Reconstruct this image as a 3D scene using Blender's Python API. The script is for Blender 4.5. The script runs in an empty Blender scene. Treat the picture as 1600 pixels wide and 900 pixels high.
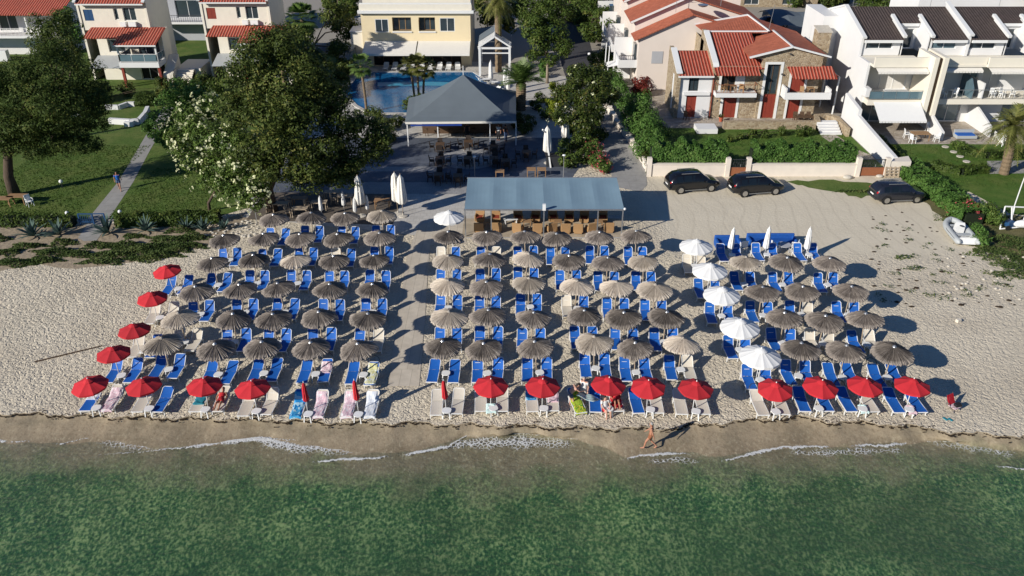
import bpy, math, random
import numpy as np
from mathutils import Vector, Matrix
random.seed(7); RNG = np.random.default_rng(11)
R = math.radians
SC = bpy.context.scene
COL = SC.collection
# ---------------------------------------------------------------- camera maths (used to place things on the ground)
CF = 1290.0; CT = R(29.84); CH = 28.5
_s, _c = math.sin(CT), math.cos(CT)
def G(x, y, z=0.0):
    u = (x - 800) / CF; v = (y - 450) / CF
    d = (u, _c - v * _s, -_s - v * _c); t = (z - CH) / d[2]
    return (d[0] * t, d[1] * t)
def G3(x, y, z=0.0):
    a = G(x, y, z); return (a[0], a[1], z)
# ---------------------------------------------------------------- objects
ORG = {}
def tag(o, label=None, cat=None, group=None, kind=None):
    if label: o['label'] = label
    if cat: o['category'] = cat
    if group: o['group'] = group
    if kind: o['kind'] = kind
    return o
def thing(name, label, cat, loc, rz=0.0, group=None):
    o = bpy.data.objects.new(name, None); COL.objects.link(o)
    o.empty_display_size = 0.3
    o.location = loc; o.rotation_euler = (0, 0, rz)
    ORG[o.name] = Vector(loc)
    return tag(o, label, cat, group)
def lthing(*a, **k):      # a thing whose parts are modelled round its own origin
    o = thing(*a, **k); ORG[o.name] = Vector((0,0,0)); return o
def copy_thing(o, loc, rz=None, label=None, group=None, scale=None, parent=None):
    c = o.copy(); COL.objects.link(c)
    if parent is not None: c.parent = parent
    else:
        c.location = loc
        if rz is not None: c.rotation_euler = (0, 0, rz)
        if scale: c.scale = scale if hasattr(scale, '__len__') else (scale,) * 3
        if label: c['label'] = label
        if group: c['group'] = group
    for ch in list(o.children): copy_thing(ch, None, parent=c)
    return c
class MB:
    def __init__(s, T=None): s.v = []; s.f = []; s.T = T; s.sm = False
    def add(s, vs, fs):
        n = len(s.v)
        if s.T is not None: vs = [tuple(s.T @ Vector(p)) for p in vs]
        s.v += [tuple(p) for p in vs]; s.f += [tuple(i + n for i in f) for f in fs]
        return s
    def box(s, x0, x1, y0, y1, z0, z1):
        return s.add([(x0,y0,z0),(x1,y0,z0),(x1,y1,z0),(x0,y1,z0),(x0,y0,z1),(x1,y0,z1),(x1,y1,z1),(x0,y1,z1)],
                     [(0,3,2,1),(4,5,6,7),(0,1,5,4),(1,2,6,5),(2,3,7,6),(3,0,4,7)])
    def obox(s, c, size, rot=(0,0,0)):
        m = Matrix.Translation(c) @ (Matrix.Rotation(rot[2],4,'Z') @ Matrix.Rotation(rot[1],4,'Y') @ Matrix.Rotation(rot[0],4,'X'))
        a,b,d = [q/2 for q in size]
        vs = [tuple(m @ Vector(p)) for p in [(-a,-b,-d),(a,-b,-d),(a,b,-d),(-a,b,-d),(-a,-b,d),(a,-b,d),(a,b,d),(-a,b,d)]]
        return s.add(vs, [(0,3,2,1),(4,5,6,7),(0,1,5,4),(1,2,6,5),(2,3,7,6),(3,0,4,7)])
    def bar(s, p0, p1, w, h):
        p0, p1 = Vector(p0), Vector(p1); d = (p1-p0).normalized()
        up = Vector((0,0,1)) if abs(d.z) < .95 else Vector((0,1,0))
        a = d.cross(up).normalized() * (w/2); b = a.cross(d).normalized() * (h/2)
        vs = [p0-a-b,p0+a-b,p0+a+b,p0-a+b,p1-a-b,p1+a-b,p1+a+b,p1-a+b]
        return s.add(vs, [(0,1,2,3),(4,7,6,5),(0,4,5,1),(1,5,6,2),(2,6,7,3),(3,7,4,0)])
    def path(s, pts, rad, n=8, caps=True):
        pts = [Vector(p) for p in pts]
        if not hasattr(rad, '__len__'): rad = [rad]*len(pts)
        vs = []; prev = None
        for i, p in enumerate(pts):
            d = (pts[min(i+1,len(pts)-1)] - pts[max(i-1,0)]).normalized()
            if prev is None:
                up = Vector((0,0,1)) if abs(d.z) < .9 else Vector((0,1,0))
                a = d.cross(up).normalized()
            else:
                a = (prev - d*prev.dot(d)).normalized()
            prev = a; b = a.cross(d)
            for k in range(n):
                t = 2*math.pi*k/n; vs.append(p + (a*math.cos(t) + b*math.sin(t))*rad[i])
        fs = []
        for i in range(len(pts)-1):
            for k in range(n):
                k2 = (k+1)%n; fs.append((i*n+k2, i*n+k, (i+1)*n+k, (i+1)*n+k2))
        if caps:
            fs.append(tuple(range(n))); fs.append(tuple((len(pts)-1)*n + k for k in reversed(range(n))))
        return s.add(vs, fs)
    def tube(s, p0, p1, r0, r1=None, n=8): return s.path([p0,p1], [r0, r0 if r1 is None else r1], n)
    def lathe(s, prof, n=16, c=(0,0,0), sx=1, sy=1):
        vs = [(c[0]+sx*r*math.cos(2*math.pi*k/n), c[1]+sy*r*math.sin(2*math.pi*k/n), c[2]+z) for r,z in prof for k in range(n)]
        fs = []
        for i in range(len(prof)-1):
            for k in range(n):
                k2=(k+1)%n; fs.append((i*n+k,i*n+k2,(i+1)*n+k2,(i+1)*n+k))
        if prof[0][0] > 1e-4: fs.append(tuple(reversed(range(n))))
        if prof[-1][0] > 1e-4: fs.append(tuple((len(prof)-1)*n+k for k in range(n)))
        return s.add(vs, fs)
    def sph(s, c, r, n=12, m=8, rot=None):
        rr = r if hasattr(r,'__len__') else (r,r,r)
        vs=[]; fs=[]
        for i in range(m+1):
            t=math.pi*i/m
            for k in range(n):
                p=2*math.pi*k/n
                q=Vector((rr[0]*math.sin(t)*math.cos(p), rr[1]*math.sin(t)*math.sin(p), -rr[2]*math.cos(t)))
                if rot is not None: q = rot @ q
                vs.append((c[0]+q.x,c[1]+q.y,c[2]+q.z))
        for i in range(m):
            for k in range(n):
                k2=(k+1)%n; fs.append((i*n+k,i*n+k2,(i+1)*n+k2,(i+1)*n+k))
        return s.add(vs,fs)
    def prism(s, poly, z0, z1):
        n=len(poly)
        a=sum(poly[i][0]*poly[(i+1)%n][1]-poly[(i+1)%n][0]*poly[i][1] for i in range(n))
        if a<0: poly=poly[::-1]
        vs=[(p[0],p[1],z0) for p in poly]+[(p[0],p[1],z1) for p in poly]
        fs=[tuple(reversed(range(n))),tuple(range(n,2*n))]+[(i,(i+1)%n,n+(i+1)%n,n+i) for i in range(n)]
        return s.add(vs,fs)
    def prism_y(s, poly, y0, y1):      # polygon in x,z extruded along y
        n=len(poly)
        a=sum(poly[i][0]*poly[(i+1)%n][1]-poly[(i+1)%n][0]*poly[i][1] for i in range(n))
        if a<0: poly=poly[::-1]
        vs=[(p[0],y0,p[1]) for p in poly]+[(p[0],y1,p[1]) for p in poly]
        fs=[tuple(range(n)),tuple(reversed(range(n,2*n)))]+[((i+1)%n,i,n+i,n+(i+1)%n) for i in range(n)]
        return s.add(vs,fs)
    def prism_x(s, poly, x0, x1):      # polygon in y,z extruded along x
        n=len(poly)
        a=sum(poly[i][0]*poly[(i+1)%n][1]-poly[(i+1)%n][0]*poly[i][1] for i in range(n))
        if a<0: poly=poly[::-1]
        vs=[(x0,p[0],p[1]) for p in poly]+[(x1,p[0],p[1]) for p in poly]
        fs=[tuple(reversed(range(n))),tuple(range(n,2*n))]+[(i,(i+1)%n,n+(i+1)%n,n+i) for i in range(n)]
        return s.add(vs,fs)
    def poly(s, pts): return s.add(pts,[tuple(range(len(pts)))])
    def slab(s, pts, th):              # thick panel, pts counter-clockwise seen from above; thickness goes down the normal
        P=[Vector(p) for p in pts]; n=(P[1]-P[0]).cross(P[2]-P[0]).normalized()
        k=len(P); vs=P+[p-n*th for p in P]
        fs=[tuple(range(k)),tuple(reversed(range(k,2*k)))]+[((i+1)%k,i,k+i,k+(i+1)%k) for i in range(k)]
        return s.add(vs,fs)
    def wall(s, p0, p1, z0, z1, holes=(), th=.22):
        p0=Vector((p0[0],p0[1],0)); p1=Vector((p1[0],p1[1],0)); L=(p1-p0).length; d=(p1-p0)/L; nin=Vector((-d.y,d.x,0))
        us=sorted({0,L}|{h[0] for h in holes}|{h[1] for h in holes}); ws=sorted({z0,z1}|{h[2] for h in holes}|{h[3] for h in holes})
        pt=lambda u,w,k=0: tuple(p0+d*u+nin*k+Vector((0,0,w)))
        for i in range(len(us)-1):
            for j in range(len(ws)-1):
                cu=(us[i]+us[i+1])/2; cw=(ws[j]+ws[j+1])/2
                if any(h[0]<cu<h[1] and h[2]<cw<h[3] for h in holes): continue
                s.poly([pt(us[i],ws[j]),pt(us[i+1],ws[j]),pt(us[i+1],ws[j+1]),pt(us[i],ws[j+1])])
        for a,b,c,e in holes:
            s.poly([pt(a,c),pt(a,c,th),pt(b,c,th),pt(b,c)][::-1] if False else [pt(a,c),pt(b,c),pt(b,c,th),pt(a,c,th)])
            s.poly([pt(a,e),pt(a,e,th),pt(b,e,th),pt(b,e)])
            s.poly([pt(a,c),pt(a,c,th),pt(a,e,th),pt(a,e)])
            s.poly([pt(b,c),pt(b,e),pt(b,e,th),pt(b,c,th)])
        return s
    def build(s, name, mat, parent=None, loc=None, local=False, smooth=None, bevel=0):
        V=np.array(s.v,dtype=np.float64).reshape(-1,3)
        off=Vector((0,0,0))
        if parent is not None and not local: off=ORG[parent.name]
        elif loc is not None and not local: off=Vector(loc)
        V=V-np.array(off)
        me=bpy.data.meshes.new(name); me.from_pydata(V.tolist(),[],s.f); me.update()
        uvl=me.uv_layers.new(name='UVMap')
        nl=len(me.loops); vi=np.empty(nl,dtype=np.int32); me.loops.foreach_get('vertex_index',vi)
        nf=len(me.polygons); nr=np.empty(nf*3); me.polygons.foreach_get('normal',nr); nr=nr.reshape(-1,3)
        tot=np.empty(nf,dtype=np.int32); me.polygons.foreach_get('loop_total',tot)
        N=np.repeat(nr,tot,axis=0)
        U=np.stack([-N[:,1],N[:,0],np.zeros(nl)],1); l=np.linalg.norm(U,axis=1); flat=l<.05
        U[flat]=(1,0,0); U/=np.linalg.norm(U,axis=1)[:,None]
        W=np.cross(N,U); W[flat]=(0,1,0)
        PV=V[vi]+np.array(off)
        uvl.data.foreach_set('uv',np.stack([(PV*U).sum(1),(PV*W).sum(1)],1).astype(np.float32).ravel())
        if smooth: me.polygons.foreach_set('use_smooth',np.ones(nf,dtype=bool))
        if isinstance(mat,str): mat=MAT[mat]
        me.materials.append(mat)
        o=bpy.data.objects.new(name,me); COL.objects.link(o)
        if parent is not None:
            o.parent=parent; ORG[o.name]=off if not local else Vector((0,0,0))
        elif loc is not None: o.location=loc; ORG[o.name]=Vector(loc)
        else: ORG[o.name]=Vector((0,0,0))
        if bevel:
            b=o.modifiers.new('bevel','BEVEL'); b.width=bevel; b.segments=2; b.limit_method='ANGLE'
        return o
# ---------------------------------------------------------------- materials
MAT={}
class NT:
    def __init__(s,name):
        s.m=bpy.data.materials.new(name); s.m.use_nodes=True; s.t=s.m.node_tree; s.t.nodes.clear()
        s.out=s.n('ShaderNodeOutputMaterial'); MAT[name]=s.m
    def n(s,ty,**k):
        x=s.t.nodes.new(ty)
        for a,b in k.items():
            if a.startswith('_'): x.inputs[a[1:].replace('_',' ')].default_value=b
            else: setattr(x,a,b)
        return x
    def l(s,a,b): s.t.links.new(a,b)
    def set(s,node,inp,val):
        if hasattr(val,'is_linked') or hasattr(val,'links'): s.l(val,node.inputs[inp])
        else:
            if hasattr(val,'__len__') and len(val)==3 and len(getattr(node.inputs[inp],'default_value',(1,)) if hasattr(node.inputs[inp].default_value,'__len__') else (1,))==4: val=tuple(val)+(1,)
            node.inputs[inp].default_value=val
    def coord(s,kind='Object',scale=(1,1,1),rot=(0,0,0)):
        if kind=='World': o=s.n('ShaderNodeNewGeometry').outputs['Position']
        else: o=s.n('ShaderNodeTexCoord').outputs[kind]
        if scale!=(1,1,1) or rot!=(0,0,0):
            mp=s.n('ShaderNodeMapping'); s.l(o,mp.inputs[0]); mp.inputs['Scale'].default_value=scale; mp.inputs['Rotation'].default_value=rot; o=mp.outputs[0]
        return o
    def noise(s,v,scale,detail=4,rough=.55,dist=0):
        x=s.n('ShaderNodeTexNoise'); s.l(v,x.inputs['Vector']); x.inputs['Scale'].default_value=scale; x.inputs['Detail'].default_value=detail; x.inputs['Roughness'].default_value=rough; x.inputs['Distortion'].default_value=dist
        return x.outputs['Fac']
    def vor(s,v,scale,feature='F1',out='Distance',rand=1):
        x=s.n('ShaderNodeTexVoronoi'); x.feature=feature; s.l(v,x.inputs['Vector']); x.inputs['Scale'].default_value=scale; x.inputs['Randomness'].default_value=rand
        return x.outputs[out]
    def ramp(s,f,stops,interp='LINEAR'):
        x=s.n('ShaderNodeValToRGB'); s.l(f,x.inputs[0]); e=x.color_ramp; e.interpolation=interp
        while len(e.elements)<len(stops): e.elements.new(0.5)
        for el,(p,c) in zip(e.elements,stops):
            el.position=p; el.color=tuple(c)+(1,) if hasattr(c,'__len__') else (c,c,c,1)
        return x.outputs[0]
    def mix(s,f,a,b,mode='MIX'):
        x=s.n('ShaderNodeMix'); x.data_type='RGBA'; x.blend_type=mode
        s.set(x,0,f); s.set(x,6,a); s.set(x,7,b)
        return x.outputs[2]
    def math(s,op,a,b=None,c=None,clamp=False):
        x=s.n('ShaderNodeMath'); x.operation=op; x.use_clamp=clamp; s.set(x,0,a)
        if b is not None: s.set(x,1,b)
        if c is not None: s.set(x,2,c)
        return x.outputs[0]
    def xyz(s,v):
        x=s.n('ShaderNodeSeparateXYZ'); s.l(v,x.inputs[0]); return x.outputs
    def bump(s,h,strength=.5,dist=.05,normal=None):
        x=s.n('ShaderNodeBump'); s.set(x,'Height',h); x.inputs['Strength'].default_value=strength; x.inputs['Distance'].default_value=dist
        if normal is not None: s.l(normal,x.inputs['Normal'])
        return x.outputs[0]
    def bsdf(s,col,rough=.6,normal=None,metallic=0,spec=.35,final=True,**k):
        x=s.n('ShaderNodeBsdfPrincipled'); s.set(x,'Base Color',col); s.set(x,'Roughness',rough); x.inputs['Metallic'].default_value=metallic
        x.inputs['Specular IOR Level'].default_value=spec
        if normal is not None: s.l(normal,x.inputs['Normal'])
        for a,b in k.items(): s.set(x,a.replace('_',' '),b)
        if final: s.l(x.outputs[0],s.out.inputs[0])
        return x.outputs[0]
def plain(name,col,rough=.6,var=.25,scale=6,bump=0,bdist=.02,spec=.35,metallic=0,rand=0,coord='Object',stretch=(1,1,1),**k):
    t=NT(name); v=t.coord(coord,stretch)
    f=t.noise(v,scale,5)
    c=t.mix(f,tuple(q*(1-var) for q in col),tuple(min(1,q*(1+var)) for q in col))
    if rand:
        oi=t.n('ShaderNodeObjectInfo'); c=t.mix(1.0,c,t.ramp(oi.outputs['Random'],[(0,1-rand),(1,1.0)]),'MULTIPLY')
    nm=t.bump(f,bump,bdist) if bump else None
    t.bsdf(c,rough,nm,metallic,spec,**k); return t
def leaf(name,ca,cb,trans=.25,rough=.5,cc=None):
    t=NT(name); a=t.n('ShaderNodeAttribute'); a.attribute_name='tint'
    f=a.outputs['Fac']; v=t.coord('World'); nz=t.noise(v,.55,2)
    st=[(0,ca),(.75,cb)]
    if cc: st=[(0,ca),(.6,cb),(.95,cc)]
    f2=t.math('ADD',t.math('MULTIPLY',f,.6),t.math('MULTIPLY',t.math('SUBTRACT',nz,.3),.75),clamp=True)
    c=t.ramp(f2,st)
    p=t.bsdf(c,rough,None,0,.14,final=False)
    tr=t.n('ShaderNodeBsdfTranslucent'); t.l(c,tr.inputs[0])
    mx=t.n('ShaderNodeMixShader'); mx.inputs[0].default_value=trans; t.l(p,mx.inputs[1]); t.l(tr.outputs[0],mx.inputs[2]); t.l(mx.outputs[0],t.out.inputs[0])
# --- surfaces
def mk_sand():
    t=NT('sand'); v=t.coord('World'); x,y,z=t.xyz(v)
    big=t.noise(v,.25,4); fine=t.noise(v,9,4,.7)
    # rough trampled beach vs the smoother, harder parking lot
    edge=t.math('ADD',y,t.math('MULTIPLY',t.math('SUBTRACT',big,.5),5))
    lot=t.math('MULTIPLY',t.math('MULTIPLY_ADD',edge,.4,-21.2,clamp=True),t.math('MULTIPLY_ADD',x,.4,-4.2,clamp=True),clamp=True)
    foot=t.vor(v,3.6,'SMOOTH_F1'); foot2=t.noise(v,6.8,3,.6,.6); foot3=t.noise(v,1.7,2)
    pits=t.ramp(t.noise(v,4.2,2,.5,.8),[(.38,0),(.52,1)])
    h=t.math('ADD',t.math('MULTIPLY',pits,.6),t.math('ADD',t.math('MULTIPLY',foot2,.9),t.math('MULTIPLY',foot,.5)))
    h=t.math('ADD',h,t.math('MULTIPLY',foot3,.5))
    calm=t.math('MULTIPLY',t.math('MULTIPLY_ADD',x,.12,-2.3,clamp=True),.4); rough_amt=t.math('SUBTRACT',t.math('SUBTRACT',1,t.math('MULTIPLY',lot,.86)),t.math('MULTIPLY',calm,t.math('SUBTRACT',1,lot)))
    h=t.math('MULTIPLY',h,rough_amt)
    h=t.math('ADD',h,t.math('MULTIPLY',fine,.08))
    c=t.mix(fine,(.55,.48,.362),(.76,.675,.53))
    c=t.mix(t.math('MULTIPLY',t.ramp(big,[(.4,0),(.7,1)]),.5),c,(.45,.385,.29))
    c=t.mix(t.math('MULTIPLY',lot,.8),c,t.mix(t.noise(v,.6,5,.6),(.575,.51,.39),(.72,.65,.51)))
    wv=t.n('ShaderNodeTexWave'); t.l(v,wv.inputs[0]); wv.inputs['Scale'].default_value=.22; wv.inputs['Distortion'].default_value=14; wv.inputs['Detail'].default_value=2; wv.inputs['Detail Scale'].default_value=.35
    trk=t.math('MULTIPLY',t.ramp(wv.outputs['Fac'],[(.0,1),(.09,0)]),lot); c=t.mix(t.math('MULTIPLY',trk,.16),c,(.30,.255,.19))
    peb=t.ramp(t.vor(v,5,'F1'),[(.05,1),(.12,0)]); pn=t.ramp(t.noise(v,.9,3),[(.6,0),(.7,1)])
    c=t.mix(t.math('MULTIPLY',t.math('MULTIPLY',peb,pn),.6),c,(.16,.13,.09))
    t.bsdf(c,.9,t.bump(h,1,.075),0,.15)
    t=NT('wet_sand'); v=t.coord('World'); x,y,z=t.xyz(v)
    n1=t.noise(v,.5,5,.6); n2=t.noise(v,12,3,.7)
    c=t.mix(n2,(.23,.18,.115),(.39,.32,.22))
    c=t.mix(t.math('MULTIPLY',t.ramp(n1,[(.45,0),(.6,1)]),.55),c,(.19,.16,.105))
    wet=t.math('ADD',t.math('MULTIPLY_ADD',z,-6,-1.5),t.math('MULTIPLY',t.math('SUBTRACT',n1,.5),1.6),clamp=True)
    c=t.mix(t.math('MULTIPLY',wet,.45),c,(.19,.15,.095))
    peb=t.noise(t.coord('World',(1,.7,1)),5.5,5,.7); c=t.mix(t.math('MULTIPLY',t.ramp(peb,[(.36,1),(.46,0)]),.45),c,(.14,.105,.06)); c=t.mix(t.math('MULTIPLY',t.ramp(peb,[(.54,0),(.66,1)]),t.math('MULTIPLY_ADD',wet,.5,.25)),c,(.46,.40,.28))
    # algae and weed covering the sea bed away from the shore
    yy=t.math('ADD',y,t.math('MULTIPLY',t.math('SUBTRACT',t.noise(v,.55,5,.6),.5),4.5))
    yy=t.math('MULTIPLY_ADD',t.math('ABSOLUTE',x),-.05,yy); deep=t.math('MULTIPLY_ADD',yy,-.42,13.6,clamp=True)
    vs=t.coord('World',(1,.75,1)); w1=t.noise(vs,7.5,6,.76,.25); w2=t.vor(vs,7.5,'SMOOTH_F1'); w3=t.noise(v,.16,4); w4=t.noise(v,.55,4)
    f=t.math('ADD',t.math('MULTIPLY',w1,.75),t.math('ADD',t.math('MULTIPLY',w2,.25),t.math('MULTIPLY',w4,.2)))
    alg=t.ramp(f,[(.40,(.004,.034,.015)),(.50,(.020,.082,.034)),(.58,(.060,.150,.050)),(.69,(.33,.42,.18))])
    alg=t.mix(t.math('MULTIPLY',t.ramp(w3,[(.42,0),(.62,1)]),.6),alg,(.05,.085,.035))
    c=t.mix(t.math('MULTIPLY',deep,.95),c,alg)
    t.bsdf(c,t.math('SUBTRACT',.8,t.math('MULTIPLY',wet,.42)),t.bump(t.math('ADD',n2,t.math('MULTIPLY',t.noise(v,4,3),1.5)),.7,.02),0,.3)
mk_sand()
def mk_water():
    t=NT('sea_water'); v=t.coord('World'); x,y,z=t.xyz(v)
    vs=t.coord('World',(.9,1.25,1)); r1=t.noise(vs,4.4,4,.65,.3); r2=t.noise(vs,1.5,3,.5,.3); r3=t.noise(vs,10,2)
    h=t.math('ADD',t.math('ADD',r1,t.math('MULTIPLY',r2,1.3)),t.math('MULTIPLY',r3,.25))
    nm=t.bump(h,1,.10)
    g=t.n('ShaderNodeBsdfGlossy'); g.inputs['Roughness'].default_value=.06; t.l(nm,g.inputs['Normal'])
    d=t.n('ShaderNodeBsdfDiffuse'); t.l(t.bump(h,1,.16),d.inputs['Normal'])
    t.l(t.mix(t.noise(v,.22,3),(.010,.085,.040),(.035,.155,.075)),d.inputs[0])
    tr=t.n('ShaderNodeBsdfTransparent'); tr.inputs[0].default_value=(.94,.99,.965,1)
    yy=t.math('ADD',y,t.math('MULTIPLY',t.math('SUBTRACT',r2,.5),2))
    deep=t.math('MULTIPLY_ADD',yy,-.14,4.62,clamp=True)
    m1=t.n('ShaderNodeMixShader'); t.l(t.math('MULTIPLY',deep,.16),m1.inputs[0]); t.l(tr.outputs[0],m1.inputs[1]); t.l(d.outputs[0],m1.inputs[2])
    fr=t.n('ShaderNodeFresnel'); bf=t.n('ShaderNodeNewGeometry').outputs['Backfacing']; t.l(t.math('MULTIPLY_ADD',bf,1/1.33-1.33,1.33),fr.inputs[0]); t.l(nm,fr.inputs['Normal'])
    m2=t.n('ShaderNodeMixShader'); t.l(fr.outputs[0],m2.inputs[0]); t.l(m1.outputs[0],m2.inputs[1]); t.l(g.outputs[0],m2.inputs[2])
    t.l(m2.outputs[0],t.out.inputs[0])
    t=NT('foam'); v=t.coord('World'); a=t.n('ShaderNodeAttribute'); a.attribute_name='dens'
    n1=t.noise(v,5.5,5,.65,.6)
    wq=t.n('ShaderNodeMix'); wq.data_type='RGBA'; wq.inputs[0].default_value=.12; t.l(v,wq.inputs[6]); nn=t.n('ShaderNodeTexNoise'); nn.inputs['Scale'].default_value=2.5; t.l(v,nn.inputs['Vector']); t.l(nn.outputs['Color'],wq.inputs[7])
    n2=t.vor(wq.outputs[2],5.5,'DISTANCE_TO_EDGE'); n4=t.vor(wq.outputs[2],13,'DISTANCE_TO_EDGE')
    lace=t.math('ADD',t.math('MULTIPLY',t.ramp(n2,[(.0,1),(.14,0)]),.55),t.math('MULTIPLY',t.ramp(n4,[(.0,1),(.2,0)]),.25))
    f=t.math('ADD',t.math('ADD',lace,t.math('MULTIPLY',n1,.55)),t.math('MULTIPLY_ADD',a.outputs['Fac'],.95,-1.12))
    f=t.ramp(f,[(.02,0),(.30,1)])
    p=t.bsdf((.72,.73,.71),.6,t.bump(n1,.7,.05),0,.3,final=False)
    tr=t.n('ShaderNodeBsdfTransparent'); mx=t.n('ShaderNodeMixShader'); t.l(t.math('MULTIPLY',f,.92),mx.inputs[0]); t.l(tr.outputs[0],mx.inputs[1]); t.l(p,mx.inputs[2]); t.l(mx.outputs[0],t.out.inputs[0])
mk_water()
def mk_grass(name,a,b,c):
    t=NT(name); v=t.coord('World'); n1=t.noise(v,.5,4); n2=t.noise(v,14,4,.75); n3=t.noise(v,2.5,3)
    k=t.mix(n2,a,b); k=t.mix(t.math('MULTIPLY',t.ramp(n1,[(.42,0),(.68,1)]),.6),k,c)
    k=t.mix(t.math('MULTIPLY',t.ramp(n3,[(.45,0),(.75,1)]),.35),k,tuple(q*.6 for q in a))
    t.bsdf(k,.85,t.bump(t.math('ADD',n2,t.math('MULTIPLY',n3,.5)),.9,.07),0,.15)
mk_grass('lawn',(.052,.10,.018),(.125,.19,.042),(.18,.20,.06))
mk_grass('lawn_bright',(.042,.10,.014),(.10,.18,.03),(.16,.19,.05))
mk_grass('dry_grass',(.10,.10,.04),(.24,.20,.10),(.07,.10,.03))
def mk_tiles():
    for name,c1,c2,gap,per in (('roof_tile',(.40,.052,.030),(.56,.11,.062),(.50,.30,.22),.33),('roof_tile_dark',(.060,.043,.038),(.095,.072,.062),(.03,.022,.02),.3),('roof_tile_far',(.36,.10,.055),(.46,.15,.085),(.25,.08,.05),.3)):
        t=NT(name); v=t.coord('UV'); x,y,z=t.xyz(v)
        w=t.math('SINE',t.math('MULTIPLY',x,2*math.pi/per)); row=t.math('FRACT',t.math('MULTIPLY',y,1/.38))
        n=t.noise(v,3,4,.6); cell=t.vor(t.coord('UV',(1/per,1/.38,1)),1,'F1','Color',.2)
        c=t.mix(n,c1,c2); c=t.mix(.35,c,t.mix(1,c,t.ramp(t.xyz(cell)[0],[(0,.5),(1,1.3)]),'MULTIPLY'))
        if name=='roof_tile': c=t.mix(t.math('MULTIPLY',t.ramp(w,[(.72,0),(.93,1)]),.8),c,gap); c=t.mix(t.math('MULTIPLY',t.ramp(w,[(0,1),(.12,0)]),.6),c,(.10,.015,.01))
        elif name=='roof_tile_dark': c=t.mix(t.math('MULTIPLY',t.ramp(row,[(0,1),(.12,0)]),.5),c,gap); c=t.mix(t.math('MULTIPLY',t.ramp(w,[(.6,0),(.95,1)]),.4),c,(.15,.12,.11))
        else: c=t.mix(t.math('MULTIPLY',t.ramp(w,[(0,1),(.15,0)]),.25),c,gap)
        h=t.math('ADD',t.math('MULTIPLY',w,.5),t.math('MULTIPLY',row,-.25))
        t.bsdf(c,.8,t.bump(h,.9,.06 if name!='roof_tile_far' else .02),0,.2)
mk_tiles()
def mk_stone(name,a,b,c,sc):
    t=NT(name); v=t.coord('UV',(sc,sc*1.6,1)); col=t.vor(v,1,'F1','Color'); d=t.vor(v,1,'DISTANCE_TO_EDGE'); r=t.xyz(col)
    n=t.noise(t.coord('UV'),9,4)
    k=t.ramp(r[0],[(0,a),(.5,b),(1,c)]); k=t.mix(t.math('MULTIPLY',n,.35),k,(.18,.13,.08)); m=t.ramp(d,[(.02,1),(.07,0)])
    k=t.mix(t.math('MULTIPLY',m,.7),k,(.42,.36,.27))
    t.bsdf(k,.85,t.bump(t.math('ADD',t.ramp(d,[(0,0),(.12,1)]),t.math('MULTIPLY',n,.4)),.7,.04),0,.2)
mk_stone('rubble_stone',(.27,.20,.125),(.38,.295,.19),(.47,.39,.27),3.2)
mk_stone('crazy_paving',(.34,.29,.24),(.42,.37,.31),(.5,.45,.39),1.6)
def mk_pave(name,a,b,gap,sx,sy,rough=.7):
    t=NT(name); v=t.coord('World'); br=t.n('ShaderNodeTexBrick'); t.l(v,br.inputs['Vector']); br.offset=.5
    br.inputs['Scale'].default_value=1; br.inputs['Brick Width'].default_value=sx; br.inputs['Row Height'].default_value=sy; br.inputs['Mortar Size'].default_value=.012
    br.inputs['Color1'].default_value=a+(1,); br.inputs['Color2'].default_value=b+(1,); br.inputs['Mortar'].default_value=gap+(1,)
    n=t.noise(v,1.3,5,.65); c=t.mix(t.math('MULTIPLY',t.ramp(n,[(.4,0),(.7,1)]),.45),br.outputs[0],tuple(q*.6 for q in a))
    t.bsdf(c,rough,t.bump(t.math('ADD',br.outputs['Fac'],t.math('MULTIPLY',n,-.4)),-.4,.01),0,.3)
mk_pave('terrace_tile',(.095,.11,.14),(.125,.14,.17),(.09,.09,.10),.6,.6,.6)
mk_pave('pale_paving',(.50,.475,.43),(.56,.535,.49),(.36,.33,.29),.5,.5)
mk_pave('mid_paving',(.30,.30,.30),(.345,.34,.335),(.22,.21,.2),.4,.4)
mk_pave('deck_plank',(.43,.36,.265),(.50,.425,.32),(.24,.19,.13),40,.16,.8)
mk_pave('walk_plank',(.55,.485,.39),(.62,.55,.45),(.36,.31,.24),.62,40,.85)
mk_pave('grey_concrete',(.31,.30,.28),(.34,.33,.31),(.24,.23,.21),1.6,1.6,.85)
plain('deck_painted_shade',(.12,.10,.08),.85,.3,2,.3,.02,coord='World')  # darkened base colour stands for the deep shade under the large tree
plain('asphalt',(.05,.05,.055),.85,.3,4,.3,.02,coord='World')
plain('gravel',(.30,.275,.235),.9,.35,6,.6,.04,coord='World')
plain('soil',(.33,.265,.185),.95,.4,3,.8,.08,coord='World')
plain('white_wall',(.69,.685,.67),.75,.07,.7,.1,.01)
plain('cream_wall',(.74,.69,.58),.8,.10,1.5,.12,.01)
plain('pink_wall',(.68,.60,.53),.8,.09,.5,.1,.01)
plain('yellow_wall',(.74,.62,.40),.8,.06,1.2,.1,.01)
plain('pale_wall',(.74,.69,.58),.8,.05,1.2,.1,.01)
plain('garden_wall',(.72,.65,.56),.85,.10,1.6,.3,.02)
plain('grey_wall',(.38,.39,.41),.8,.1,1.2)
plain('white_paint',(.72,.72,.70),.45,.05,4)
plain('white_plastic',(.80,.80,.78),.4,.04,4)
plain('beige_fabric',(.66,.60,.50),.8,.10,7,rand=.12)
plain('blue_fabric',(.013,.125,.50),.6,.16,6,rand=.2)
plain('sofa_fabric',(.012,.085,.34),.7,.25,4)
plain('navy_fabric',(.012,.05,.27),.75,.2,5)
plain('red_fabric',(.58,.026,.036),.8,.14,3,.25,.02,rand=.28)
plain('white_fabric',(.74,.735,.71),.8,.05,4)
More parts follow.
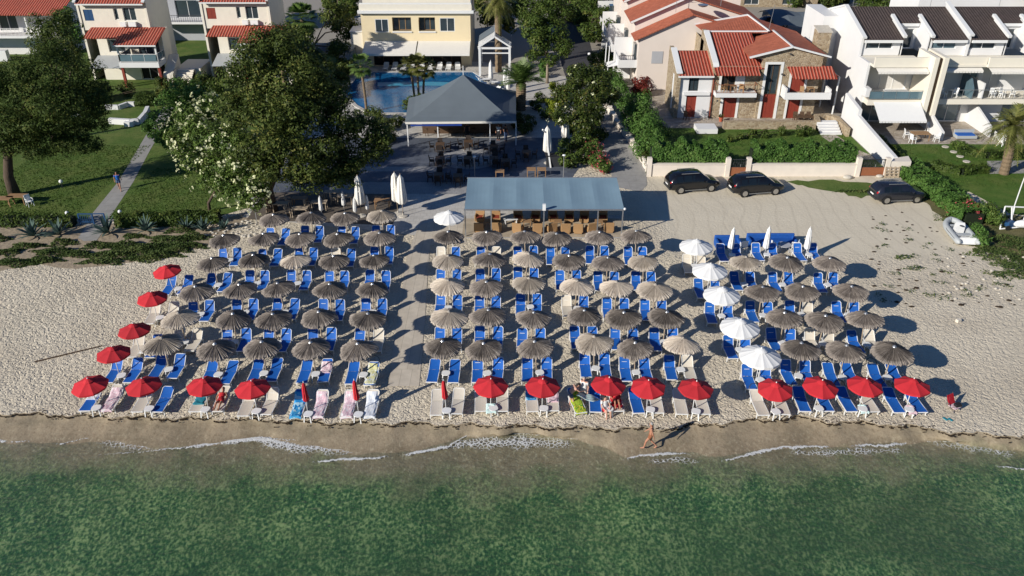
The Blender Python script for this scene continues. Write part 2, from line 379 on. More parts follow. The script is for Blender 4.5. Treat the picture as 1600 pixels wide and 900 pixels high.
plain('ivory_fabric',(.74,.71,.64),.8,.08,4)
plain('slate_fabric',(.125,.15,.168),.75,.14,.7,.25,.05)
plain('pergola_fabric',(.19,.285,.35),.72,.12,.8,.25,.05)
plain('dark_wicker',(.035,.025,.02),.7,.4,30,.5,.01)
plain('tan_wicker',(.36,.215,.10),.7,.3,35,.6,.01)
plain('wood',(.32,.19,.095),.6,.3,5,.2,.01,stretch=(1,1,6))
plain('pole_wood',(.42,.335,.24),.75,.25,7,.3,.01)
plain('red_shutter',(.24,.042,.026),.55,.12,2)
plain('dark_wood',(.10,.06,.035),.6,.3,5)
plain('rust_metal',(.27,.10,.045),.75,.35,6,.2,.01)
plain('dark_metal',(.03,.032,.035),.45,.2,6,spec=.5)
plain('grey_metal',(.42,.43,.44),.35,.1,6,metallic=.7)
plain('steel',(.6,.6,.6),.25,.08,6,metallic=1)
plain('blue_metal',(.02,.07,.17),.5,.2,6)
plain('black_paint',(.006,.006,.007),.22,.05,3,spec=.5,Coat_Weight=.6,Coat_Roughness=.06)
plain('dark_blue_paint',(.012,.014,.022),.25,.05,3,spec=.5,Coat_Weight=.6,Coat_Roughness=.06)
plain('tyre',(.012,.012,.012),.85,.2,9)
plain('car_glass',(.006,.008,.010),.06,.02,3,spec=.7)
plain('glass',(.035,.05,.06),.08,.3,.8,spec=.8)
plain('glass_blue',(.10,.16,.19),.08,.4,.7,spec=.8)
plain('dark_room',(.014,.013,.013),.9,.3,2)
plain('curtain',(.62,.60,.56),.85,.15,8,stretch=(6,6,.3))
plain('red_lamp',(.45,.01,.015),.2,.1,5)
plain('bark',(.085,.06,.042),.9,.4,6,.9,.05,stretch=(1,1,.35))
plain('pale_bark',(.25,.20,.15),.9,.3,6,.7,.04,stretch=(1,1,.35))
plain('palm_bark',(.20,.145,.09),.9,.5,7,1,.08,stretch=(1,1,2.2))
plain('skin',(.42,.20,.125),.55,.12,6)
plain('skin_pale',(.56,.32,.23),.55,.10,6)
plain('hair_dark',(.018,.012,.009),.6,.3,20)
plain('hair_grey',(.32,.30,.28),.6,.3,20)
plain('denim',(.07,.11,.2),.8,.25,18)
plain('black_cloth',(.015,.015,.018),.8,.3,8)
plain('teal_cloth',(.02,.20,.26),.8,.2,7)
plain('boat_grey',(.40,.42,.42),.5,.08,3)
plain('clay',(.42,.10,.05),.8,.2,5)
plain('stone_pale',(.50,.46,.39),.9,.3,5,.5,.04)
plain('weed_brown',(.035,.022,.012),.9,.5,8,.6,.03,coord='World')
plain('pool_wall',(.05,.28,.42),.4,.1,3)
leaf('leaf_dark',(.018,.034,.007),(.085,.115,.026),.22,.5,(.27,.25,.07))
leaf('leaf_pine',(.015,.032,.006),(.07,.105,.022),.12,.6,(.18,.165,.04))
leaf('leaf_mid',(.018,.042,.007),(.08,.12,.024),.2,.5,(.19,.19,.05))
leaf('leaf_bright',(.03,.08,.015),(.11,.21,.045),.25,.5,(.18,.24,.07))
leaf('leaf_oleander',(.026,.06,.011),(.11,.17,.036),.2,.45,(.20,.22,.065))
leaf('leaf_magnolia',(.014,.028,.006),(.065,.09,.02),.15,.3,(.20,.15,.05))
leaf('leaf_lime',(.10,.14,.010),(.26,.30,.03),.3,.5)
leaf('leaf_red',(.05,.010,.008),(.20,.035,.025),.2,.5)
leaf('leaf_palm',(.035,.075,.015),(.13,.20,.05),.2,.4,(.12,.15,.05))
leaf('leaf_palm_gold',(.06,.075,.016),(.16,.17,.045),.2,.4,(.30,.26,.10))
leaf('leaf_dune',(.030,.060,.016),(.10,.14,.04),.2,.6,(.19,.19,.07))
leaf('leaf_agave',(.05,.085,.07),(.13,.19,.16),.1,.4)
leaf('petal_white',(.50,.53,.26),(.80,.80,.52),.3,.6)
leaf('petal_pink',(.40,.03,.06),(.66,.16,.17),.3,.6)
leaf('grass_blade',(.05,.09,.015),(.13,.19,.04),.3,.6)
def mk_thatch(name,a,b,c,edge):
    t=NT(name); v=t.coord('Object'); x,y,z=t.xyz(v)
    ang=t.math('ARCTAN2',y,x); rr=t.math('SQRT',t.math('ADD',t.math('MULTIPLY',x,x),t.math('MULTIPLY',y,y)))
    cb=t.n('ShaderNodeCombineXYZ'); t.l(t.math('MULTIPLY',ang,14),cb.inputs[0]); t.l(t.math('MULTIPLY',rr,1.6),cb.inputs[1])
    oi=t.n('ShaderNodeObjectInfo'); t.l(t.math('MULTIPLY',oi.outputs['Random'],37),cb.inputs[2])
    n1=t.noise(cb.outputs[0],1.4,4,.7); n2=t.noise(cb.outputs[0],5,2); n3=t.noise(v,2.2,3)
    k=t.ramp(t.math('ADD',t.math('MULTIPLY',n1,.7),t.math('MULTIPLY',n2,.3)),[(.3,a),(.5,b),(.7,c)])
    k=t.mix(t.math('MULTIPLY',t.ramp(n3,[(.5,0),(.72,1)]),.35),k,a)
    k=t.mix(1,k,t.ramp(oi.outputs['Random'],[(0,.62),(.5,.95),(1,1.3)]),'MULTIPLY')
    k=t.mix(t.math('MULTIPLY',t.ramp(rr,[(.86,0),(1.05,1)]),.4),k,c)
    k=t.mix(t.ramp(rr,[(.04,1),(.12,0)]),k,edge)
    t.bsdf(k,.62,t.bump(t.math('ADD',n1,n2),.8,.05),0,.35)
mk_thatch('thatch_old',(.052,.043,.036),(.15,.125,.105),(.46,.40,.34),(.55,.54,.52))
mk_thatch('thatch_new',(.26,.215,.17),(.46,.39,.31),(.62,.55,.46),(.55,.5,.43))
def mk_towel(name,c1,c2,c3,sc,kind):
    t=NT(name); v=t.coord('UV'); x,y,z=t.xyz(v)
    if kind=='stripe': f=t.ramp(t.math('FRACT',t.math('MULTIPLY',y,sc)),[(0,c1),(.33,c2),(.66,c3)],'CONSTANT')
    elif kind=='dots': f=t.ramp(t.vor(v,sc,'F1','Distance',.2),[(0,c2),(.38,c1)],'CONSTANT'); f=t.mix(t.ramp(t.noise(v,.5,0),[(.5,0),(.56,1)]),f,c3)
    else: f=t.ramp(t.noise(v,sc,3,.6,.8),[(.38,c1),(.5,c2),(.62,c3)])
    t.bsdf(f,.9,t.bump(t.noise(v,9,3),.5,.03),0,.1)
mk_towel('towel_pink',(.72,.62,.63),(.62,.40,.46),(.75,.74,.74),3,'blot')
mk_towel('towel_white',(.74,.74,.75),(.62,.66,.72),(.78,.77,.74),2.5,'blot')
mk_towel('towel_blue',(.06,.33,.60),(.02,.20,.48),(.40,.62,.72),1.6,'stripe')
mk_towel('towel_green',(.55,.52,.06),(.10,.33,.03),(.35,.48,.05),6,'dots')
mk_towel('towel_aqua',(.45,.66,.66),(.62,.75,.72),(.25,.50,.52),2.2,'blot')
mk_towel('towel_yellow',(.70,.72,.62),(.66,.62,.25),(.72,.75,.75),2,'blot')
mk_towel('towel_red',(.5,.015,.03),(.42,.02,.03),(.6,.05,.07),3,'blot')
def mk_pool():
    t=NT('pool_water'); v=t.coord('World'); n=t.noise(v,.8,4,.6,.6); n2=t.noise(v,5,3)
    c=t.mix(t.ramp(n,[(.35,0),(.7,1)]),(.008,.085,.22),(.016,.15,.32))
    t.bsdf(c,.06,t.bump(n2,.25,.05),0,.5)
mk_pool()
# ================================================================ THE SETTING
def interp(poly,x):
    return float(np.interp(x,[p[0] for p in poly],[p[1] for p in poly]))
BERM=[G(x,y) for x,y in ((-200,643),(0,645),(120,648),(250,652),(420,655),(540,660),(640,660),(720,663),(800,664),(900,667),(1000,669),(1050,668),(1085,663),(1140,659),(1200,653),(1260,651),(1290,658),(1360,660),(1420,665),(1500,676),(1600,681),(1800,690))]
WZ=-0.42
WLINE=[G(x,y,WZ) for x,y in ((-200,690),(0,690),(60,694),(150,690),(255,705),(330,694),(420,684),(485,702),(545,708),(620,709),(720,686),(800,678),(890,684),(980,714),(1080,706),(1130,714),(1210,701),(1310,698),(1400,692),(1480,690),(1560,702),(1600,708),(1800,705))]
def berm(x): return interp(BERM,x)+.13*math.sin(x*2.1)+.08*math.sin(x*5.3+1)+.05*math.sin(x*11)
def wline(x): return interp(WLINE,x)+.10*math.sin(x*1.7)+.06*math.sin(x*4.1)
def sheet(name,pts,z,mat,kind='structure',label=None,cat=None):
    m=MB(); a=sum(pts[i][0]*pts[(i+1)%len(pts)][1]-pts[(i+1)%len(pts)][0]*pts[i][1] for i in range(len(pts)))
    if a<0: pts=pts[::-1]
    m.poly([(p[0],p[1],z) for p in pts]); o=m.build(name,mat); tag(o,label,cat,kind=kind); return o
def px(*p): return [G(*q) for q in p]
def wob(pts,n=6,amp=.25):      # subdivide a polygon outline and make it wander a little
    out=[]
    for i in range(len(pts)):
        a=pts[i]; b=pts[(i+1)%len(pts)]
        for k in range(n):
            t=k/n; out.append((a[0]+(b[0]-a[0])*t+random.uniform(-amp,amp),a[1]+(b[1]-a[1])*t+random.uniform(-amp,amp)))
    return out
def mk_ground():
    xs=[-1500,-400,-120,-60]+list(np.arange(-40,40.1,.25))+[60,120,400,1500]
    m=MB(); vs=[]; fs=[]
    for x in xs:
        b=berm(max(-45,min(45,x)))
        vs+= [(x,b,0),(x,60,0),(x,1500,0)]
    for i in range(len(xs)-1):
        for k in range(2): fs.append((i*3+k,(i+1)*3+k,(i+1)*3+k+1,i*3+k+1))
    m.add(vs,fs); tag(m.build('ground','sand'),kind='structure')
    # the shore: a small step at the edge of the dry sand, wet slope, sea bed
    m=MB(); vs=[]; fs=[]; ncol=0
    for x in xs:
        xx=max(-45,min(45,x)); b=berm(xx); w=wline(xx)
        row=[(x,b+.02,-.003),(x,b-.10,-.10-.03*math.sin(xx*3)),(x,b-.5,-.17)]
        for t in (.25,.5,.75,1.0): row.append((x,b-.5+(w-b+.5)*t,-.17+(WZ+.17)*t))
        for dy,z in ((-.6,-.5),(-1.5,-.62),(-3,-.85),(-6,-1.25),(-10,-1.8),(-20,-2.6),(-60,-6),(-1500,-40)): row.append((x,w+dy,z))
        ncol=len(row); vs+=row
    for i in range(len(xs)-1):
        for k in range(ncol-1): fs.append((i*ncol+k,i*ncol+k+1,(i+1)*ncol+k+1,(i+1)*ncol+k))
    m.add(vs,fs); tag(m.build('wet_sand','wet_sand',smooth=True),kind='structure')
    m=MB(); vs=[]; fs=[]
    for x in xs:
        w=wline(max(-45,min(45,x))); vs+=[(x,w+.45,WZ),(x,w-8,WZ),(x,-1500,WZ)]
    for i in range(len(xs)-1):
        for k in range(2): fs.append((i*3+k,i*3+k+1,(i+1)*3+k+1,(i+1)*3+k))
    m.add(vs,fs); tag(m.build('sea_water','sea_water'),kind='structure')
mk_ground()
# the dark line of dry sea weed along the sand step
m=MB()
for i in range(3600):
    x=random.uniform(-32,32); y=berm(x)-abs(random.gauss(.02,.05))+(random.gauss(0,.16) if random.random()<.12 else 0)
    if .75+.35*math.sin(x*.9)+.25*math.sin(x*2.7)<random.random()*.7: continue
    a=random.uniform(-.5,.5); l=random.uniform(.03,.10)
    zz=.01 if y>berm(x) else -.06
    m.obox((x,y,zz),(l*1.8,random.uniform(.02,.05),random.uniform(.02,.045)),(random.uniform(-.3,.3),random.uniform(-.3,.3),a))
tag(m.build('dry_seaweed','weed_brown'),'dark brown line of dry seaweed along the edge of the dry sand','seaweed',kind='stuff')
def foam(name,pts,z=WZ+.02):     # pts: (px, py, half width m, density)
    P=[]
    for i in range(len(pts)-1):
        a=pts[i]; b=pts[i+1]; k=max(2,int(abs(b[0]-a[0])/6))
        for j in range(k):
            t=j/k; g=G(a[0]+(b[0]-a[0])*t,a[1]+(b[1]-a[1])*t,z); P.append((g[0],g[1]+random.gauss(0,.035),a[2]+(b[2]-a[2])*t,a[3]+(b[3]-a[3])*t))
    g=G(pts[-1][0],pts[-1][1],z); P.append((g[0],g[1],pts[-1][2],pts[-1][3]))
    vs=[];fs=[];dn=[]
    offs=[(-1,0),(-.55,.6),(0,1),(.45,.85),(.8,.3),(1,0)]
    n=len(offs)
    for i,p in enumerate(P):
        fade=min(1,i/4,(len(P)-1-i)/4)
        for o,d in offs:
            zz=z-.012*abs(o)
            vs.append((p[0],p[1]+o*p[2]*(1+.25*math.sin(i*.7)),zz)); dn.append(d*p[3]*fade)
    for i in range(len(P)-1):
        for k in range(n-1): fs.append((i*n+k,(i+1)*n+k,(i+1)*n+k+1,i*n+k+1))
    mm=MB().add(vs,fs); o=mm.build(name,'foam'); at=o.data.attributes.new('dens','FLOAT','POINT'); at.data.foreach_set('value',np.array(dn,dtype=np.float32))
    tag(o,kind='structure'); return o
foam('sea_foam',[(-60,688,.12,.9),(0,688,.16,1),(45,690,.14,.9),(62,694,.08,.6)],WZ+.03)
foam('sea_foam',[(70,697,.07,.8),(110,690,.08,1.0),(150,680,.06,.8),(200,676,.05,.7)],-.36)
foam('sea_foam',[(130,712,.05,.5),(220,706,.07,.7),(300,698,.15,1.1),(345,691,.25,1.2),(400,685,.34,1.3),(440,691,.42,1.1),(480,702,.45,.8),(500,712,.3,.5)],WZ+.035)
foam('sea_foam',[(395,683,.10,1),(450,687,.08,.9),(533,690,.06,.7),(560,693,.05,.4)],-.34)
foam('sea_foam',[(480,722,.10,1.2),(533,718,.17,1.2),(600,715,.12,1.1),(620,714,.06,.7)],WZ+.035)
foam('sea_foam',[(624,712,.14,1.2),(660,705,.2,1.3),(700,699,.17,1.1),(716,688,.14,1),(730,681,.08,1),(760,681,.06,.9),(800,677,.07,1),(870,681,.05,.8),(925,690,.04,.5)],-.35)
foam('sea_foam',[(690,697,.35,.75),(740,692,.65,.85),(830,691,.75,.86),(880,693,.6,.7),(915,697,.35,.45)],-.385)
foam('sea_foam',[(540,692,.05,.6),(600,684,.05,.8),(635,683,.04,.6)],-.33)
foam('sea_foam',[(962,720,.07,.9),(1000,712,.15,1.2),(1050,709,.15,1.2),(1090,707,.07,.7)],WZ+.035)
foam('sea_foam',[(1110,722,.05,.7),(1150,716,.13,1.1),(1195,704,.18,1.25),(1225,698,.17,1.2),(1290,698,.15,1.1),(1308,701,.06,.7)],WZ+.035)
foam('sea_foam',[(1318,700,.09,1.0),(1335,696,.17,1.2),(1400,695,.15,1.1),(1436,688,.08,.9),(1500,690,.05,.7),(1560,700,.06,.6)],WZ+.035)
foam('sea_foam',[(1545,727,.07,.9),(1600,733,.12,1.1),(1650,734,.1,1)],WZ+.035)
foam('sea_foam',[(1440,690,.2,.6),(1500,698,.5,.68),(1560,706,.5,.66),(1600,710,.4,.6)],WZ+.012)
foam('sea_foam',[(390,688,.3,.7),(430,694,.6,.95),(480,699,.7,.9),(533,702,.6,.75),(570,706,.4,.5)],WZ+.03)
foam('sea_foam',[(140,690,.3,.5),(180,695,.6,.66),(235,698,.6,.6),(270,702,.3,.4)],WZ+.03)
foam('sea_foam',[(1000,722,.25,.6),(1060,719,.35,.66),(1110,722,.3,.5)],WZ+.03)
foam('sea_foam',[(1220,706,.25,.6),(1290,708,.4,.7),(1360,705,.4,.66),(1430,704,.3,.5)],WZ+.03)
# ---- sheets of ground cover, each a little above the one below
Z1,Z2,Z3,Z4=.006,.012,.018,.024
sheet('back_ground',[(-400,99),(-21,99),(-21,79),(7.6,79),(9.5,84),(12,84),(14,70.3),(34.2,70.3),(36,85),(400,92),(400,700),(-400,700)],Z1,'gravel')
sheet('lawn',[(-300,60.6),(-24.6,60.9),(-22.2,63.0),(-21.6,79),(-21.2,110),(-60,150),(-300,300)],Z2,'lawn')
sheet('garden_path',px((136,344),(168,345),(208,285),(236,232),(262,190),(272,168),(255,168),(232,205),(214,235),(184,285)),Z3,'grey_concrete')
sheet('garden_path',px((122,372),(131,377),(151,376),(166,356),(176,345),(140,345)),Z3,'grey_concrete')
sheet('dune_soil',wob(px((-80,350),(150,352),(340,346),(400,326),(408,333),(372,352),(345,372),(322,386),(238,404),(190,412),(120,420),(60,414),(0,422),(-80,424)),6,.18),Z1,'soil')
sheet('pool_deck',[(-21.4,86.2),(-21.2,110),(-3.6,110),(1,105),(6.8,103),(7.4,79.8),(-21.4,79.8)],Z2,'pale_paving')
sheet('terrace',[(-21.4,66.2),(-21.4,80.3),(7.0,80.3),(6.2,72),(4.2,66.2)],Z3,'terrace_tile')
sheet('terrace',[(-22,61.3),(-21.6,66.3),(4.4,66.3),(5,62),(8.9,61.6),(8.8,57.4),(-4.2,57.4),(-5.6,57.6),(-9.5,58.3)],Z2,'pale_paving')
sheet('terrace_strip',[(-15.8,71.2),(-15.8,72.4),(-7.0,72.4),(-7.0,71.2)],Z4,'mid_paving')
sheet('terrace_strip',[(-16,66.0),(-16,68.6),(-3.5,68.6),(-3.5,66.0)],Z4,'mid_paving')
c0=G(734,248); sheet('paving_circle',[(c0[0]+2.75*math.cos(a*math.pi/24),c0[1]+2.75*math.sin(a*math.pi/24)) for a in range(48)],Z4,'mid_paving')
m=MB()
for a in range(8):
    t=a*math.pi/4+.3; m.obox((c0[0]+1.4*math.cos(t),c0[1]+1.4*math.sin(t),Z4+.006),(2.2,.10,.006),(0,0,t))
    for b in range(5):
        t2=a*math.pi/4+b*math.pi/20; m.obox((c0[0]+1.9*math.cos(t2),c0[1]+1.9*math.sin(t2),Z4+.006),(.06,.32,.006),(0,0,t2))
tag(m.build('paving_pattern','pale_paving'),kind='structure')
sheet('boardwalk',px((606,604),(655,604),(664,500),(668,430),(672,384),(728,380),(728,340),(690,340),(655,352),(638,392),(630,440),(618,520)),Z3,'walk_plank')
sheet('deck',wob([(-21.6,60.9),(-9.6,59.6),(-9.3,66),(-21.4,66.4)],4,.1),Z4,'deck_painted_shade')  # deck sheet kept dark: the tree's deep shade is put into its colour
sheet('wooden_deck',[(-3.9,57.6),(8.9,57.6),(8.9,61.0),(-3.9,61.0)],Z4,'deck_plank')
sheet('alley',px((866,60),(864,30),(925,30),(920,60),(930,100),(942,130),(952,172),(920,176),(900,160),(880,110)),Z2,'asphalt')
sheet('footpath',wob(px((938,165),(968,165),(985,205),(1002,245),(1012,290),(1000,300),(962,292),(942,230)),4,.08),Z3,'grey_concrete')
sheet('house_lawn',[(12.0,70.4),(34.6,70.4),(34.6,83.4),(14.8,83.4)],Z2,'lawn_bright')
sheet('house_terrace',[(16.2,83.3),(34.6,83.3),(34.6,97),(16.2,97)],Z3,'crazy_paving')
sheet('garden_path',px((1282,212),(1306,211),(1344,236),(1375,248),(1352,249),(1330,243),(1305,228)),Z3,'crazy_paving')
sheet('house_lawn',[(35.0,66.5),(70,66.5),(70,78.8),(35.6,78.8)],Z3,'lawn_bright')
sheet('lawn',px((1465,262),(1520,272),(1680,272),(1720,345),(1580,335),(1500,292)),Z4,'lawn_bright')
sheet('tiled_terrace',[(36.0,78.5),(70,78.2),(70,86),(36.0,86)],Z4,'crazy_paving')
sheet('concrete_strip',px((1542,252),(1680,250),(1690,270),(1545,272)),.03,'grey_concrete')
sheet('dry_grass',wob(px((1440,292),(1490,300),(1560,335),(1680,345),(1800,420),(1800,470),(1640,440),(1570,400),(1520,385),(1470,340),(1440,312)),5,.35),Z2,'dry_grass')
sheet('grass_verge',wob(px((1225,283),(1300,282),(1372,288),(1368,305),(1345,310),(1310,300),(1260,293)),4,.25),Z2,'lawn')
for x,y in ((1410,244),(1417,240),(1489,239),(1496,245),(1490,252),(1510,253)):
    pass
# swimming pool sunk in the pool deck: water surface with a pale coping
pool=px((560,113),(740,112),(752,120),(770,140),(735,168),(650,178),(578,178),(556,166),(540,150),(536,140),(548,130))
sheet('pool_water',pool,.02,'pool_water')
m=MB(); n=len(pool)
for i in range(n):
    a=Vector(pool[i]+(0,)); b=Vector(pool[(i+1)%n]+(0,)); m.bar(a+Vector((0,0,.05)),b+Vector((0,0,.05)),.45,.09)
tag(m.build('pool_coping','pale_paving'),kind='structure')
sheet('pool_step',px((590,129),(672,128),(750,130),(742,135),(660,134),(590,135)),.028,'pool_wall')
# ================================================================ BEACH FURNITURE
def mk_thatch_umbrella(new=False,seed=1,pole_mat='pole_wood'):
    rg=random.Random(seed)
    t=thing('beach_parasol','x','parasol',(0,0,0))
    n=150; prof=[(.05,2.37),(.22,2.31),(.45,2.215),(.70,2.105),(.92,2.01),(1.08,1.93)]
    vs=[];fs=[]
    jit=[rg.uniform(-1,1) for _ in range(n)]
    for j,(r,z) in enumerate(prof):
        for k in range(n):
            a=2*math.pi*(k+.3*jit[k])/n; q=r/1.08
            rr=r*(1+.035*jit[k]*q*q+(.03*rg.uniform(-1,1) if j==5 else 0)+.028*math.sin(3*a+seed)*q+.018*math.sin(7*a+seed*3)*q); zz=z+(.024*(1 if k%2 else -1)*(.6+.6*abs(jit[(k*7)%n]))+.012*jit[(k*3)%n])*min(1,q*1.15)+.04*math.sin(2*a+seed)*q+.02*math.sin(5*a+seed*2)*q
            vs.append((rr*math.cos(a),rr*math.sin(a),zz))
    L=len(prof)
    for j in range(L-1):
        for k in range(n): k2=(k+1)%n; fs.append((j*n+k2,j*n+k,(j+1)*n+k,(j+1)*n+k2))
    # ragged fringe and the underside
    b0=len(vs)
    for k in range(n):
        a=2*math.pi*(k+.3*jit[k])/n; x,y,z=vs[(L-1)*n+k]; s=1.0+rg.uniform(.0,.035); vs.append((x*s,y*s,z-rg.uniform(.05,.13)))
    for k in range(n): k2=(k+1)%n; fs.append(((L-1)*n+k2,(L-1)*n+k,b0+k,b0+k2))
    c=len(vs); vs.append((0,0,2.2))
    for k in range(n): fs.append((b0+(k+1)%n,b0+k,c))
    MB().add(vs,fs).build('canopy','thatch_new' if new else 'thatch_old',t)
    MB().lathe([(.0,2.45),(.03,2.445),(.09,2.39),(.12,2.345),(.115,2.335)][::-1],14).build('canopy_cap','thatch_new' if new else 'grey_metal',t)
    m=MB()
    lean=rg.uniform(-.03,.03)
    m.path([(lean,0,0),(lean*.3,0,1.3),(0,0,2.3)],[.042,.037,.03],8); m.build('pole',pole_mat,t,smooth=True)
    return t
def mk_fabric_umbrella(name,mat,r,z0,z1,n,vent,val=.10,seg=3,scal=0.0,polemat='white_paint',ribs=True):
    t=thing(name,'x','parasol',(0,0,0)); N=n*seg
    prof=[(.02,z1),(.26*r,z1-(z1-z0)*.22),(.27*r,z1-(z1-z0)*.23),(.6*r,z1-(z1-z0)*.56),(r,z0)]
    vs=[];fs=[]
    for j,(rad,z) in enumerate(prof):
        for k in range(N):
            a=2*math.pi*(k/N); ph=(k%seg)/seg
            f=math.cos(math.pi/n)/math.cos((ph-.5)*2*math.pi/n)
            q=rad/r; sag=-.022*math.sin(math.pi*ph)*q; 
            vs.append((rad*f*math.cos(a),rad*f*math.sin(a),z+sag))
    L=len(prof)
    b=len(vs)
    for k in range(N):
        x,y,z=vs[(L-1)*N+k]; ph=(k%seg)/seg; vs.append((x*1.004,y*1.004,z-val-scal*math.sin(math.pi*ph)))
    for j in range(L-1):
        for k in range(N): k2=(k+1)%N; fs.append((j*N+k2,j*N+k,(j+1)*N+k,(j+1)*N+k2))
    for k in range(N): k2=(k+1)%N; fs.append(((L-1)*N+k2,(L-1)*N+k,b+k,b+k2))
    cp=MB().add(vs,fs).build('canopy',mat,t)
    if vent:   # the raised wind vent sewn over the middle
        vs=[];fs=[]
        for j,(rad,z) in enumerate([(.015,z1+.085),(.16*r,z1+.03),(.30*r,z1-(z1-z0)*.16)]):
            for k in range(N):
                a=2*math.pi*k/N; ph=(k%seg)/seg; f=math.cos(math.pi/n)/math.cos((ph-.5)*2*math.pi/n)
                vs.append((rad*f*math.cos(a),rad*f*math.sin(a),z))
        for j in range(2):
            for k in range(N): k2=(k+1)%N; fs.append((j*N+k2,j*N+k,(j+1)*N+k,(j+1)*N+k2))
        MB().add(vs,fs).build('vent',mat,t)
    if ribs:
        m=MB()
        for k in range(n):
            a=2*math.pi*k/n; m.tube((.03*math.cos(a),.03*math.sin(a),z1-.06),((r-.03)*math.cos(a),(r-.03)*math.sin(a),z0-.03),.010,.008,4)
        m.build('ribs','grey_metal',t)
    MB().path([(0,0,0),(0,0,z1-.03)],[.026,.022],8).build('pole',polemat,t,smooth=True)
    MB().sph((0,0,z1+(.11 if vent else .03)),(.035,.035,.05),8,6).build('finial',polemat,t)
    return t
def mk_closed_umbrella(name,mat,h0,h1,r,polemat='white_paint',base=None,seed=3):
    rg=random.Random(seed); t=thing(name,'x','parasol',(0,0,0)); n=32
    vs=[];fs=[]; prof=[(.03,h1),(.55*r,h1-.12*(h1-h0)),(.75*r,h1-.4*(h1-h0)),(.95*r,h1-.72*(h1-h0)),(r,h0+.04*(h1-h0)),(.8*r,h0)]
    for j,(rad,z) in enumerate(prof):
        for k in range(n):
            a=2*math.pi*k/n; f=1+.22*math.sin(a*8)+.12*rg.uniform(-1,1); vs.append((rad*f*math.cos(a),rad*f*math.sin(a),z+(.05*math.sin(a*8) if j>3 else 0)))
    for j in range(len(prof)-1):
        for k in range(n): k2=(k+1)%n; fs.append((j*n+k2,j*n+k,(j+1)*n+k,(j+1)*n+k2))
    MB().add(vs,fs).build('folded_canopy',mat,t,smooth=True)
    MB().lathe([(r*.8,h0+.45*(h1-h0)),(r*.86,h0+.46*(h1-h0)),(r*.86,h0+.49*(h1-h0)),(r*.8,h0+.5*(h1-h0))],16).build('tie_strap',mat,t)
    MB().path([(0,0,0),(0,0,h1+.1)],[.028,.02],8).build('pole',polemat,t,smooth=True)
    if base: MB().lathe([(base,0),(base,.07),(base*.6,.1),(.05,.12),(.05,.3)],16).build('base','stone_pale',t)
    return t
def mk_lounger(mat,ang,hood=False):
    t=thing('sun_lounger','x','sun lounger',(0,0,0)); w=.315; h=.33; L=1.22; B=.74; ca,sa=math.cos(ang),math.sin(ang)
    fm='white_plastic'
    m=MB()
    for s in (-1,1):
        m.bar((s*w,-L,h),(s*w,.36,h),.035,.045)
    m.bar((-w,-L,h),(w,-L,h),.035,.045); m.bar((-w,.36,h),(w,.36,h),.035,.045); m.bar((-w,-.02,h-.04),(w,-.02,h-.04),.03,.03)
    m.build('frame',fm,t)
    for s in (-1,1):
        for y in (-L+.18,.20):
            MB().bar((s*w,y,h),(s*(w+.01),y-.03,0),.035,.04).build('leg',fm,t)
    # sagging fabric seat
    def cloth(p0,p1,sag,th=.018,nn=6,rnd=False):
        p0=Vector(p0);p1=Vector(p1); d=p1-p0; nrm=Vector((0,-d.z,d.y)).normalized(); vs=[];fs=[]
        for i in range(nn+1):
            tt=i/nn
            for j,u in enumerate((-1,-.5,0,.5,1)):
                q=p0+d*tt-nrm*(sag*math.sin(math.pi*tt)*.6+sag*.5*(1-u*u)); vs.append((u*(w-.012)*(1 if not rnd or i<nn-1 else (.93 if i==nn-1 else .74)),q.y,q.z))
        k=len(vs)
        vs+=[(a,b-nrm.y*th,c-nrm.z*th) for a,b,c in vs]
        for i in range(nn):
            for j in range(4):
                a=i*5+j; fs.append((a,a+1,a+6,a+5)); fs.append((k+a,k+a+5,k+a+6,k+a+1))
        for i in range(nn):
            for j in (0,4):
                a=i*5+j; q=(a,a+5,k+a+5,k+a); fs.append(q if j==0 else q[::-1])
        for j in range(4):
            a=j; fs.append((a,k+a,k+a+1,a+1)); a=nn*5+j; fs.append((a,a+1,k+a+1,k+a))
        return MB().add(vs,fs)
    cloth((0,-L+.02,h+.035),(0,-.01,h+.035),.03).build('seat',mat,t)
    b=cloth((0,.01,h+.035),(0,B*ca,h+.035+B*sa),.03,nn=8,rnd=True).build('backrest',mat,t)
    m=MB()
    for s in (-1,1): m.bar((s*w,.0,h+.02),(s*w,B*.86*ca,h+.02+B*.86*sa),.03,.035); m.bar((s*w,B*.86*ca,h+.02+B*.86*sa),(s*w*.75,B*ca,h+.02+B*sa),.03,.035)
    m.bar((-w*.75,B*ca,h+.02+B*sa),(w*.75,B*ca,h+.02+B*sa),.03,.035)
    m.build('backrest_frame',fm,t)
    if ang>.5: MB().bar((0,B*.6*ca,h+B*.6*sa),(0,.34,h),.3,.02).build('backrest_prop',fm,t)
    if hood:
        m=MB()
        for k in range(2):
            pts=[]
            for i in range(9):
                a=math.pi*i/8; pts.append((-w*1.02*math.cos(a),B*ca*.95+(.30+.16*k)*math.sin(a)*.8,h+B*sa*.95+(.34-.12*k)*math.sin(a)))
            m.path(pts,.013,5)
        m.build('hood_frame','dark_metal',t)
    return t
def mk_table():
    t=thing('side_table','x','table',(0,0,0)); m=MB(); 
    pr=[]
    for k in range(24):
        a=2*math.pi*k/24; q=1/(abs(math.cos(a))**3.2+abs(math.sin(a))**3.2)**(1/3.2); pr.append((.245*q*math.cos(a),.245*q*math.sin(a)))
    m.prism(pr,.43,.465); m.build('tabletop','white_plastic',t)
    for sx in (-1,1):
        for sy in (-1,1): MB().bar((sx*.16,sy*.16,.435),(sx*.20,sy*.20,0),.05,.05).build('leg','white_plastic',t)
    return t
OFF=(0,-400,0)
T_old=[mk_thatch_umbrella(False,i) for i in (1,2,3,6,7,8)]; T_new=[mk_thatch_umbrella(True,i) for i in (4,5,9)]
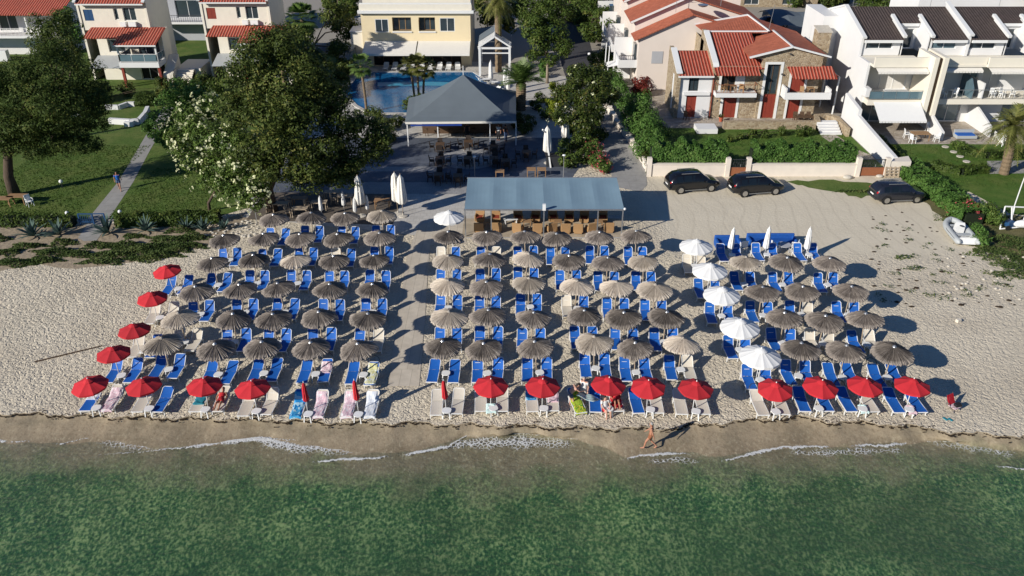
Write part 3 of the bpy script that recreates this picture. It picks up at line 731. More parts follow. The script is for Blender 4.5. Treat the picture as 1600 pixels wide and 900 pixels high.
U_red=mk_fabric_umbrella('beach_parasol','red_fabric',.95,1.73,2.10,8,True,.09,3,.02)
U_white=mk_fabric_umbrella('beach_parasol','white_fabric',1.18,1.84,2.30,14,True,.11,3,.05)
C_red=mk_closed_umbrella('folded_parasol','red_fabric',1.05,2.25,.14)
C_white=mk_closed_umbrella('folded_parasol','white_fabric',.75,2.45,.20)
C_tall=mk_closed_umbrella('folded_parasol','ivory_fabric',1.15,3.6,.36,'pole_wood',.38)
LG={}
for mt in ('blue_fabric','beige_fabric'):
    for nm,ang in (('up',R(60)),('half',R(51)),('low',R(24)),('mid',R(42))):
        LG[(mt,nm,False)]=mk_lounger(mt,ang); 
    LG[(mt,'low',True)]=mk_lounger(mt,R(22),True)
TB=mk_table()
PROTO=set(); 
_used=set()
def place(proto,loc,rz,label,group,scale=None):
    if proto.name in _used or scale is not None: 
        o=copy_thing(proto,loc,rz,label,group,scale)
    else:
        _used.add(proto.name); o=proto; o.location=loc; o.rotation_euler=(0,0,rz); tag(o,label,None,group)
    return o
ORD=['1st','2nd','3rd','4th','5th','6th','7th','8th','9th','10th','11th','12th','13th','14th','15th','16th']
GROUP_L='sun loungers in pairs under the parasols'; GROUP_T='small white tables beside the parasol poles'
def pair(X,Y,where,lt,rt,state='up',dl=-.54,dr=.58,hinge=.12,table=True,tdx=.30,hood=False,tilt=0):
    for side,dx,ty in (('left',dl,lt),('right',dr,rt)):
        if ty is None: continue
        mt='beige_fabric' if ty[0]=='w' else 'blue_fabric'; st={'u':random.choice(('up','up','half')),'l':'low','m':'mid'}[ty[1]] if len(ty)>1 else state
        hd=hood and st=='low'
        place(LG[(mt,st,hd)],(X+dx+random.uniform(-.05,.05),Y+hinge+random.uniform(-.08,.08),0),tilt+random.uniform(-.05,.05),
              f"{'beige' if ty[0]=='w' else 'blue'} lounger {side} of pole, {where}",GROUP_L)
    if table: place(TB,(X+random.uniform(-.02,.16),Y-.33+random.uniform(-.08,.05),0),random.uniform(-.4,.4),f"white table at the pole, {where}",GROUP_T)
# thatched parasols: apex pixels, block by block; rows counted from the sea
TH={'left':[[(252.5,528),(333.7,535.7),(407.4,533),(486.7,534),(561.4,536.7)],
            [(280,487.5),(360,487.5),(424.4,488.5),(497,486.6),(571,488.5)],
            [(303.5,445.6),(374.3,443),(438.6,442.4),(512,443.7),(579,442.4)],
            [(332.8,402),(394,399),(461,399),(520.7,400),(586,399)],
            [(350.7,365),(413,365),(471.6,364),(531,365),(592.5,362)],
            [(427,334),(483,330.5),(538.7,332),(595.5,329.5)]],
    'middle':[[(691.6,533),(760.5,534),(840,532),(931.5,526),(996,533),(1066,529)],
              [(698,485.7),(763.4,485.7),(830.4,487.6),(914.5,484.5),(978,486),(1041,487)],
              [(698.7,436),(761,438),(826,435),(900,437),(964,441),(1024.7,442.8)],
              [(698.7,397.5),(762,396.5),(820.6,394.7),(889.5,398.4),(950,401),(1008.6,400)],
              [(698.7,362.5),(762,362),(821.5,362),(872.5,362.5),(935.8,361.6),(996,362.5)]],
    'right':[[(1253,538),(1323,539.5),(1396,540.6)],[(1228,488),(1290,490),(1357.5,490)],
             [(1193,447),(1258,446),(1331,446)],[(1166.4,400),(1227,401),(1299,402)]]}
NEW={('left',0,0),('left',1,0),('left',3,2),('left',5,3),('middle',0,3),('middle',0,5),('middle',1,0),('middle',2,0),('middle',2,2),('middle',2,3),('middle',2,4),('middle',2,5),
     ('middle',3,0),('middle',3,2),('middle',3,5),('right',3,0)}
BEIGE={('left',1,0):'wW',('left',1,4):'bW',('left',4,3):'wb',('middle',4,0):'wb',('middle',4,1):'bw',('middle',2,3):'wb',('middle',0,5):'bw',
       ('right',2,1):'bw',('right',2,2):'bb',('right',1,1):'ww',('right',1,2):'bw',('right',0,1):'bb'}
FLAT={('left',0,1),('left',0,2),('left',0,3),('left',0,4),('middle',0,0),('right',0,1),('right',0,2)}
for blk,rows in TH.items():
    for r,row in enumerate(rows):
        for c,(ax,ay) in enumerate(row):
            X,Y=G(ax,ay,2.40); new=(blk,r,c) in NEW
            pr=(T_new if new else T_old)[(r*5+c*3+len(blk))%(3 if new else 6)]
            side={'left':'left block','middle':'middle block','right':'right block'}[blk]
            o=place(pr,(X,Y,0),random.uniform(0,6.28),f"{'pale new' if new else 'dark weathered'} thatched parasol, {ORD[c]} in {ORD[r]} thatched row from sea, {side}",'thatched beach parasols in rows')
            o.rotation_euler=(random.gauss(0,.035),random.gauss(0,.035),random.uniform(0,6.28)); s=random.uniform(.93,1.06); o.scale=(s,s,random.uniform(.97,1.03))
            code=BEIGE.get((blk,r,c),'bb').lower(); st='l' if (blk,r,c) in FLAT else ('u' if random.random()<.8 else 'm')
            pair(X,Y,f"{ORD[c]} parasol in {ORD[r]} thatched row from sea, {side}",code[0]+st,code[1]+st,hood=(st=='l'))
# the column of white parasols on the edge of the right block, and one beside the shelter
for i,(ax,ay) in enumerate([(1190,545),(1158,500),(1129.6,450),(1110.7,412.6),(1089,375)]):
    X,Y=G(ax,ay,2.34)
    place(U_white,(X,Y,0),random.uniform(0,6),f"open white parasol, {ORD[i]} from the sea in the column of white parasols",'open white parasols beside the right block')
    cd='ww' if i==4 else 'bb'
    pair(X,Y,f"under the {ORD[i]} white parasol from the sea",cd[0]+'u',cd[1]+'u')
X,Y=G(701,330,2.34); place(U_white,(X,Y,0),.3,'open white parasol standing alone on the boardwalk left of the blue shelter','open white parasols beside the right block')
place(TB,(X+.1,Y-1.1,0),.2,'white table on the boardwalk below the lone white parasol',GROUP_T)
for i,(bx,by) in enumerate([(1138,403),(1194,402),(1258.5,403)]):
    X,Y=G(bx,by)
    o=place(C_white,(X,Y,0),i,f"folded white parasol with sharp tip, {ORD[i]} from the left behind right block",'folded white parasols behind the right block'); o.rotation_euler=(0,.04,i)
    pair(X,Y,f"at the {ORD[i]} folded white parasol behind right block",'bu','bu',dl=-.62,dr=.55)
# red parasols: the front row by the sea (three of them folded) and a column up the left edge
FR=[(140,591.5,'o','bw','l'),(223,594,'o','wb','l'),(315,594,'o','ww','l'),(393,598,'o','ww','m'),(473.5,597,'c','bw','m'),(555,597,'c','ww','m'),(695,593,'c','ww','l'),
    (766,593,'o','ww','l'),(848,593,'o','ww','l'),(949,592.6,'o','bw','l'),(1015,594.5,'o','bw','l'),(1088,598,'o','ww','l'),(1214,597,'o','ww','l'),(1281.5,593.5,'o','bb','l'),(1353.5,593.5,'o','bw','l'),(1429,594.6,'o','bb','l')]
RED_XY=[]
for i,(ax,ay,st,cd,ln) in enumerate(FR):
    if st=='o': X,Y=G(ax,ay,2.12)
    else: X,Y=G(ax,ay,2.3)
    if st=='c': Y=min(Y,36.3)+.0
    RED_XY.append((X,Y))
    o=place(U_red if st=='o' else C_red,(X,Y,0),R(random.uniform(-14,14)),f"{'open' if st=='o' else 'folded'} red parasol, {ORD[i]} from the left in the front row by the sea",'red parasols in the front row' if st=='o' else 'folded red parasols in the front row')
    o.rotation_euler=(random.gauss(0,.03),random.gauss(0,.03),R(random.uniform(-14,14)))
    pair(X,Y,f"{ORD[i]} red parasol from the left, front row",cd[0]+ln,cd[1]+ln,hinge=.72,hood=(i>=12 or i in (7,11)),dl=-.58,dr=.62)
for i,(ax,ay,cd) in enumerate([(174,544,'bb'),(207,508,'wb'),(235.5,457,'ww'),(262,414.5,'bb')]):
    X,Y=G(ax,ay,2.12)
    o=place(U_red,(X,Y,0),0,f"open red parasol at the left edge, {ORD[i]} going up behind the front row",'red parasols up the left edge')
    o.rotation_euler=(random.gauss(0,.03),random.gauss(0,.03),R(random.uniform(-14,14)))
    pair(X+.3,Y+.1,f"{ORD[i]} red parasol up the left edge",cd[0]+'m',cd[1]+'m',hinge=.3)
# ---- towels lying over loungers
def towel(X,Y,mat,label,z0=.40,L=1.2,ang=R(24),B=.55,w=.30,hinge=.72,drop=.16,rz=0):
    t=MB(); path=[]
    path.append((-L-.03,z0-drop)); 
    for i in range(7): path.append((-L+L*i/6.0*.98,z0-.028*math.sin(math.pi*i/6)))
    for i in range(1,5): path.append((B*i/4*math.cos(ang),z0+B*i/4*math.sin(ang)-.01))
    cols=7; vs=[];fs=[]
    for i,(y,z) in enumerate(path):
        for j in range(cols):
            u=-1+2*j/(cols-1); e=abs(u)>.9
            vs.append((u*w*1.06+.012*math.sin(i*1.7),y+.02*math.sin(u*3+i),z+.008*math.sin(u*5+i*1.3)-(.05+.03*math.sin(i*2) if e else 0)+.012))
    for i in range(len(path)-1):
        for j in range(cols-1): a=i*cols+j; fs.append((a,a+1,a+cols+1,a+cols))
    t.add(vs,fs); o=t.build('beach_towel',mat,loc=(X,Y+hinge,0),local=True); o.rotation_euler=(0,0,rz)
    s=o.modifiers.new('thick','SOLIDIFY'); s.thickness=.012
    return tag(o,label,'towel','towels spread over the front row loungers')
f=lambda i,dx:(RED_XY[i][0]+dx,RED_XY[i][1])
towel(*f(0,.62),'towel_pink','pale pink towel on the right lounger of the leftmost front parasol')
towel(*f(0,-.58),'towel_white','grey white towel on the backrest of the leftmost front lounger',L=.25)
towel(*f(2,-.58),'teal_cloth','teal towel on a beige lounger under the 3rd red front parasol',L=.55)
towel(*f(4,-.58),'towel_blue','bright blue towel on lounger left of the 1st folded red parasol',ang=R(42),B=.62)
towel(*f(4,.62),'towel_pink','white and pink towel right of the 1st folded red parasol',ang=R(42),B=.62)
towel(*f(5,-.58),'towel_pink','pink and white towel left of the 2nd folded red parasol',ang=R(42),B=.62)
towel(*f(5,.62),'towel_white','white towel right of the 2nd folded red parasol',ang=R(42),B=.62)
towel(*f(8,.62),'towel_pink','pink towel on lounger right of the 9th red front parasol',L=.4)
towel(*f(8,-.58),'towel_blue','blue towel on the lounger left of the 9th red front parasol',L=.2)
towel(*f(7,.02),'towel_aqua','turquoise towel over the table under the 8th red front parasol',z0=.44,L=.35,B=.2,w=.26,hinge=-.2)
towel(*f(14,.1),'towel_aqua','turquoise towel over the table under the 15th red front parasol',z0=.44,L=.35,B=.15,w=.22,hinge=-.2)
towel(*f(15,.1),'towel_pink','pink towel over the table under the rightmost red front parasol',z0=.44,L=.35,B=.15,w=.22,hinge=-.2)
X,Y=G(561.4,536.7,2.40); towel(X+.58,Y,'towel_yellow','pale yellow towel over a low lounger beside the boardwalk end',hinge=.12)
X,Y=G(486.7,534,2.40); towel(X+.58,Y,'towel_pink','pink towel hanging off a low blue lounger above the folded parasol',hinge=.12,L=.3)
# ================================================================ BUILDINGS
def opening(parent,p0,p1,hole,style='window',depth=.16,name=None,pane='glass',frame='white_paint',bars=1):
    """a window or door filling a wall opening; hole = (u0,u1,z0,z1) along p0->p1"""
    p0=Vector((p0[0],p0[1],0));p1=Vector((p1[0],p1[1],0)); d=(p1-p0).normalized(); nin=Vector((-d.y,d.x,0)); a,b,c,e=hole
    P=lambda u,w,k: p0+d*u+nin*k+Vector((0,0,w))
    m=MB(); t=.07
    def bx(u0,u1,w0,w1,k0,k1):
        q=[P(u0,w0,k0),P(u1,w0,k0),P(u1,w0,k1),P(u0,w0,k1),P(u0,w1,k0),P(u1,w1,k0),P(u1,w1,k1),P(u0,w1,k1)]
        m.add(q,[(0,3,2,1),(4,5,6,7),(0,1,5,4),(1,2,6,5),(2,3,7,6),(3,0,4,7)])
    a+=.003;b-=.003;c+=.003;e-=.003
    if style=='shutter':
        bx(a,b,c,e,depth-.05,depth+.02); nm=int((b-a)/.62)+1
        for i in range(1,nm): bx(a+(b-a)*i/nm-.02,a+(b-a)*i/nm+.02,c,e,depth-.07,depth-.05)
        k=int((e-c)/.12)
        for i in range(k): bx(a+.06,b-.06,c+.06+i*(e-c-.1)/k,c+.12+i*(e-c-.1)/k,depth-.062,depth-.05)
        return m.build(name or 'shutter','red_shutter' if frame=='white_paint' else frame,parent)
    bx(a,b,c,c+t,depth-.05,depth+.05);bx(a,b,e-t,e,depth-.05,depth+.05);bx(a,a+t,c+t,e-t,depth-.05,depth+.05);bx(b-t,b,c+t,e-t,depth-.05,depth+.05)
    for i in range(1,bars+1):
        u=a+(b-a)*i/(bars+1); bx(u-t*.5,u+t*.5,c+t,e-t,depth-.04,depth+.04)
    w=m.build(name or 'window',frame,parent)
    m=MB(); m.poly([P(a+t,c+t,depth),P(b-t,c+t,depth),P(b-t,e-t,depth),P(a+t,e-t,depth)]); m.build('pane',pane,w)
    return w
def railing(parent,pts,z0,h,mat='dark_metal',step=.14,glass=False,name='railing',th=.035):
    m=MB()
    for i in range(len(pts)-1):
        a=Vector(pts[i]+(z0,)); b=Vector(pts[i+1]+(z0,)); L=(b-a).length; d=(b-a)/L
        m.bar(a+Vector((0,0,h)),b+Vector((0,0,h)),.05,.05); m.bar(a+Vector((0,0,.1)),b+Vector((0,0,.1)),.03,.03)
        n=max(1,int(L/(1.2 if glass else step)))
        for k in range(n+1): q=a+d*(L*k/n); m.bar(q,q+Vector((0,0,h)),th,th)
    o=m.build(name,mat,parent)
    if glass:
        m=MB()
        for i in range(len(pts)-1):
            a=Vector(pts[i]+(z0+.12,)); b=Vector(pts[i+1]+(z0+.12,)); u=Vector((0,0,h-.2)); m.poly([a,b,b+u,a+u])
        m.build('glass_panel','glass_blue',o)
    return o
def patio_chair(name,label,loc,rz,mat,group):
    t=lthing(name,label,'chair',loc,rz,group); m=MB(); m.obox((0,0,.43),(.46,.44,.05)); m.build('seat',mat,t)
    MB().obox((0,.22,.70),(.46,.05,.52),(-.18,0,0)).build('backrest',mat,t)
    m=MB()
    for s in (-1,1): m.bar((s*.24,-.2,.64),(s*.24,.2,.66),.05,.04); m.bar((s*.24,-.2,.43),(s*.24,-.2,.64),.04,.04)
    m.build('armrest',mat,t)
    for sx in (-1,1):
        for sy in (-1,1): MB().bar((sx*.2,sy*.19,.42),(sx*.22,sy*.23,0),.045,.045).build('leg',mat,t)
    return t
def patio_table(label,loc,w,d,mat,group=None,rz=0,h=.73,rnd=False,name='table'):
    t=lthing(name,label,'table',loc,rz,group); m=MB()
    if rnd: m.lathe([(w,h-.04),(w,h)],24)
    else: m.obox((0,0,h-.02),(w,d,.045))
    m.build('tabletop',mat,t)
    for sx in (-1,1):
        for sy in (-1,1): k=.62 if rnd else .44; MB().bar((sx*w*k,sy*(w if rnd else d)*k,h-.045),(sx*w*k,sy*(w if rnd else d)*k,0),.06,.06).build('leg',mat,t)
    return t
# ---------------------------------------------------------------- the stone house
def stone_house():
    F=86.7
    h=thing('stone_house','rubble stone house with red tiled roofs, red shutters and a tall central doorway','house',(26,F,0))
    A0,A1,B1,C1=17.5,21.2,26.2,32.4
    m=MB()
    hA=[(.85,1.95,.05,2.45),(.95,2.0,2.95,4.45)]
    m.wall((A0+.3,F),(A1,F),0,4.85,hA)
    m.build('white_front','white_wall',h)
    for k in (0,1): opening(h,(A0+.3,F),(A1,F),hA[k],'shutter' if k==0 else 'window',name='shutter' if k==0 else 'window',frame='white_paint' if k==0 else 'dark_metal')
    m=MB(); m.box(A0+.75,A1-.15,F-.28,F-.003,2.55,2.85); m.build('lintel','white_wall',h)
    # left wing, stone side wall with sloped top
    m=MB()
    m.prism_x([(F-.25,0),(F-.25,4.9),(F+.3,5.05),(F+4.2,6.4),(F+5.5,6.4),(F+5.5,0)],A0-.12,A0+.3)
    m.prism_x([(F+.002,0),(F+.002,5.5),(F+.3,5.75),(F+6.3,7.75),(F+7.5,7.75),(F+7.5,0)],A1,A1+.42)
    m.box(A0+.3,A1,F+3.9,F+4.2,0,6.2)
    hB=[(1.0,2.45,0,2.42),(.55,2.0,2.95,5.05)]
    m.wall((A1+.42,F),(B1,F),0,5.6,hB)
    hC=[(.55,1.95,.05,5.85),(3.3,4.6,0,2.35),(3.25,4.7,2.95,5.1)]
    m.wall((B1,F-.25),(C1,F-.25),0,6.55,hC); m.poly([(B1,F-.25,0),(B1,F-.25,6.5),(B1,F+.3,6.5),(B1,F+.3,0)][::-1])
    m.wall((C1,F-.25),(C1,F+12),0,6.6)
    x0,x1,xa=24.75,33.0,28.95
    m.poly([(B1,F-.25,6.55),(C1,F-.25,6.55),(C1,F-.25,6.72),(xa,F-.25,7.65),(B1,F-.25,6.97)])
    m.poly([(x0+.1,F-.25,6.5),(B1,F-.25,6.4),(B1,F-.25,6.97),(x0+.1,F-.25,6.62)])
    m.wall((A1,F+12),(A1,F+6),0,6.8)
    m.build('stone_wall','rubble_stone',h)
    for hh,pp in ((hB[0],'shutter'),(hB[1],'dark')):
        opening(h,(A1+.42,F),(B1,F),hh,'shutter' if pp=='shutter' else 'window',frame='white_paint' if pp=='shutter' else 'dark_wood',pane='dark_room')
    # white jambs beside the openings
    m=MB()
    def jamb(X0,X1,z0,z1,y): m.box(X0,X1,y-.05,y+.003,z0,z1)
    for s in (A1+.42+1.0,): jamb(s-.26,s-.002,0,2.42,F); jamb(s+1.452,s+1.7,0,2.42,F)
    jamb(A1+.42+.3,A1+.42+.548,2.95,5.05,F); jamb(A1+.42+2.002,A1+.42+3.0,2.95,5.05,F)
    cx=B1+.55; jamb(cx-.28,cx-.002,0,6.1,F-.25); jamb(cx+1.402,cx+1.68,0,6.1,F-.25); jamb(cx-.002,cx+1.402,5.852,6.1,F-.25)
    jamb(B1+3.05,B1+3.298,0,2.35,F-.25); jamb(B1+4.602,B1+4.85,0,2.35,F-.25); jamb(B1+3.0,B1+3.248,2.95,5.1,F-.25); jamb(B1+4.702,B1+4.95,2.95,5.1,F-.25)
    m.build('white_jamb','white_paint',h)
    C0=(B1,F-.25);C9=(C1,F-.25)
    opening(h,C0,C9,(.55,1.95,.05,2.6),'shutter',depth=.2,name='door'); opening(h,C0,C9,(.55,1.95,2.6,5.85),'window',depth=.3,frame='dark_wood',pane='glass')
    opening(h,C0,C9,hC[1],'shutter'); opening(h,C0,C9,(3.25,4.7,2.95,5.1),'shutter',depth=.1)
    # roofs
    m=MB(); m.slab([(A0+.05,F-.45,4.72),(A1+.02,F-.45,4.72),(A1+.02,F+3.9,6.25),(A0+.05,F+3.9,6.25)],.12)
    m.slab([(A1+.3,F-.35,5.45),(B1+.2,F-.35,5.45),(B1+.2,F+6.4,7.65),(A1+.3,F+6.4,7.65)],.12)
    m.slab([(A1+.05,F-1.3,5.0),(B1-.35,F-1.3,5.0),(B1-.35,F+.06,5.48),(A1+.05,F+.06,5.48)],.10)
    m.slab([(B1+3.0,F-1.75,4.75),(C1+1.3,F-1.75,4.75),(C1+1.1,F-.2,5.65),(B1+2.6,F-.2,5.65)],.10)
    m.slab([(C1+.02,F-.1,5.2),(C1+2.2,F-.1,4.5),(C1+2.2,F+4,4.5),(C1+.02,F+4,5.2)],.10)
    m.build('tiled_roof','roof_tile',h)
    m=MB()
    m.slab([(x0,F-.5,6.62),(xa,F-.5,7.68),(xa,F+6.4,7.68),(x0,F+6.4,6.62)][::1],.1)
    m.slab([(xa,F-.5,7.68),(x1,F-.5,6.66),(x1,F+11,6.66),(xa,F+9.5,7.68)],.1)
    m.slab([(A1+.1,F+6.3,7.66),(B1+2,F+6.3,7.66),(26.9,F+10.5,8.6)],.1); m.slab([(A1+.1,F+6.3,7.66),(26.9,F+10.5,8.6),(A1-.2,F+10.5,7.6)],.1)
    m.slab([(B1+2,F+6.3,7.7),(x1,F+11,6.7),(26.9,F+10.5,8.6)],.1); m.slab([(26.9,F+10.5,8.6),(x1,F+11,6.7),(30,F+15,6.5),(22,F+15,6.5)],.1)
    m.build('plain_roof','roof_tile_far',h)
    # white copings
    m=MB()
    m.prism_x([(F-.35,4.9),(F-.35,5.02),(F+.3,5.19),(F+4.2,6.54),(F+4.2,6.42),(F+.3,5.07)],A0-.2,A0+.42)
    m.prism_x([(F-.1,5.5),(F-.1,5.62),(F+.3,5.89),(F+6.3,7.9),(F+6.3,7.78),(F+.3,5.77)],A1-.08,A1+.52)
    for a,b in (((x0-.1,6.56),(xa,7.66)),((xa,7.66),(x1+.1,6.62))): m.bar((a[0],F-.55,a[1]+.06),(b[0],F-.55,b[1]+.06),.22,.16)
    m.bar((A1+.3,F+6.4,7.75),(B1+2,F+6.4,7.75),.2,.12); m.bar((26.9,F+10.5,8.68),(B1+2.2,F+6.4,7.78),.18,.1); m.bar((xa,F-.4,7.74),(xa,F+7,7.74),.18,.1); m.bar((A1-.3,F+10.4,7.7),(26.9,F+10.5,8.68),.22,.14)
    m.box(A0+.0,A1+.05,F-.50,F-.32,4.50,4.68)
    m.build('coping','white_paint',h)
    # balconies
    m=MB(); m.box(A1+.25,B1-.45,F-1.25,F-.003,2.62,3.05); m.build('balcony','white_wall',h)
    railing(h,[(A1+.3,F-.1),(A1+.3,F-1.2),(B1-.5,F-1.2),(B1-.5,F-.1)],3.05,.9,'rust_metal',1.2)
    m=MB(); Y=F-.253
    m.box(B1+2.35,C1+1.0,Y-1.5,Y,2.55,2.85); m.box(B1+2.35,B1+2.53,Y-1.5,Y,2.85,3.75); m.box(B1+2.53,C1+1.0,Y-1.5,Y-1.32,2.85,3.25); m.box(C1+.82,C1+1.0,Y-1.32,Y,2.85,3.6); m.build('balcony','white_wall',h)
    m=MB(); m.tube((C1+2.1,F-.2,0),(C1+2.1,F-.2,4.5),.09); m.tube((C1+2.1,F+3.8,0),(C1+2.1,F+3.8,4.5),.09); m.bar((C1+2.1,F-.25,4.45),(C1+2.1,F+4,4.45),.14,.14); m.build('porch_post','white_paint',h)
    m=MB(); m.path([(A1-.05,F-.12,4.6),(A1+.12,F-.12,4.2),(A1+.12,F-.12,0)],.05,6); m.build('downpipe','red_shutter',h)
    m=MB()
    for x,z in ((B1-.3-4.0,2.0),(28.9,6.95),(28.35,4.85),(28.5,2.5)): m.sph((x,F-.42,z),(.12,.14,.1),8,6)
    m.build('wall_lamp','dark_metal',h)
    m=MB(); m.box(A0-.125,A0-.11,F+1.2,F+1.9,.6,4.4); m.build('white_panel','white_paint',h)
    m=MB(); m.tube((28.3,F+6.5,7.6),(28.6,F+6.5,10.6),.03,.02,6); m.build('roof_pole','grey_metal',h)
    m=MB(); m.box(33.4,34.8,F+5,F+6.6,0,8.0); m.build('chimney','rubble_stone',h); m=MB(); m.slab([(33.3,F+4.9,8.0),(34.9,F+4.9,8.0),(34.9,F+6.7,8.35),(33.3,F+6.7,8.35)],.1); m.build('chimney_cap','stone_pale',h)
stone_house()
for i,(x,y,rz,mt,lb) in enumerate([(22.4,86.0,.4,'tan_wicker','brown chair at the left end of the stone house balcony'),(24.2,85.9,-.5,'tan_wicker','brown chair at the right end of the stone house balcony')]): patio_chair('balcony_chair',lb,(x,y,3.055),rz+math.pi,mt,'brown balcony chairs')
patio_table('small brown table between two chairs on the stone house balcony',(23.3,85.9,3.055),.6,.6,'wood')
patio_chair('balcony_chair','wooden chair on the white balcony under the red tile canopy',(30.6,85.7,2.855),2.4,'wood','brown balcony chairs')
patio_table('wooden table on the white balcony under the red tile canopy',(31.4,85.75,2.855),.7,.6,'wood')
patio_table('dark wooden table in front of the stone house right shutter',(31.0,84.9,.02),2.0,.8,'dark_wood')
for i,x in enumerate((30.3,31.0,31.7)): patio_chair('garden_chair',f'dark wooden chair, {ORD[i]} of three in front of the stone house shutter',(x,85.6,.02),0,'dark_wood','dark chairs at the stone house')
patio_chair('garden_chair','pale garden chair at the white front of the stone house left wing',(20.7,86.1,.02),.3,'boat_grey',None)
patio_chair('garden_chair','dark garden chair in the shade by the stone house corner',(18.7,85.9,.02),.5,'dark_wood',None)
def pot(x,y,mat,label,s=1):
    t=lthing('flower_pot',label,'pot',(x,y,.02)); MB().lathe([(.16*s,0),(.24*s,.4*s),(.27*s,.42*s),(.27*s,.48*s),(.22*s,.48*s),(.20*s,.40*s)],14).build('pot',mat,t)
    m=MB(); rg=random.Random(x)
    for i in range(26):
        a=rg.uniform(0,6.28); r=rg.uniform(.1,.3)*s; m.obox((r*math.cos(a),r*math.sin(a),(.5+rg.uniform(0,.25))*s),(.16*s,.1*s,.01),(rg.uniform(-1,1),rg.uniform(-1,1),a))
    m.build('plant','leaf_red' if mat=='red_lamp' else 'leaf_mid',t)
g=G(1126,190); pot(g[0],g[1],'clay','terracotta flower pot on the stone terrace left of the front door'); g=G(1281,190); pot(g[0],g[1],'red_lamp','red flower pot on the terrace wall above the garden steps')
# terrace wall, steps and slab of the stone house garden
w=thing('terrace_wall','low rubble stone retaining wall in front of the stone house terrace','wall',(25,83.3,0))
m=MB(); m.box(22.0,31.6,82.9,83.35,0,.85); m.build('stone_face','rubble_stone',w)
m=MB(); m.prism([(31.6,82.9),(31.6,83.35),(32.0,85.1),(33.6,85.4),(34.4,84.3),(34.3,80.6),(34.0,80.6),(33.9,84.0),(33.2,84.8),(32.4,84.6),(32.0,82.9)],0,.95); m.build('curved_wall','rubble_stone',w)
t=thing('garden_steps','white marble garden steps between stone walls','steps',(32.8,82.4,0)); m=MB()
for i in range(5): m.box(31.65,33.8,81.2+.42*i,83.4+.1,0+.002*i,.16*(i+1))
m.build('step','white_wall',t)
t=thing('white_slab','white concrete lid lying in the shaded garden of the stone house','slab',G3(1102,206)); g=G(1102,206); MB().obox((g[0],g[1],.35),(2.1,1.8,.5),(0,0,0)).build('lid','white_wall',t)
# front garden wall with two gates
w=thing('garden_wall','long cream garden wall with a hedge behind it beside the parked cars','wall',(22,70.2,0))
m=MB()
gx0,gx1=G(1138,275)[0],G(1164,275)[0]; hx0,hx1=G(1338,272)[0],G(1376,272)[0]
for a,b in ((12.2,gx0-.25),(gx1+.25,hx0-.25)): m.box(a,b,70.05,70.3,0,1.12)
m.build('wall','garden_wall',w)
m=MB()
for a in (12.4,gx0-.18,gx1+.18,hx0-.18,hx1+.18): m.box(a-.2,a+.2,69.95,70.4,0,1.75)
m.build('pillar','garden_wall',w)
m=MB(); 
for a,b in ((12.6,gx0-.39),(gx1+.39,hx0-.39)): m.box(a,b,69.99,70.36,1.123,1.19)
m.build('coping','garden_wall',w)
def gate(nm,label,x0,x1):
    t=thing('garden_gate',label,'gate',((x0+x1)/2,70.1,0)); m=MB(); m.box(x0+.04,x1-.04,70.08,70.14,.06,.85); m.build('panel','rust_metal',t)
    m=MB(); n=int((x1-x0)/.16)
    for i in range(n+1): x=x0+.05+(x1-x0-.1)*i/n; m.bar((x,70.11,.85),(x,70.11,1.6),.03,.03)
    m.bar((x0+.03,70.11,1.6),(x1-.03,70.11,1.6),.06,.05); m.bar((x0+.03,70.11,.87),(x1-.03,70.11,.87),.05,.05)
    for k in range(6):
        a=[(x0+.2+(x1-x0-.4)*k/5+.13*math.cos(q*.8),70.11,1.2+.16*math.sin(q*.8)) for q in range(9)]; m.path(a,.014,4)
    m.build('scrollwork','dark_metal',t); m=MB(); m.obox(((x0+x1)/2+.2,70.05,1.05),(.06,.05,.22)); m.build('lock','grey_metal',t)
gate('a','narrow rusty iron gate in the cream wall behind the two black cars',gx0,gx1); gate('b','wide rusty iron double gate at the right end of the cream wall',hx0,hx1)
w=thing('boundary_wall','tall white boundary wall stepping down from the white houses to the gate','wall',(35,78,0))
m=MB(); m.prism_x([(70.9,0),(70.9,1.5),(76,1.9),(80.5,2.3),(80.5,2.9),(84.5,3.4),(84.5,0)],34.7,35.05); m.build('sloping_wall','white_wall',w)
m=MB(); m.prism([(hx1+.4,70.0),(35.9,70.0),(36.2,71.4),(35.06,71.0),(34.69,70.9)],0,1.45); m.build('corner_wall','garden_wall',w)
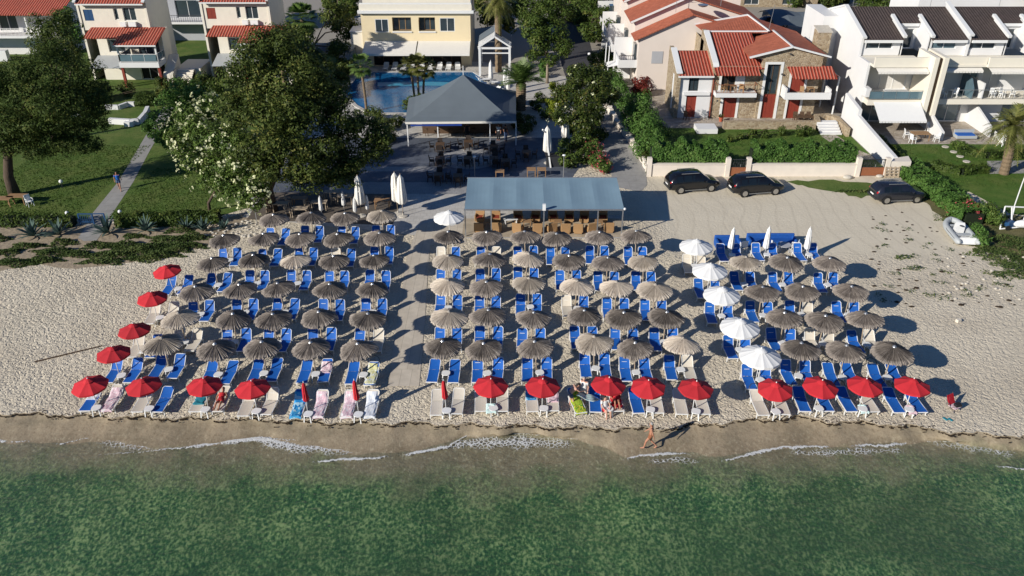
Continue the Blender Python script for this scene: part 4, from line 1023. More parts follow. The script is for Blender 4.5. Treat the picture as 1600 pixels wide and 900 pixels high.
# ---------------------------------------------------------------- white terraced houses
def white_houses():
    h=thing('white_terraced_houses','row of white terraced houses with dark tiled roofs, balconies and awnings','house',(45,83.5,0))
    X0,X9=36.5,62.0; F=84.2; B=87.2
    m=MB()
    # left end wall, gable
    m.prism_x([(F,0),(F,6.6),(B-.2,6.6),(B-.2,8.5),(93.2,10.4),(99,8.7),(99,0)],X0-.25,X0)
    m.prism_x([(94,0),(94,9.2),(100.5,9.2),(100.5,0)],X0-2.0,X0-.25)
    hg=[(.3,5.6,0.05,2.5)]; 
    m.wall((X0,F+1.2),(42.2,F+1.2),0,3.1,hg); m.wall((42.9,F+1.2),(X9,F+1.2),0,3.1,[(2,4.6,.05,2.4),(9,12,.05,2.4)])
    h1=[(.9,5.0,3.25,5.7)]; m.wall((X0,F+2.0),(42.2,F+2.0),3.1,6.6,h1)
    h2=[(.35,2.6,3.2,6.2),(4.4,6.0,3.25,5.6),(6.5,8.4,3.25,5.6),(11,13.5,3.25,5.6)]; m.wall((42.9,F+2.0),(X9,F+2.0),3.1,6.6,h2)
    h3=[(.4,3.2,7.25,8.1)]; m.wall((X0,B),(40.6,B),6.6,8.45,h3); h4=[(.35,2.9,7.25,8.1)]; m.wall((43.4,B),(47.2,B),6.6,8.45,h4); m.wall((47.5,B),(51.4,B),6.6,8.45,[(.2,2.9,7.25,8.1)]); m.wall((54.2,B),(58,B),6.6,8.45,h4)
    for a,b in ((40.6,43.4),(51.4,54.2)):
        m.wall((a,B+2.8),(b,B+2.8),6.6,9.0,[(1.2,2.3,6.65,8.7)]); m.prism_x([(B,6.6),(B,8.6),(B+3.2,9.75),(B+3.2,6.6)],a-.12,a+.12); m.prism_x([(B,6.6),(B,8.6),(B+3.2,9.75),(B+3.2,6.6)],b-.12,b+.12)
    m.box(X0,X9,98.8,99,0,8.6)
    for x in (47.35,58.2): m.prism_x([(B-.3,6.6),(B-.3,8.75),(93.2,10.75),(93.2,6.6)],x-.16,x+.16)
    m.prism_x([(F-.9,3.3),(F-.9,4.2),(F+2.0,4.2),(F+2.0,3.3)],X0-.24,X0+.25)
    m.build('white_wall','white_wall',h)
    W0=(X0,F+1.2)
    opening(h,W0,(42.2,F+1.2),hg[0],'window',bars=3,pane='glass_blue',name='patio_door'); 
    opening(h,(X0,F+2),(42.2,F+2),h1[0],'window',bars=2,pane='curtain',name='patio_door')
    for q in h2: opening(h,(42.9,F+2),(X9,F+2),q,'window',bars=1,pane='glass' if q[0]<1 else ('curtain' if q[0]>6 else 'glass_blue'),name='patio_door',frame='white_paint' if q[0]>1 else 'grey_metal')
    for q in [(2,4.6,.05,2.4),(9,12,.05,2.4)]: opening(h,(42.9,F+1.2),(X9,F+1.2),q,'window',bars=1,pane='glass_blue',name='patio_door')
    opening(h,(X0,B),(40.6,B),h3[0],'window'); opening(h,(43.4,B),(47.2,B),h4[0],'window',pane='glass_blue'); opening(h,(47.5,B),(51.4,B),(.2,2.9,7.25,8.1),'window'); opening(h,(54.2,B),(58,B),h4[0],'window')
    for a,b in ((40.6,43.4),(51.4,54.2)): opening(h,(a,B+2.8),(b,B+2.8),(1.2,2.3,6.65,8.7),'window',bars=0,name='door')
    # dark roofs
    m=MB()
    for a,b in ((X0,40.55),(43.45,47.15),(47.55,51.3),(54.3,58.0),(58.4,X9)): m.slab([(a,B-.5,8.35),(b,B-.5,8.35),(b,93.2,10.35),(a,93.2,10.35)],.14)
    for a,b in ((40.55,43.45),(51.3,54.3)): m.slab([(a,B+2.6,9.4),(b,B+2.6,9.4),(b,93.2,10.35),(a,93.2,10.35)],.14)
    m.slab([(X0,93.2,10.36),(X9,93.2,10.36),(X9,99.3,8.6),(X0,99.3,8.6)],.14)
    m.build('dark_roof','roof_tile_dark',h)
    m=MB()
    m.bar((X0-.12,B-.6,8.52),(X0-.12,93.2,10.5),.42,.2); m.bar((X0-.12,93.2,10.5),(X0-.12,99.3,8.75),.42,.2)
    for x in (40.55,43.45,51.35,54.25): m.bar((x,B-.55,8.62),(x,B+3.6,9.97),.34,.26)
    for x in (47.35,58.2): m.bar((x,B-.65,8.78),(x,93.3,10.82),.46,.2)
    for a,b in ((X0,40.4),(43.6,47.1),(47.6,51.2),(54.4,57.9)): m.box(a,b,B-.56,B-.36,8.0,8.28)
    for a,b in ((40.8,43.2),(51.5,54.1)): m.box(a,b,B+2.55,B+2.7,9.0,9.3)
    m.build('roof_parapet','white_paint',h)
    # balcony slabs and parapets
    m=MB()
    m.box(X0,42.1,F-1.2,F+2.2,2.55,3.08); m.box(43.0,X9,F-.9,F+2.2,2.55,3.08); m.build('balcony_slab','pale_wall',h)
    m=MB()
    m.box(X0,42.1,F-.9,F-.7,6.35,7.35); m.box(X0,42.1,F-.7,B,6.35,6.58); m.box(43.0,48.0,F-.6,F-.4,6.35,7.35); m.box(48.0,X9,F-.9,F-.7,6.35,7.35); m.box(43.0,X9,F-.7,B,6.35,6.585)
    m.build('upper_parapet','pale_wall',h)
    railing(h,[(X0+.1,F-1.1),(42.0,F-1.1)],3.08,.95,'grey_metal',1.15,True); railing(h,[(43.1,F-.8),(X9,F-.8)],3.08,.95,'grey_metal',1.0)
    # inclined fin between the first two houses
    m=MB()
    for a,b in ((42.0,42.45),(42.95,43.4)):
        m=MB(); m.prism_x([(F-1.9,1.7),(F-1.7,1.6),(F+1.9,3.0),(F+1.9,7.6),(F-1.9,7.6)],a,b); m.build('balcony_fin','pale_wall',h)
    m=MB(); m.box(42.452,42.948,F-1.5,F+1.5,2.0,7.4); m.build('fin_panel','dark_wood',h)
    # awnings
    def awning(x0,x1,y,z,out,drop,mat,nm='awning'):
        m=MB(); m.slab([(x0,y-out,z-drop),(x1,y-out,z-drop),(x1,y,z),(x0,y,z)],.03); n=int((x1-x0)/.3)
        for i in range(n): a=x0+(x1-x0)*i/n; b=x0+(x1-x0)*(i+1)/n; m.poly([(a,y-out,z-drop),(a+.02,y-out,z-drop-.2),(b-.02,y-out,z-drop-.2),(b,y-out,z-drop)])
        m.build(nm,mat,h)
    awning(X0+.6,41.9,F-1.22,2.9,2.3,1.25,'white_fabric'); awning(X0+.3,41.9,F-.72,6.3,.8,.25,'ivory_fabric'); awning(43.4,47.6,F-.45,6.3,.6,.25,'ivory_fabric'); awning(48.2,55,F-.72,6.3,.8,.25,'ivory_fabric')
    m=MB(); m.box(48.2,48.35,F-.8,F+2,3.08,4.7); m.build('balcony_divider','white_wall',h)
    m=MB(); m.prism_x([(F-.8,3.08),(F-.8,4.2),(F+.2,5.2),(F+1.9,5.2),(F+1.9,3.08)],47.2,47.3); m.build('glass_screen','glass_blue',h)
    m=MB(); m.prism_x([(79.5,0),(79.5,.9),(F+1.2,2.6),(F+1.2,0)],43.1,43.35); m.build('garden_divider','white_wall',h); m=MB(); m.prism_x([(80.5,0),(80.5,1.1),(F+1.2,2.6),(F+1.2,0)],48.4,48.6); m.build('garden_divider','white_wall',h)
white_houses()
patio_table('long white table on the left balcony of the white houses',(39.6,83.9,3.085),2.4,.9,'white_plastic')
for i,(x,y,rz) in enumerate([(44.6,83.9,.6),(45.8,84.0,-.7)]): patio_chair('balcony_chair',f'white balcony chair right of the tall balcony fin, {ORD[i]} from the fin',(x,y,3.085),rz,'white_plastic','white chairs on the white house balcony')
for i,x in enumerate((49.6,50.6,51.7)): patio_chair('balcony_chair',f'white folding chair on the right balcony, {ORD[i]} from the glass screen',(x,83.9,3.085),.5*i,'white_plastic','white chairs on the white house balcony')
patio_table('small white table among the chairs on the right balcony',(50.2,84.3,3.085),.7,.7,'white_plastic')
g=G(1440,222,0); patio_table('wooden garden table with white plastic chairs under the white awning',(g[0],g[1]+.6,.03),1.7,1.0,'wood')
for i,(x,y) in enumerate([(1415,216),(1425,224),(1462,222),(1450,206)]): g=G(x,y); patio_chair('plastic_chair','white plastic chair '+['left behind','left in front of','right of','far side of'][i]+' the wooden garden table',(g[0],g[1],.03),[1.4,1.9,-1.7,0][i],'white_plastic','white plastic chairs at the white houses')
g=G(1568,222); patio_table('round white garden table behind the right hand palm',(g[0],g[1],.03),.55,.5,'white_plastic',rnd=True)
for i,(x,y) in enumerate([(1556,220),(1562,228),(1577,228),(1570,212)]): g=G(x,y); patio_chair('plastic_chair','white plastic chair '+['left of','front left of','front right of','behind']  [i]+' the round white table',(g[0],g[1],.03),[1.5,2.4,-2.4,0][i],'white_plastic','white plastic chairs at the white houses')
t=thing('garden_sofa','low sofa with blue and grey cushions on the tiled terrace by white wall','sofa',G3(1507,217)); g=G(1507,217); MB().obox((g[0],g[1],.3),(2.0,.8,.3)).build('base','boat_grey',t); MB().obox((g[0]-.1,g[1]-.02,.51),(1.7,.7,.12)).build('cushion','blue_fabric',t); MB().obox((g[0],g[1]+.45,.55),(2.0,.14,.6)).build('backrest','boat_grey',t)
for i,(x,y) in enumerate(((1477,230),(1490,238),(1500,245),(1510,253))): g=G(x,y); t=MB().lathe([(.34,0),(.33,.06)],10,(g[0],g[1],.02)).build('stepping_stone','stone_pale',loc=(g[0],g[1],0)); tag(t,f'pale round stepping stone in the right lawn, {ORD[i]} from the terrace','stepping stone','stepping stones in the right lawn')
# ---------------------------------------------------------------- houses on the left
def left_house(name,label,dx,dy,alt=False):
    F=98.0+dy; X0,X1=-50.2+dx,-42.0+dx; U=101.5+dy
    h=thing(name,label,'house',((X0+X1)/2,F,0)); V0,V1=X0-1.2,X1-1.6
    m=MB(); hu=[(1.0,2.1,7.1,8.4),(4.6,5.1,7.2,8.5),(5.7,7.2,7.1,8.6)]
    hu=[(a-.6,b-.6,c,e) for a,b,c,e in hu]; m.wall((V0,U),(V1,U),6.0,9.3,hu); m.wall((X0,U),(X1,U),0,6.0,[(4.8,7.4,3.1,5.2),(4.5,7.6,.05,2.3),(1.2,3.2,3.4,4.9)]); m.build('front_wall','cream_wall',h)
    for q in hu[1:]: opening(h,(V0,U),(V1,U),q,'window',bars=1 if q[0]>5 else 0)
    opening(h,(V0,U),(V1,U),hu[0],'shutter',frame='blue_metal' if not alt else 'white_paint',depth=.1)
    opening(h,(X0,U),(X1,U),(4.8,7.4,3.1,5.2),'window',bars=2,name='balcony_door',pane='glass'); opening(h,(X0,U),(X1,U),(4.5,7.6,.05,2.3),'window',bars=2,pane='dark_room',name='patio_door'); opening(h,(X0,U),(X1,U),(1.2,3.2,3.4,4.9),'window')
    m=MB(); m.prism_x([(U-.1,0),(U-.1,9.4),(U+3.3,10.8),(U+6.5,9.4),(U+6.5,0)],V1,V1+.25); m.prism_x([(U-.1,0),(U-.1,9.4),(U+3.3,10.8),(U+6.5,9.4),(U+6.5,0)],V0-.25,V0); m.prism_x([(F+2.2,0),(F+2.2,2.4),(F+2.2,5.6),(U+.1,6.2),(U+.9,6.2),(U+.9,0)],X1+.02,X1+.25); m.prism_x([(U+.6,0),(U+.6,6.2),(U+.9,6.2),(U+.9,0)],V1+.25,X1+.02)
    m.prism_x([(F,3.0),(F,5.3),(U-.1,6.3),(U-.1,3.0)],X1-.35,X1-.12) if False else None
    m.box(V0,V1,U+6.3,U+6.5,0,9.4); m.build('side_wall','grey_wall' if False else 'cream_wall',h)
    m=MB(); m.slab([(V0-.1,U-.6,9.2),(V1+.1,U-.6,9.2),(V1+.1,U+3.3,10.9),(V0-.1,U+3.3,10.9)],.12); m.slab([(V0-.1,U+3.3,10.91),(V1+.1,U+3.3,10.91),(V1+.1,U+6.9,9.3),(V0-.1,U+6.9,9.3)],.12)
    m.slab([(X0-.6,F+1.2,5.6),(X0+3.6,F+1.2,5.6),(X0+3.6,U+.0,6.35),(X0-.3,U+.0,6.35)],.12); m.slab([(X0+3.6,F-.35,5.2),(X1+.4,F-.35,5.2),(X1+.4,U+.0,6.36),(X0+3.6,U+.0,6.36)],.12)
    m.build('tiled_roof','roof_tile',h)
    m=MB(); m.box(V0-.1,V1+.1,U-.66,U-.61,9.0,9.16); m.box(X0+3.6,X1+.4,F-.42,F-.36,4.98,5.14); m.bar((V1+.16,U-.6,9.35),(V1+.16,U+3.3,11.05),.35,.15); m.bar((V0-.16,U-.6,9.35),(V0-.16,U+3.3,11.05),.35,.15); m.build('roof_trim','white_paint',h)
    m=MB(); m.box(X0+3.7,X1+.2,F-.1,U-.003,2.45,3.05); m.build('balcony','white_wall',h)
    railing(h,[(X0+3.8,U-.1),(X0+3.8,F),(X1+.1,F),(X1+.1,U-.1)],3.05,.95,'white_paint',1.3,True)
    m=MB()
    for x in (X0+3.85,X1+.1): m.box(x-.09,x+.09,F+.0,F+.18,3.05,5.1)
    m.build('balcony_post','white_paint',h)
    m=MB()
    for x in (X0+3.9,X1+.05): m.box(x-.14,x+.14,F+.05,F+.33,0,2.448)
    m.build('red_pillar','red_shutter',h)
    m=MB(); m.prism_x([(F+.4,0),(F+.4,1.5),(U-.12,3.2),(U-.12,0)],X1+.26,X1+1.4); m.build('outside_stair','pale_wall',h)
    m=MB(); m.box(V1-3.2,V1-2.5,U-.4,U-.003,6.5,7.0); m.build('air_conditioner','white_plastic',h); MB().box(V1-2.2,V1-1.3,U-.4,U-.003,6.5,7.0).build('air_conditioner','white_plastic',h)
    m=MB(); m.slab([(X0-.3,F+.6,2.2),(X0+3.4,F+.6,2.2),(X0+3.4,U-.02,3.0),(X0-.3,U-.02,3.0)],.05); m.build('lower_awning','boat_grey',h)
    return h
left_house('cream_house','cream house with red tiled roofs and a glass balcony behind the left pine',0,0)
left_house('cream_house','cream house with red tiled roofs half hidden behind the big dark tree',14.3,1.0,True)
h=thing('white_house','white house with a long railed balcony at the far left corner','house',(-66,113,0))
m=MB(); hq=[(4.5,6.0,3.2,5.2),(7,9.5,3.2,5.4),(5,6,1.5,2.1)]; m.wall((-76,114),(-60,114),0,6.4,hq); m.wall((-60,114),(-60,122),0,6.4); m.build('front_wall','white_wall',h)
for q in hq: opening(h,(-76,114),(-60,114),q,'window')
m=MB(); m.slab([(-77,111.2,5.8),(-59,111.2,5.8),(-59,118,8.2),(-77,118,8.2)],.12); m.slab([(-77,118,8.21),(-59,118,8.21),(-59,124,6),(-77,124,6)],.12); m.build('tiled_roof','roof_tile',h)
m=MB(); m.box(-76,-59.6,111.6,114,2.7,3.0); m.build('balcony','white_wall',h); railing(h,[(-76,111.7),(-59.7,111.7),(-59.7,113.9)],3.0,.95,'white_paint',.5)
m=MB(); 
for x in (-69,-64,-59.8): m.bar((x,111.7,3),(x,111.7,5.9),.16,.16)
m.build('balcony_post','white_paint',h)
m=MB(); m.box(-73.5,-67,110.2,111,0,1.4); m.build('entrance_wall','white_wall',h)
h=thing('back_house','shaded house with a railed balcony between the two cream houses','house',(-46,122,0))
m=MB(); hq=[(3,6.5,3.2,5.6),(1,2,3.2,5)]; m.wall((-51,122),(-42.6,122),0,7,hq); m.wall((-42.6,122),(-42.6,130),0,7); m.build('wall','grey_wall',h)
for q in hq: opening(h,(-51,122),(-42.6,122),q,'window')
m=MB(); m.slab([(-51.5,121,6.9),(-42,121,6.9),(-42,130,8.6),(-51.5,130,8.6)],.15); m.build('roof','roof_tile',h); m=MB(); m.box(-51,-42.8,119.6,122,2.8,3.1); m.build('balcony','white_wall',h); railing(h,[(-50.9,119.7),(-42.9,119.7)],3.1,.9,'dark_metal',.3)
# small walls in the left garden
t=thing('low_wall','low white curved wall in the left lawn below the cream house','wall',G3(190,170)); m=MB(); q=[G(p,y) for p,y in ((166,171),(186,171),(192,169),(200,166),(211,166))]
for a,b in zip(q,q[1:]): m.bar((a[0],a[1],.25),(b[0],b[1],.25),.35,.5)
m.build('wall','white_wall',t)
t=thing('low_wall','white garden wall with a bench end beside the shaded path','wall',G3(205,190)); m=MB(); q=[G(p,y) for p,y in ((172,193),(205,195),(218,194),(228,183),(232,174))]
for a,b in zip(q,q[1:]): m.bar((a[0],a[1],.3),(b[0],b[1],.3),.4,.6)
m.obox((q[1][0],q[1][1]-.3,.25),(.9,.7,.5)); m.build('wall','white_wall',t)
t=thing('outside_staircase','white outdoor stairs with railing between the two cream houses','stairs',(-39.5,101,0)); m=MB()
for i in range(9): m.box(-40.6,-38.6,97.5+i*.3,98+i*.3+.2,0,.18*(i+1))
m.box(-41,-38,100.6,105,0,1.65); m.build('steps','pale_wall',t); railing(t,[(-40.6,97.6),(-40.6,100.5)],1.0,.9,'grey_metal',.4)
# ---------------------------------------------------------------- yellow hotel behind the pool
def hotel():
    F=108.0; X0,X1=-19.2,-5.3
    h=thing('yellow_hotel','yellow hotel with white cornice and two wide white awnings behind the pool','hotel',(-12,F,0))
    m=MB(); hw=[(1.6,2.5,4.35,5.9),(2.7,3.6,4.35,5.9)]; hw=[(1.75,3.45,4.3,5.95),(3.95,6.35,4.45,6.15),(7.3,9.4,4.45,6.15),(10.0,11.9,4.4,6.1)]
    m.wall((X0,F),(X1,F),0,6.7,hw+[(1.2,6.2,.05,2.4),(7.6,12.6,.05,2.4)]); m.wall((X1,F),(X1,F+12),0,6.7); m.wall((X0,F+12),(X0,F),0,6.7); m.box(X0,X1,F+11.8,F+12,0,6.7); m.build('yellow_wall','yellow_wall',h)
    for q in (hw[0],hw[3]): opening(h,(X0,F),(X1,F),q,'window',name='window',bars=1,depth=.05)
    for q in hw[1:3]: opening(h,(X0,F),(X1,F),q,'window',frame='tan_wicker',bars=2,depth=.6,pane='glass',name='loggia')
    for q in ((1.2,6.2,.05,2.4),(7.6,12.6,.05,2.4)): opening(h,(X0,F),(X1,F),q,'window',frame='dark_wood',bars=3,depth=.3,pane='dark_room',name='restaurant_front')
    m=MB(); m.box(X0-.3,X1+.45,F-.45,F+.1,6.7,7.05); 
    for a,b in ((3.9,6.4),(7.25,9.45)): m.box(X0+a,X0+b,F-.12,F-.003,4.28,4.42)
    m.build('cornice','white_paint',h)
    m=MB(); m.box(X0-.1,X1+.2,F-.25,F+.2,7.052,7.75); hw2=[(1.6,6.2,8.3,10),(7.1,13.2,8.3,10)]; m.wall((X0+.1,F+1.5),(X1,F+1.5),7.0,10.6,hw2); m.wall((X1,F+1.5),(X1,F+12),7,10.6); m.wall((X0+.1,F+12),(X0+.1,F+1.5),7,10.6); m.build('parapet','cream_wall',h)
    for q in hw2: opening(h,(X0+.1,F+1.5),(X1,F+1.5),q,'window',bars=3,pane='glass_blue')
    m=MB(); m.slab([(X0-.4,F+.8,10.6),(X1+.4,F+.8,10.6),(X1+.4,F+6,12.4),(X0-.4,F+6,12.4)],.12); m.slab([(X0-.4,F+6,12.41),(X1+.4,F+6,12.41),(X1+.4,F+12.5,10.5),(X0-.4,F+12.5,10.5)],.12); m.build('tiled_roof','roof_tile',h)
    m=MB(); m.box(X0-.05,X1+.15,F-.15,F-.05,7.76,7.95); m.build('railing','white_paint',h)
    for a,b in ((X0+.3,X0+7.0),(X0+7.15,X1-.05)):
        m=MB(); m.slab([(a,F-3.2,2.35),(b,F-3.2,2.35),(b,F-.01,3.2),(a,F-.01,3.2)],.04); m.poly([(a,F-3.2,2.35),(a,F-3.2,2.1),(b,F-3.2,2.1),(b,F-3.2,2.35)]); m.build('awning','ivory_fabric',h)
    m=MB(); m.box(X0-1.6,X0-.003,F+.5,F+8,0,4.3); m.build('side_wing','cream_wall',h)
    m=MB(); m.slab([(X0-1.7,F+.4,4.3),(X0-.01,F+.4,4.3),(X0-.01,F+8,4.5),(X0-1.7,F+8,4.5)],.1); m.build('side_roof','white_paint',h)
hotel()
t=thing('hotel_canopy','grey canvas canopy left of the yellow hotel','canopy',(-22.3,106,0)); m=MB(); 
m.slab([(-25,104.5,2.6),(-20.2,104.5,2.6),(-22.5,106.5,3.6)],.04); m.slab([(-20.2,104.5,2.6),(-20.2,108.5,2.6),(-22.5,106.5,3.6)],.04); m.slab([(-20.2,108.5,2.6),(-25,108.5,2.6),(-22.5,106.5,3.6)],.04); m.slab([(-25,108.5,2.6),(-25,104.5,2.6),(-22.5,106.5,3.6)],.04); m.build('roof','slate_fabric',t)
for x,y in ((-24.9,104.6),(-20.3,104.6),(-20.3,108.4),(-24.9,108.4)): MB().tube((x,y,0),(x,y,2.6),.05).build('post','grey_metal',t)
# white timber pergola right of the hotel
t=thing('white_pergola','white timber pergola with a slatted pitched roof right of the hotel','pergola',(-2.3,105,0))
px0,px1,py0,py1=-4.0,-.3,103.0,109.0
for x in (px0,px1):
    for y in (py0,py1): MB().box(x-.14,x+.14,y-.14,y+.14,0,3.6).build('post','white_paint',t)
m=MB(); xm=(px0+px1)/2
for y in (py0,py1): m.bar((px0-.2,y,3.5),(px1+.2,y,3.5),.14,.22); m.bar((px0-.2,y,3.6),(xm,y,4.9),.14,.2); m.bar((xm,y,4.9),(px1+.2,y,3.6),.14,.2); m.bar((px0,y,2.9),(px1,y,2.9),.1,.14)
for x in (px0,px1): m.bar((x,py0,3.5),(x,py1,3.5),.14,.2)
m.bar((xm,py0,4.9),(xm,py1,4.9),.14,.2)
for i in range(9):
    y=py0+(py1-py0)*(i+.5)/9
    m.bar((px0-.2,y,3.62),(xm,y,4.92),.1,.08); m.bar((xm,y,4.92),(px1+.2,y,3.62),.1,.08)
m.build('roof_frame','white_paint',t)
m=MB(); m.slab([(px0-.2,py0+2.5,3.75),(xm,py0+2.5,5.02),(xm,py1,5.02),(px0-.2,py1,3.75)],.03); m.slab([(xm,py0+2.5,5.02),(px1+.2,py0+2.5,3.75),(px1+.2,py1,3.75),(xm,py1,5.02)],.03); m.build('roof_sheet','slate_fabric',t)
# pool side loungers in front of the hotel
PL=None
for i in range(9):
    x=-16.2+i*1.15; y=105.45
    if i==0:
        PL=mk_lounger('white_fabric',R(30)); PL.location=(x,y+1.0,.02); PL.rotation_euler=(0,0,0); tag(PL,'white pool lounger in front of the hotel awnings, 1st from the left','sun lounger','white pool loungers before the hotel')
    else: copy_thing(PL,(x,y+1.0,.02),random.uniform(-.1,.1),f'white pool lounger in front of the hotel awnings, {ORD[i]} from the left','white pool loungers before the hotel')
# ---------------------------------------------------------------- slate gazebo bar by the pool
t=thing('gazebo_bar','slate grey tent roofed gazebo bar between the pool and the terrace','gazebo',(-5,83,0))
E_=[(-10.4,77.8),(.4,78.1),(.4,88.2),(-10.9,85.6)]; ap=Vector((-4.95,83.6,5.55)); vs=[];fs=[]; ne=12; nr=8; ring=[]
for i in range(4):
    a=E_[i];b=E_[(i+1)%4]
    for k in range(ne): q=k/ne; ring.append((a[0]+(b[0]-a[0])*q,a[1]+(b[1]-a[1])*q))
for j in range(nr+1):
    s=j/nr
    for x,y in ring:
        zz=2.55+(ap.z-2.55)*(s**1.28); vs.append((x+(ap.x-x)*s,y+(ap.y-y)*s,zz))
n=len(ring)
for j in range(nr):
    for k in range(n): k2=(k+1)%n; fs.append((j*n+k,j*n+k2,(j+1)*n+k2,(j+1)*n+k))
b=len(vs); vs+=[(x,y,2.3) for x,y in ring]
for k in range(n): k2=(k+1)%n; fs.append((b+k,b+k2,k2,k))
MB().add(vs,fs).build('tent_roof','slate_fabric',t)
m=MB(); m.bar((-10.4,77.75,2.42),(.4,78.05,2.42),.06,.2); m.build('white_fascia','ivory_fabric',t)
m=MB(); m.bar((-9.9,77.72,2.2),(-4.9,77.86,2.2),.05,.16); m.build('blue_banner','navy_fabric',t)
for x,y in E_+[(-7.4,77.95),(-2.2,78.0)]: MB().box(x*.985-.05,x*.985+.05,y+.02,y+.12,0,2.5).build('post','white_paint',t)
MB().tube((ap.x,ap.y,ap.z-.2),(ap.x,ap.y,ap.z+.9),.04).build('finial','white_paint',t)
m=MB(); m.box(-9.2,-1.0,81.6,82.3,0,1.1); m.box(-9.2,-1,84.5,84.7,0,2.1); m.build('bar_counter','dark_wood',t); m=MB(); m.box(-9.35,-.85,81.45,82.4,1.1,1.16); m.build('counter_top','grey_wall',t)
def stool(x,y,label):
    t=lthing('bar_stool',label,'stool',(x,y,.02),0,'bar stools at the gazebo counter'); MB().lathe([(.17,.72),(.19,.75),(.17,.78)],12).build('seat','dark_wood',t)
    for k in range(4): a=k*math.pi/2+.78; MB().bar((.1*math.cos(a),.1*math.sin(a),.72),(.2*math.cos(a),.2*math.sin(a),0),.035,.035).build('leg','dark_wood',t)
for i in range(7): stool(-8.7+i*1.2,80.8+random.uniform(-.15,.15),f'dark bar stool at the gazebo counter, {ORD[i]} from the left')
# ---------------------------------------------------------------- blue roofed shelter with wicker armchairs
t=thing('shade_shelter','long blue grey canvas shade shelter on metal posts behind the parasols','shelter',(2.4,60.5,0))
m=MB(); vs=[];fs=[]; nx,ny=40,8
for i in range(nx+1):
    for j in range(ny+1):
        x=-3.62+12.2*i/nx; y=57.75+5.4*j/ny; z=2.32+.36*j/ny-.055*math.sin(math.pi*((i/nx*6)%1))*math.sin(math.pi*j/ny)-.02*math.sin(math.pi*((i/nx*6)%1)); vs.append((x,y,z))
for i in range(nx):
    for j in range(ny): a=i*(ny+1)+j; fs.append((a,a+ny+1,a+ny+2,a+1))
k=len(vs); vs+=[(a,b,c-.03) for a,b,c in vs]; fs+=[tuple(k+q for q in f[::-1]) for f in fs]
for i in range(nx): a=i*(ny+1); fs.append((a,k+a,k+a+ny+1,a+ny+1))
m.add(vs,fs); m.build('canvas_roof','pergola_fabric',t)
m=MB()
for i in range(7): x=-3.62+12.2*i/6; m.bar((x,57.75,2.20),(x,63.15,2.56),.05,.06)
for y,z in ((57.72,2.28),(63.17,2.66)): m.bar((-3.68,y,z),(8.64,y,z),.08,.10)
m.build('roof_frame','grey_metal',t)
for x in (-3.6,-1.6,2.45,6.6,8.5):
    MB().bar((x,57.75,0),(x,57.75,2.26),.09,.09).build('post','grey_metal',t); MB().bar((x,63.15,0),(x,63.15,2.64),.09,.09).build('post','grey_metal',t)
MB().sph((8.62,57.7,2.36),.1,8,6).build('corner_lamp','white_plastic',t)
MB().obox((2.45,57.62,2.55),(.24,.2,.5)).build('loudspeaker','white_plastic',t)
def armchair(x,y,rz,label,dark=False):
    t=lthing('wicker_armchair',label,'armchair',(x,y,.03),rz,'wicker armchairs under the blue shelter'); mt='tan_wicker'
    MB().obox((0,0,.21),(.62,.6,.34)).build('seat_base',mt,t,bevel=.02); MB().obox((0,-.02,.42),(.52,.5,.09)).build('cushion','ivory_fabric' if dark else 'red_shutter',t,bevel=.02)
    m=MB(); m.obox((0,.28,.62),(.74,.10,.60),(-.12,0,0)); m.build('backrest',mt,t,bevel=.02)
    for s in (-1,1): MB().obox((s*.33,-.02,.38),(.10,.62,.44)).build('armrest',mt,t,bevel=.02)
    return t
AC=armchair(-2.6,58.5,math.pi,'x'); AC['label']='tan wicker armchair in the front row of the shelter, 1st from the left'
k=1
for i,(x,rz) in enumerate([(-1.2,math.pi),(.45,math.pi*.9),(2.0,math.pi),(3.1,math.pi*1.1),(4.2,math.pi),(5.2,math.pi*.95),(6.2,math.pi*1.1),(7.6,math.pi)]):
    copy_thing(AC,(x,58.5+random.uniform(-.15,.1),.03),rz,f'tan wicker armchair in the front row of the shelter, {ORD[i+1]} from the left','wicker armchairs under the blue shelter')
for i,x in enumerate([-2.6,-1.3,.5,1.9,3.3,4.6,5.8,7.3]):
    copy_thing(AC,(x,60.4+random.uniform(-.1,.1),.03),random.uniform(-.2,.2),f'tan wicker armchair in the back row of the shelter, {ORD[i]} from the left','wicker armchairs under the blue shelter')
def low_table(x,y,label):
    t=patio_table(label,(x,y,.03),.6,.6,'wood','low wooden tables under the blue shelter',h=.5,name='low_table'); return t
for i,x in enumerate([-1.9,1.2,3.65,6.9]): low_table(x,59.5,f'low wooden table among the wicker armchairs, {ORD[i]} from the left')
b=lthing('white_bench','white bench seat among the wicker armchairs of the shelter','bench',(-.1,60.0,.03),.2); MB().obox((0,0,.4),(1.1,.35,.06)).build('seat','white_plastic',b)
for s in (-.45,.45): MB().obox((s,0,.19),(.06,.3,.36)).build('leg','white_plastic',b)
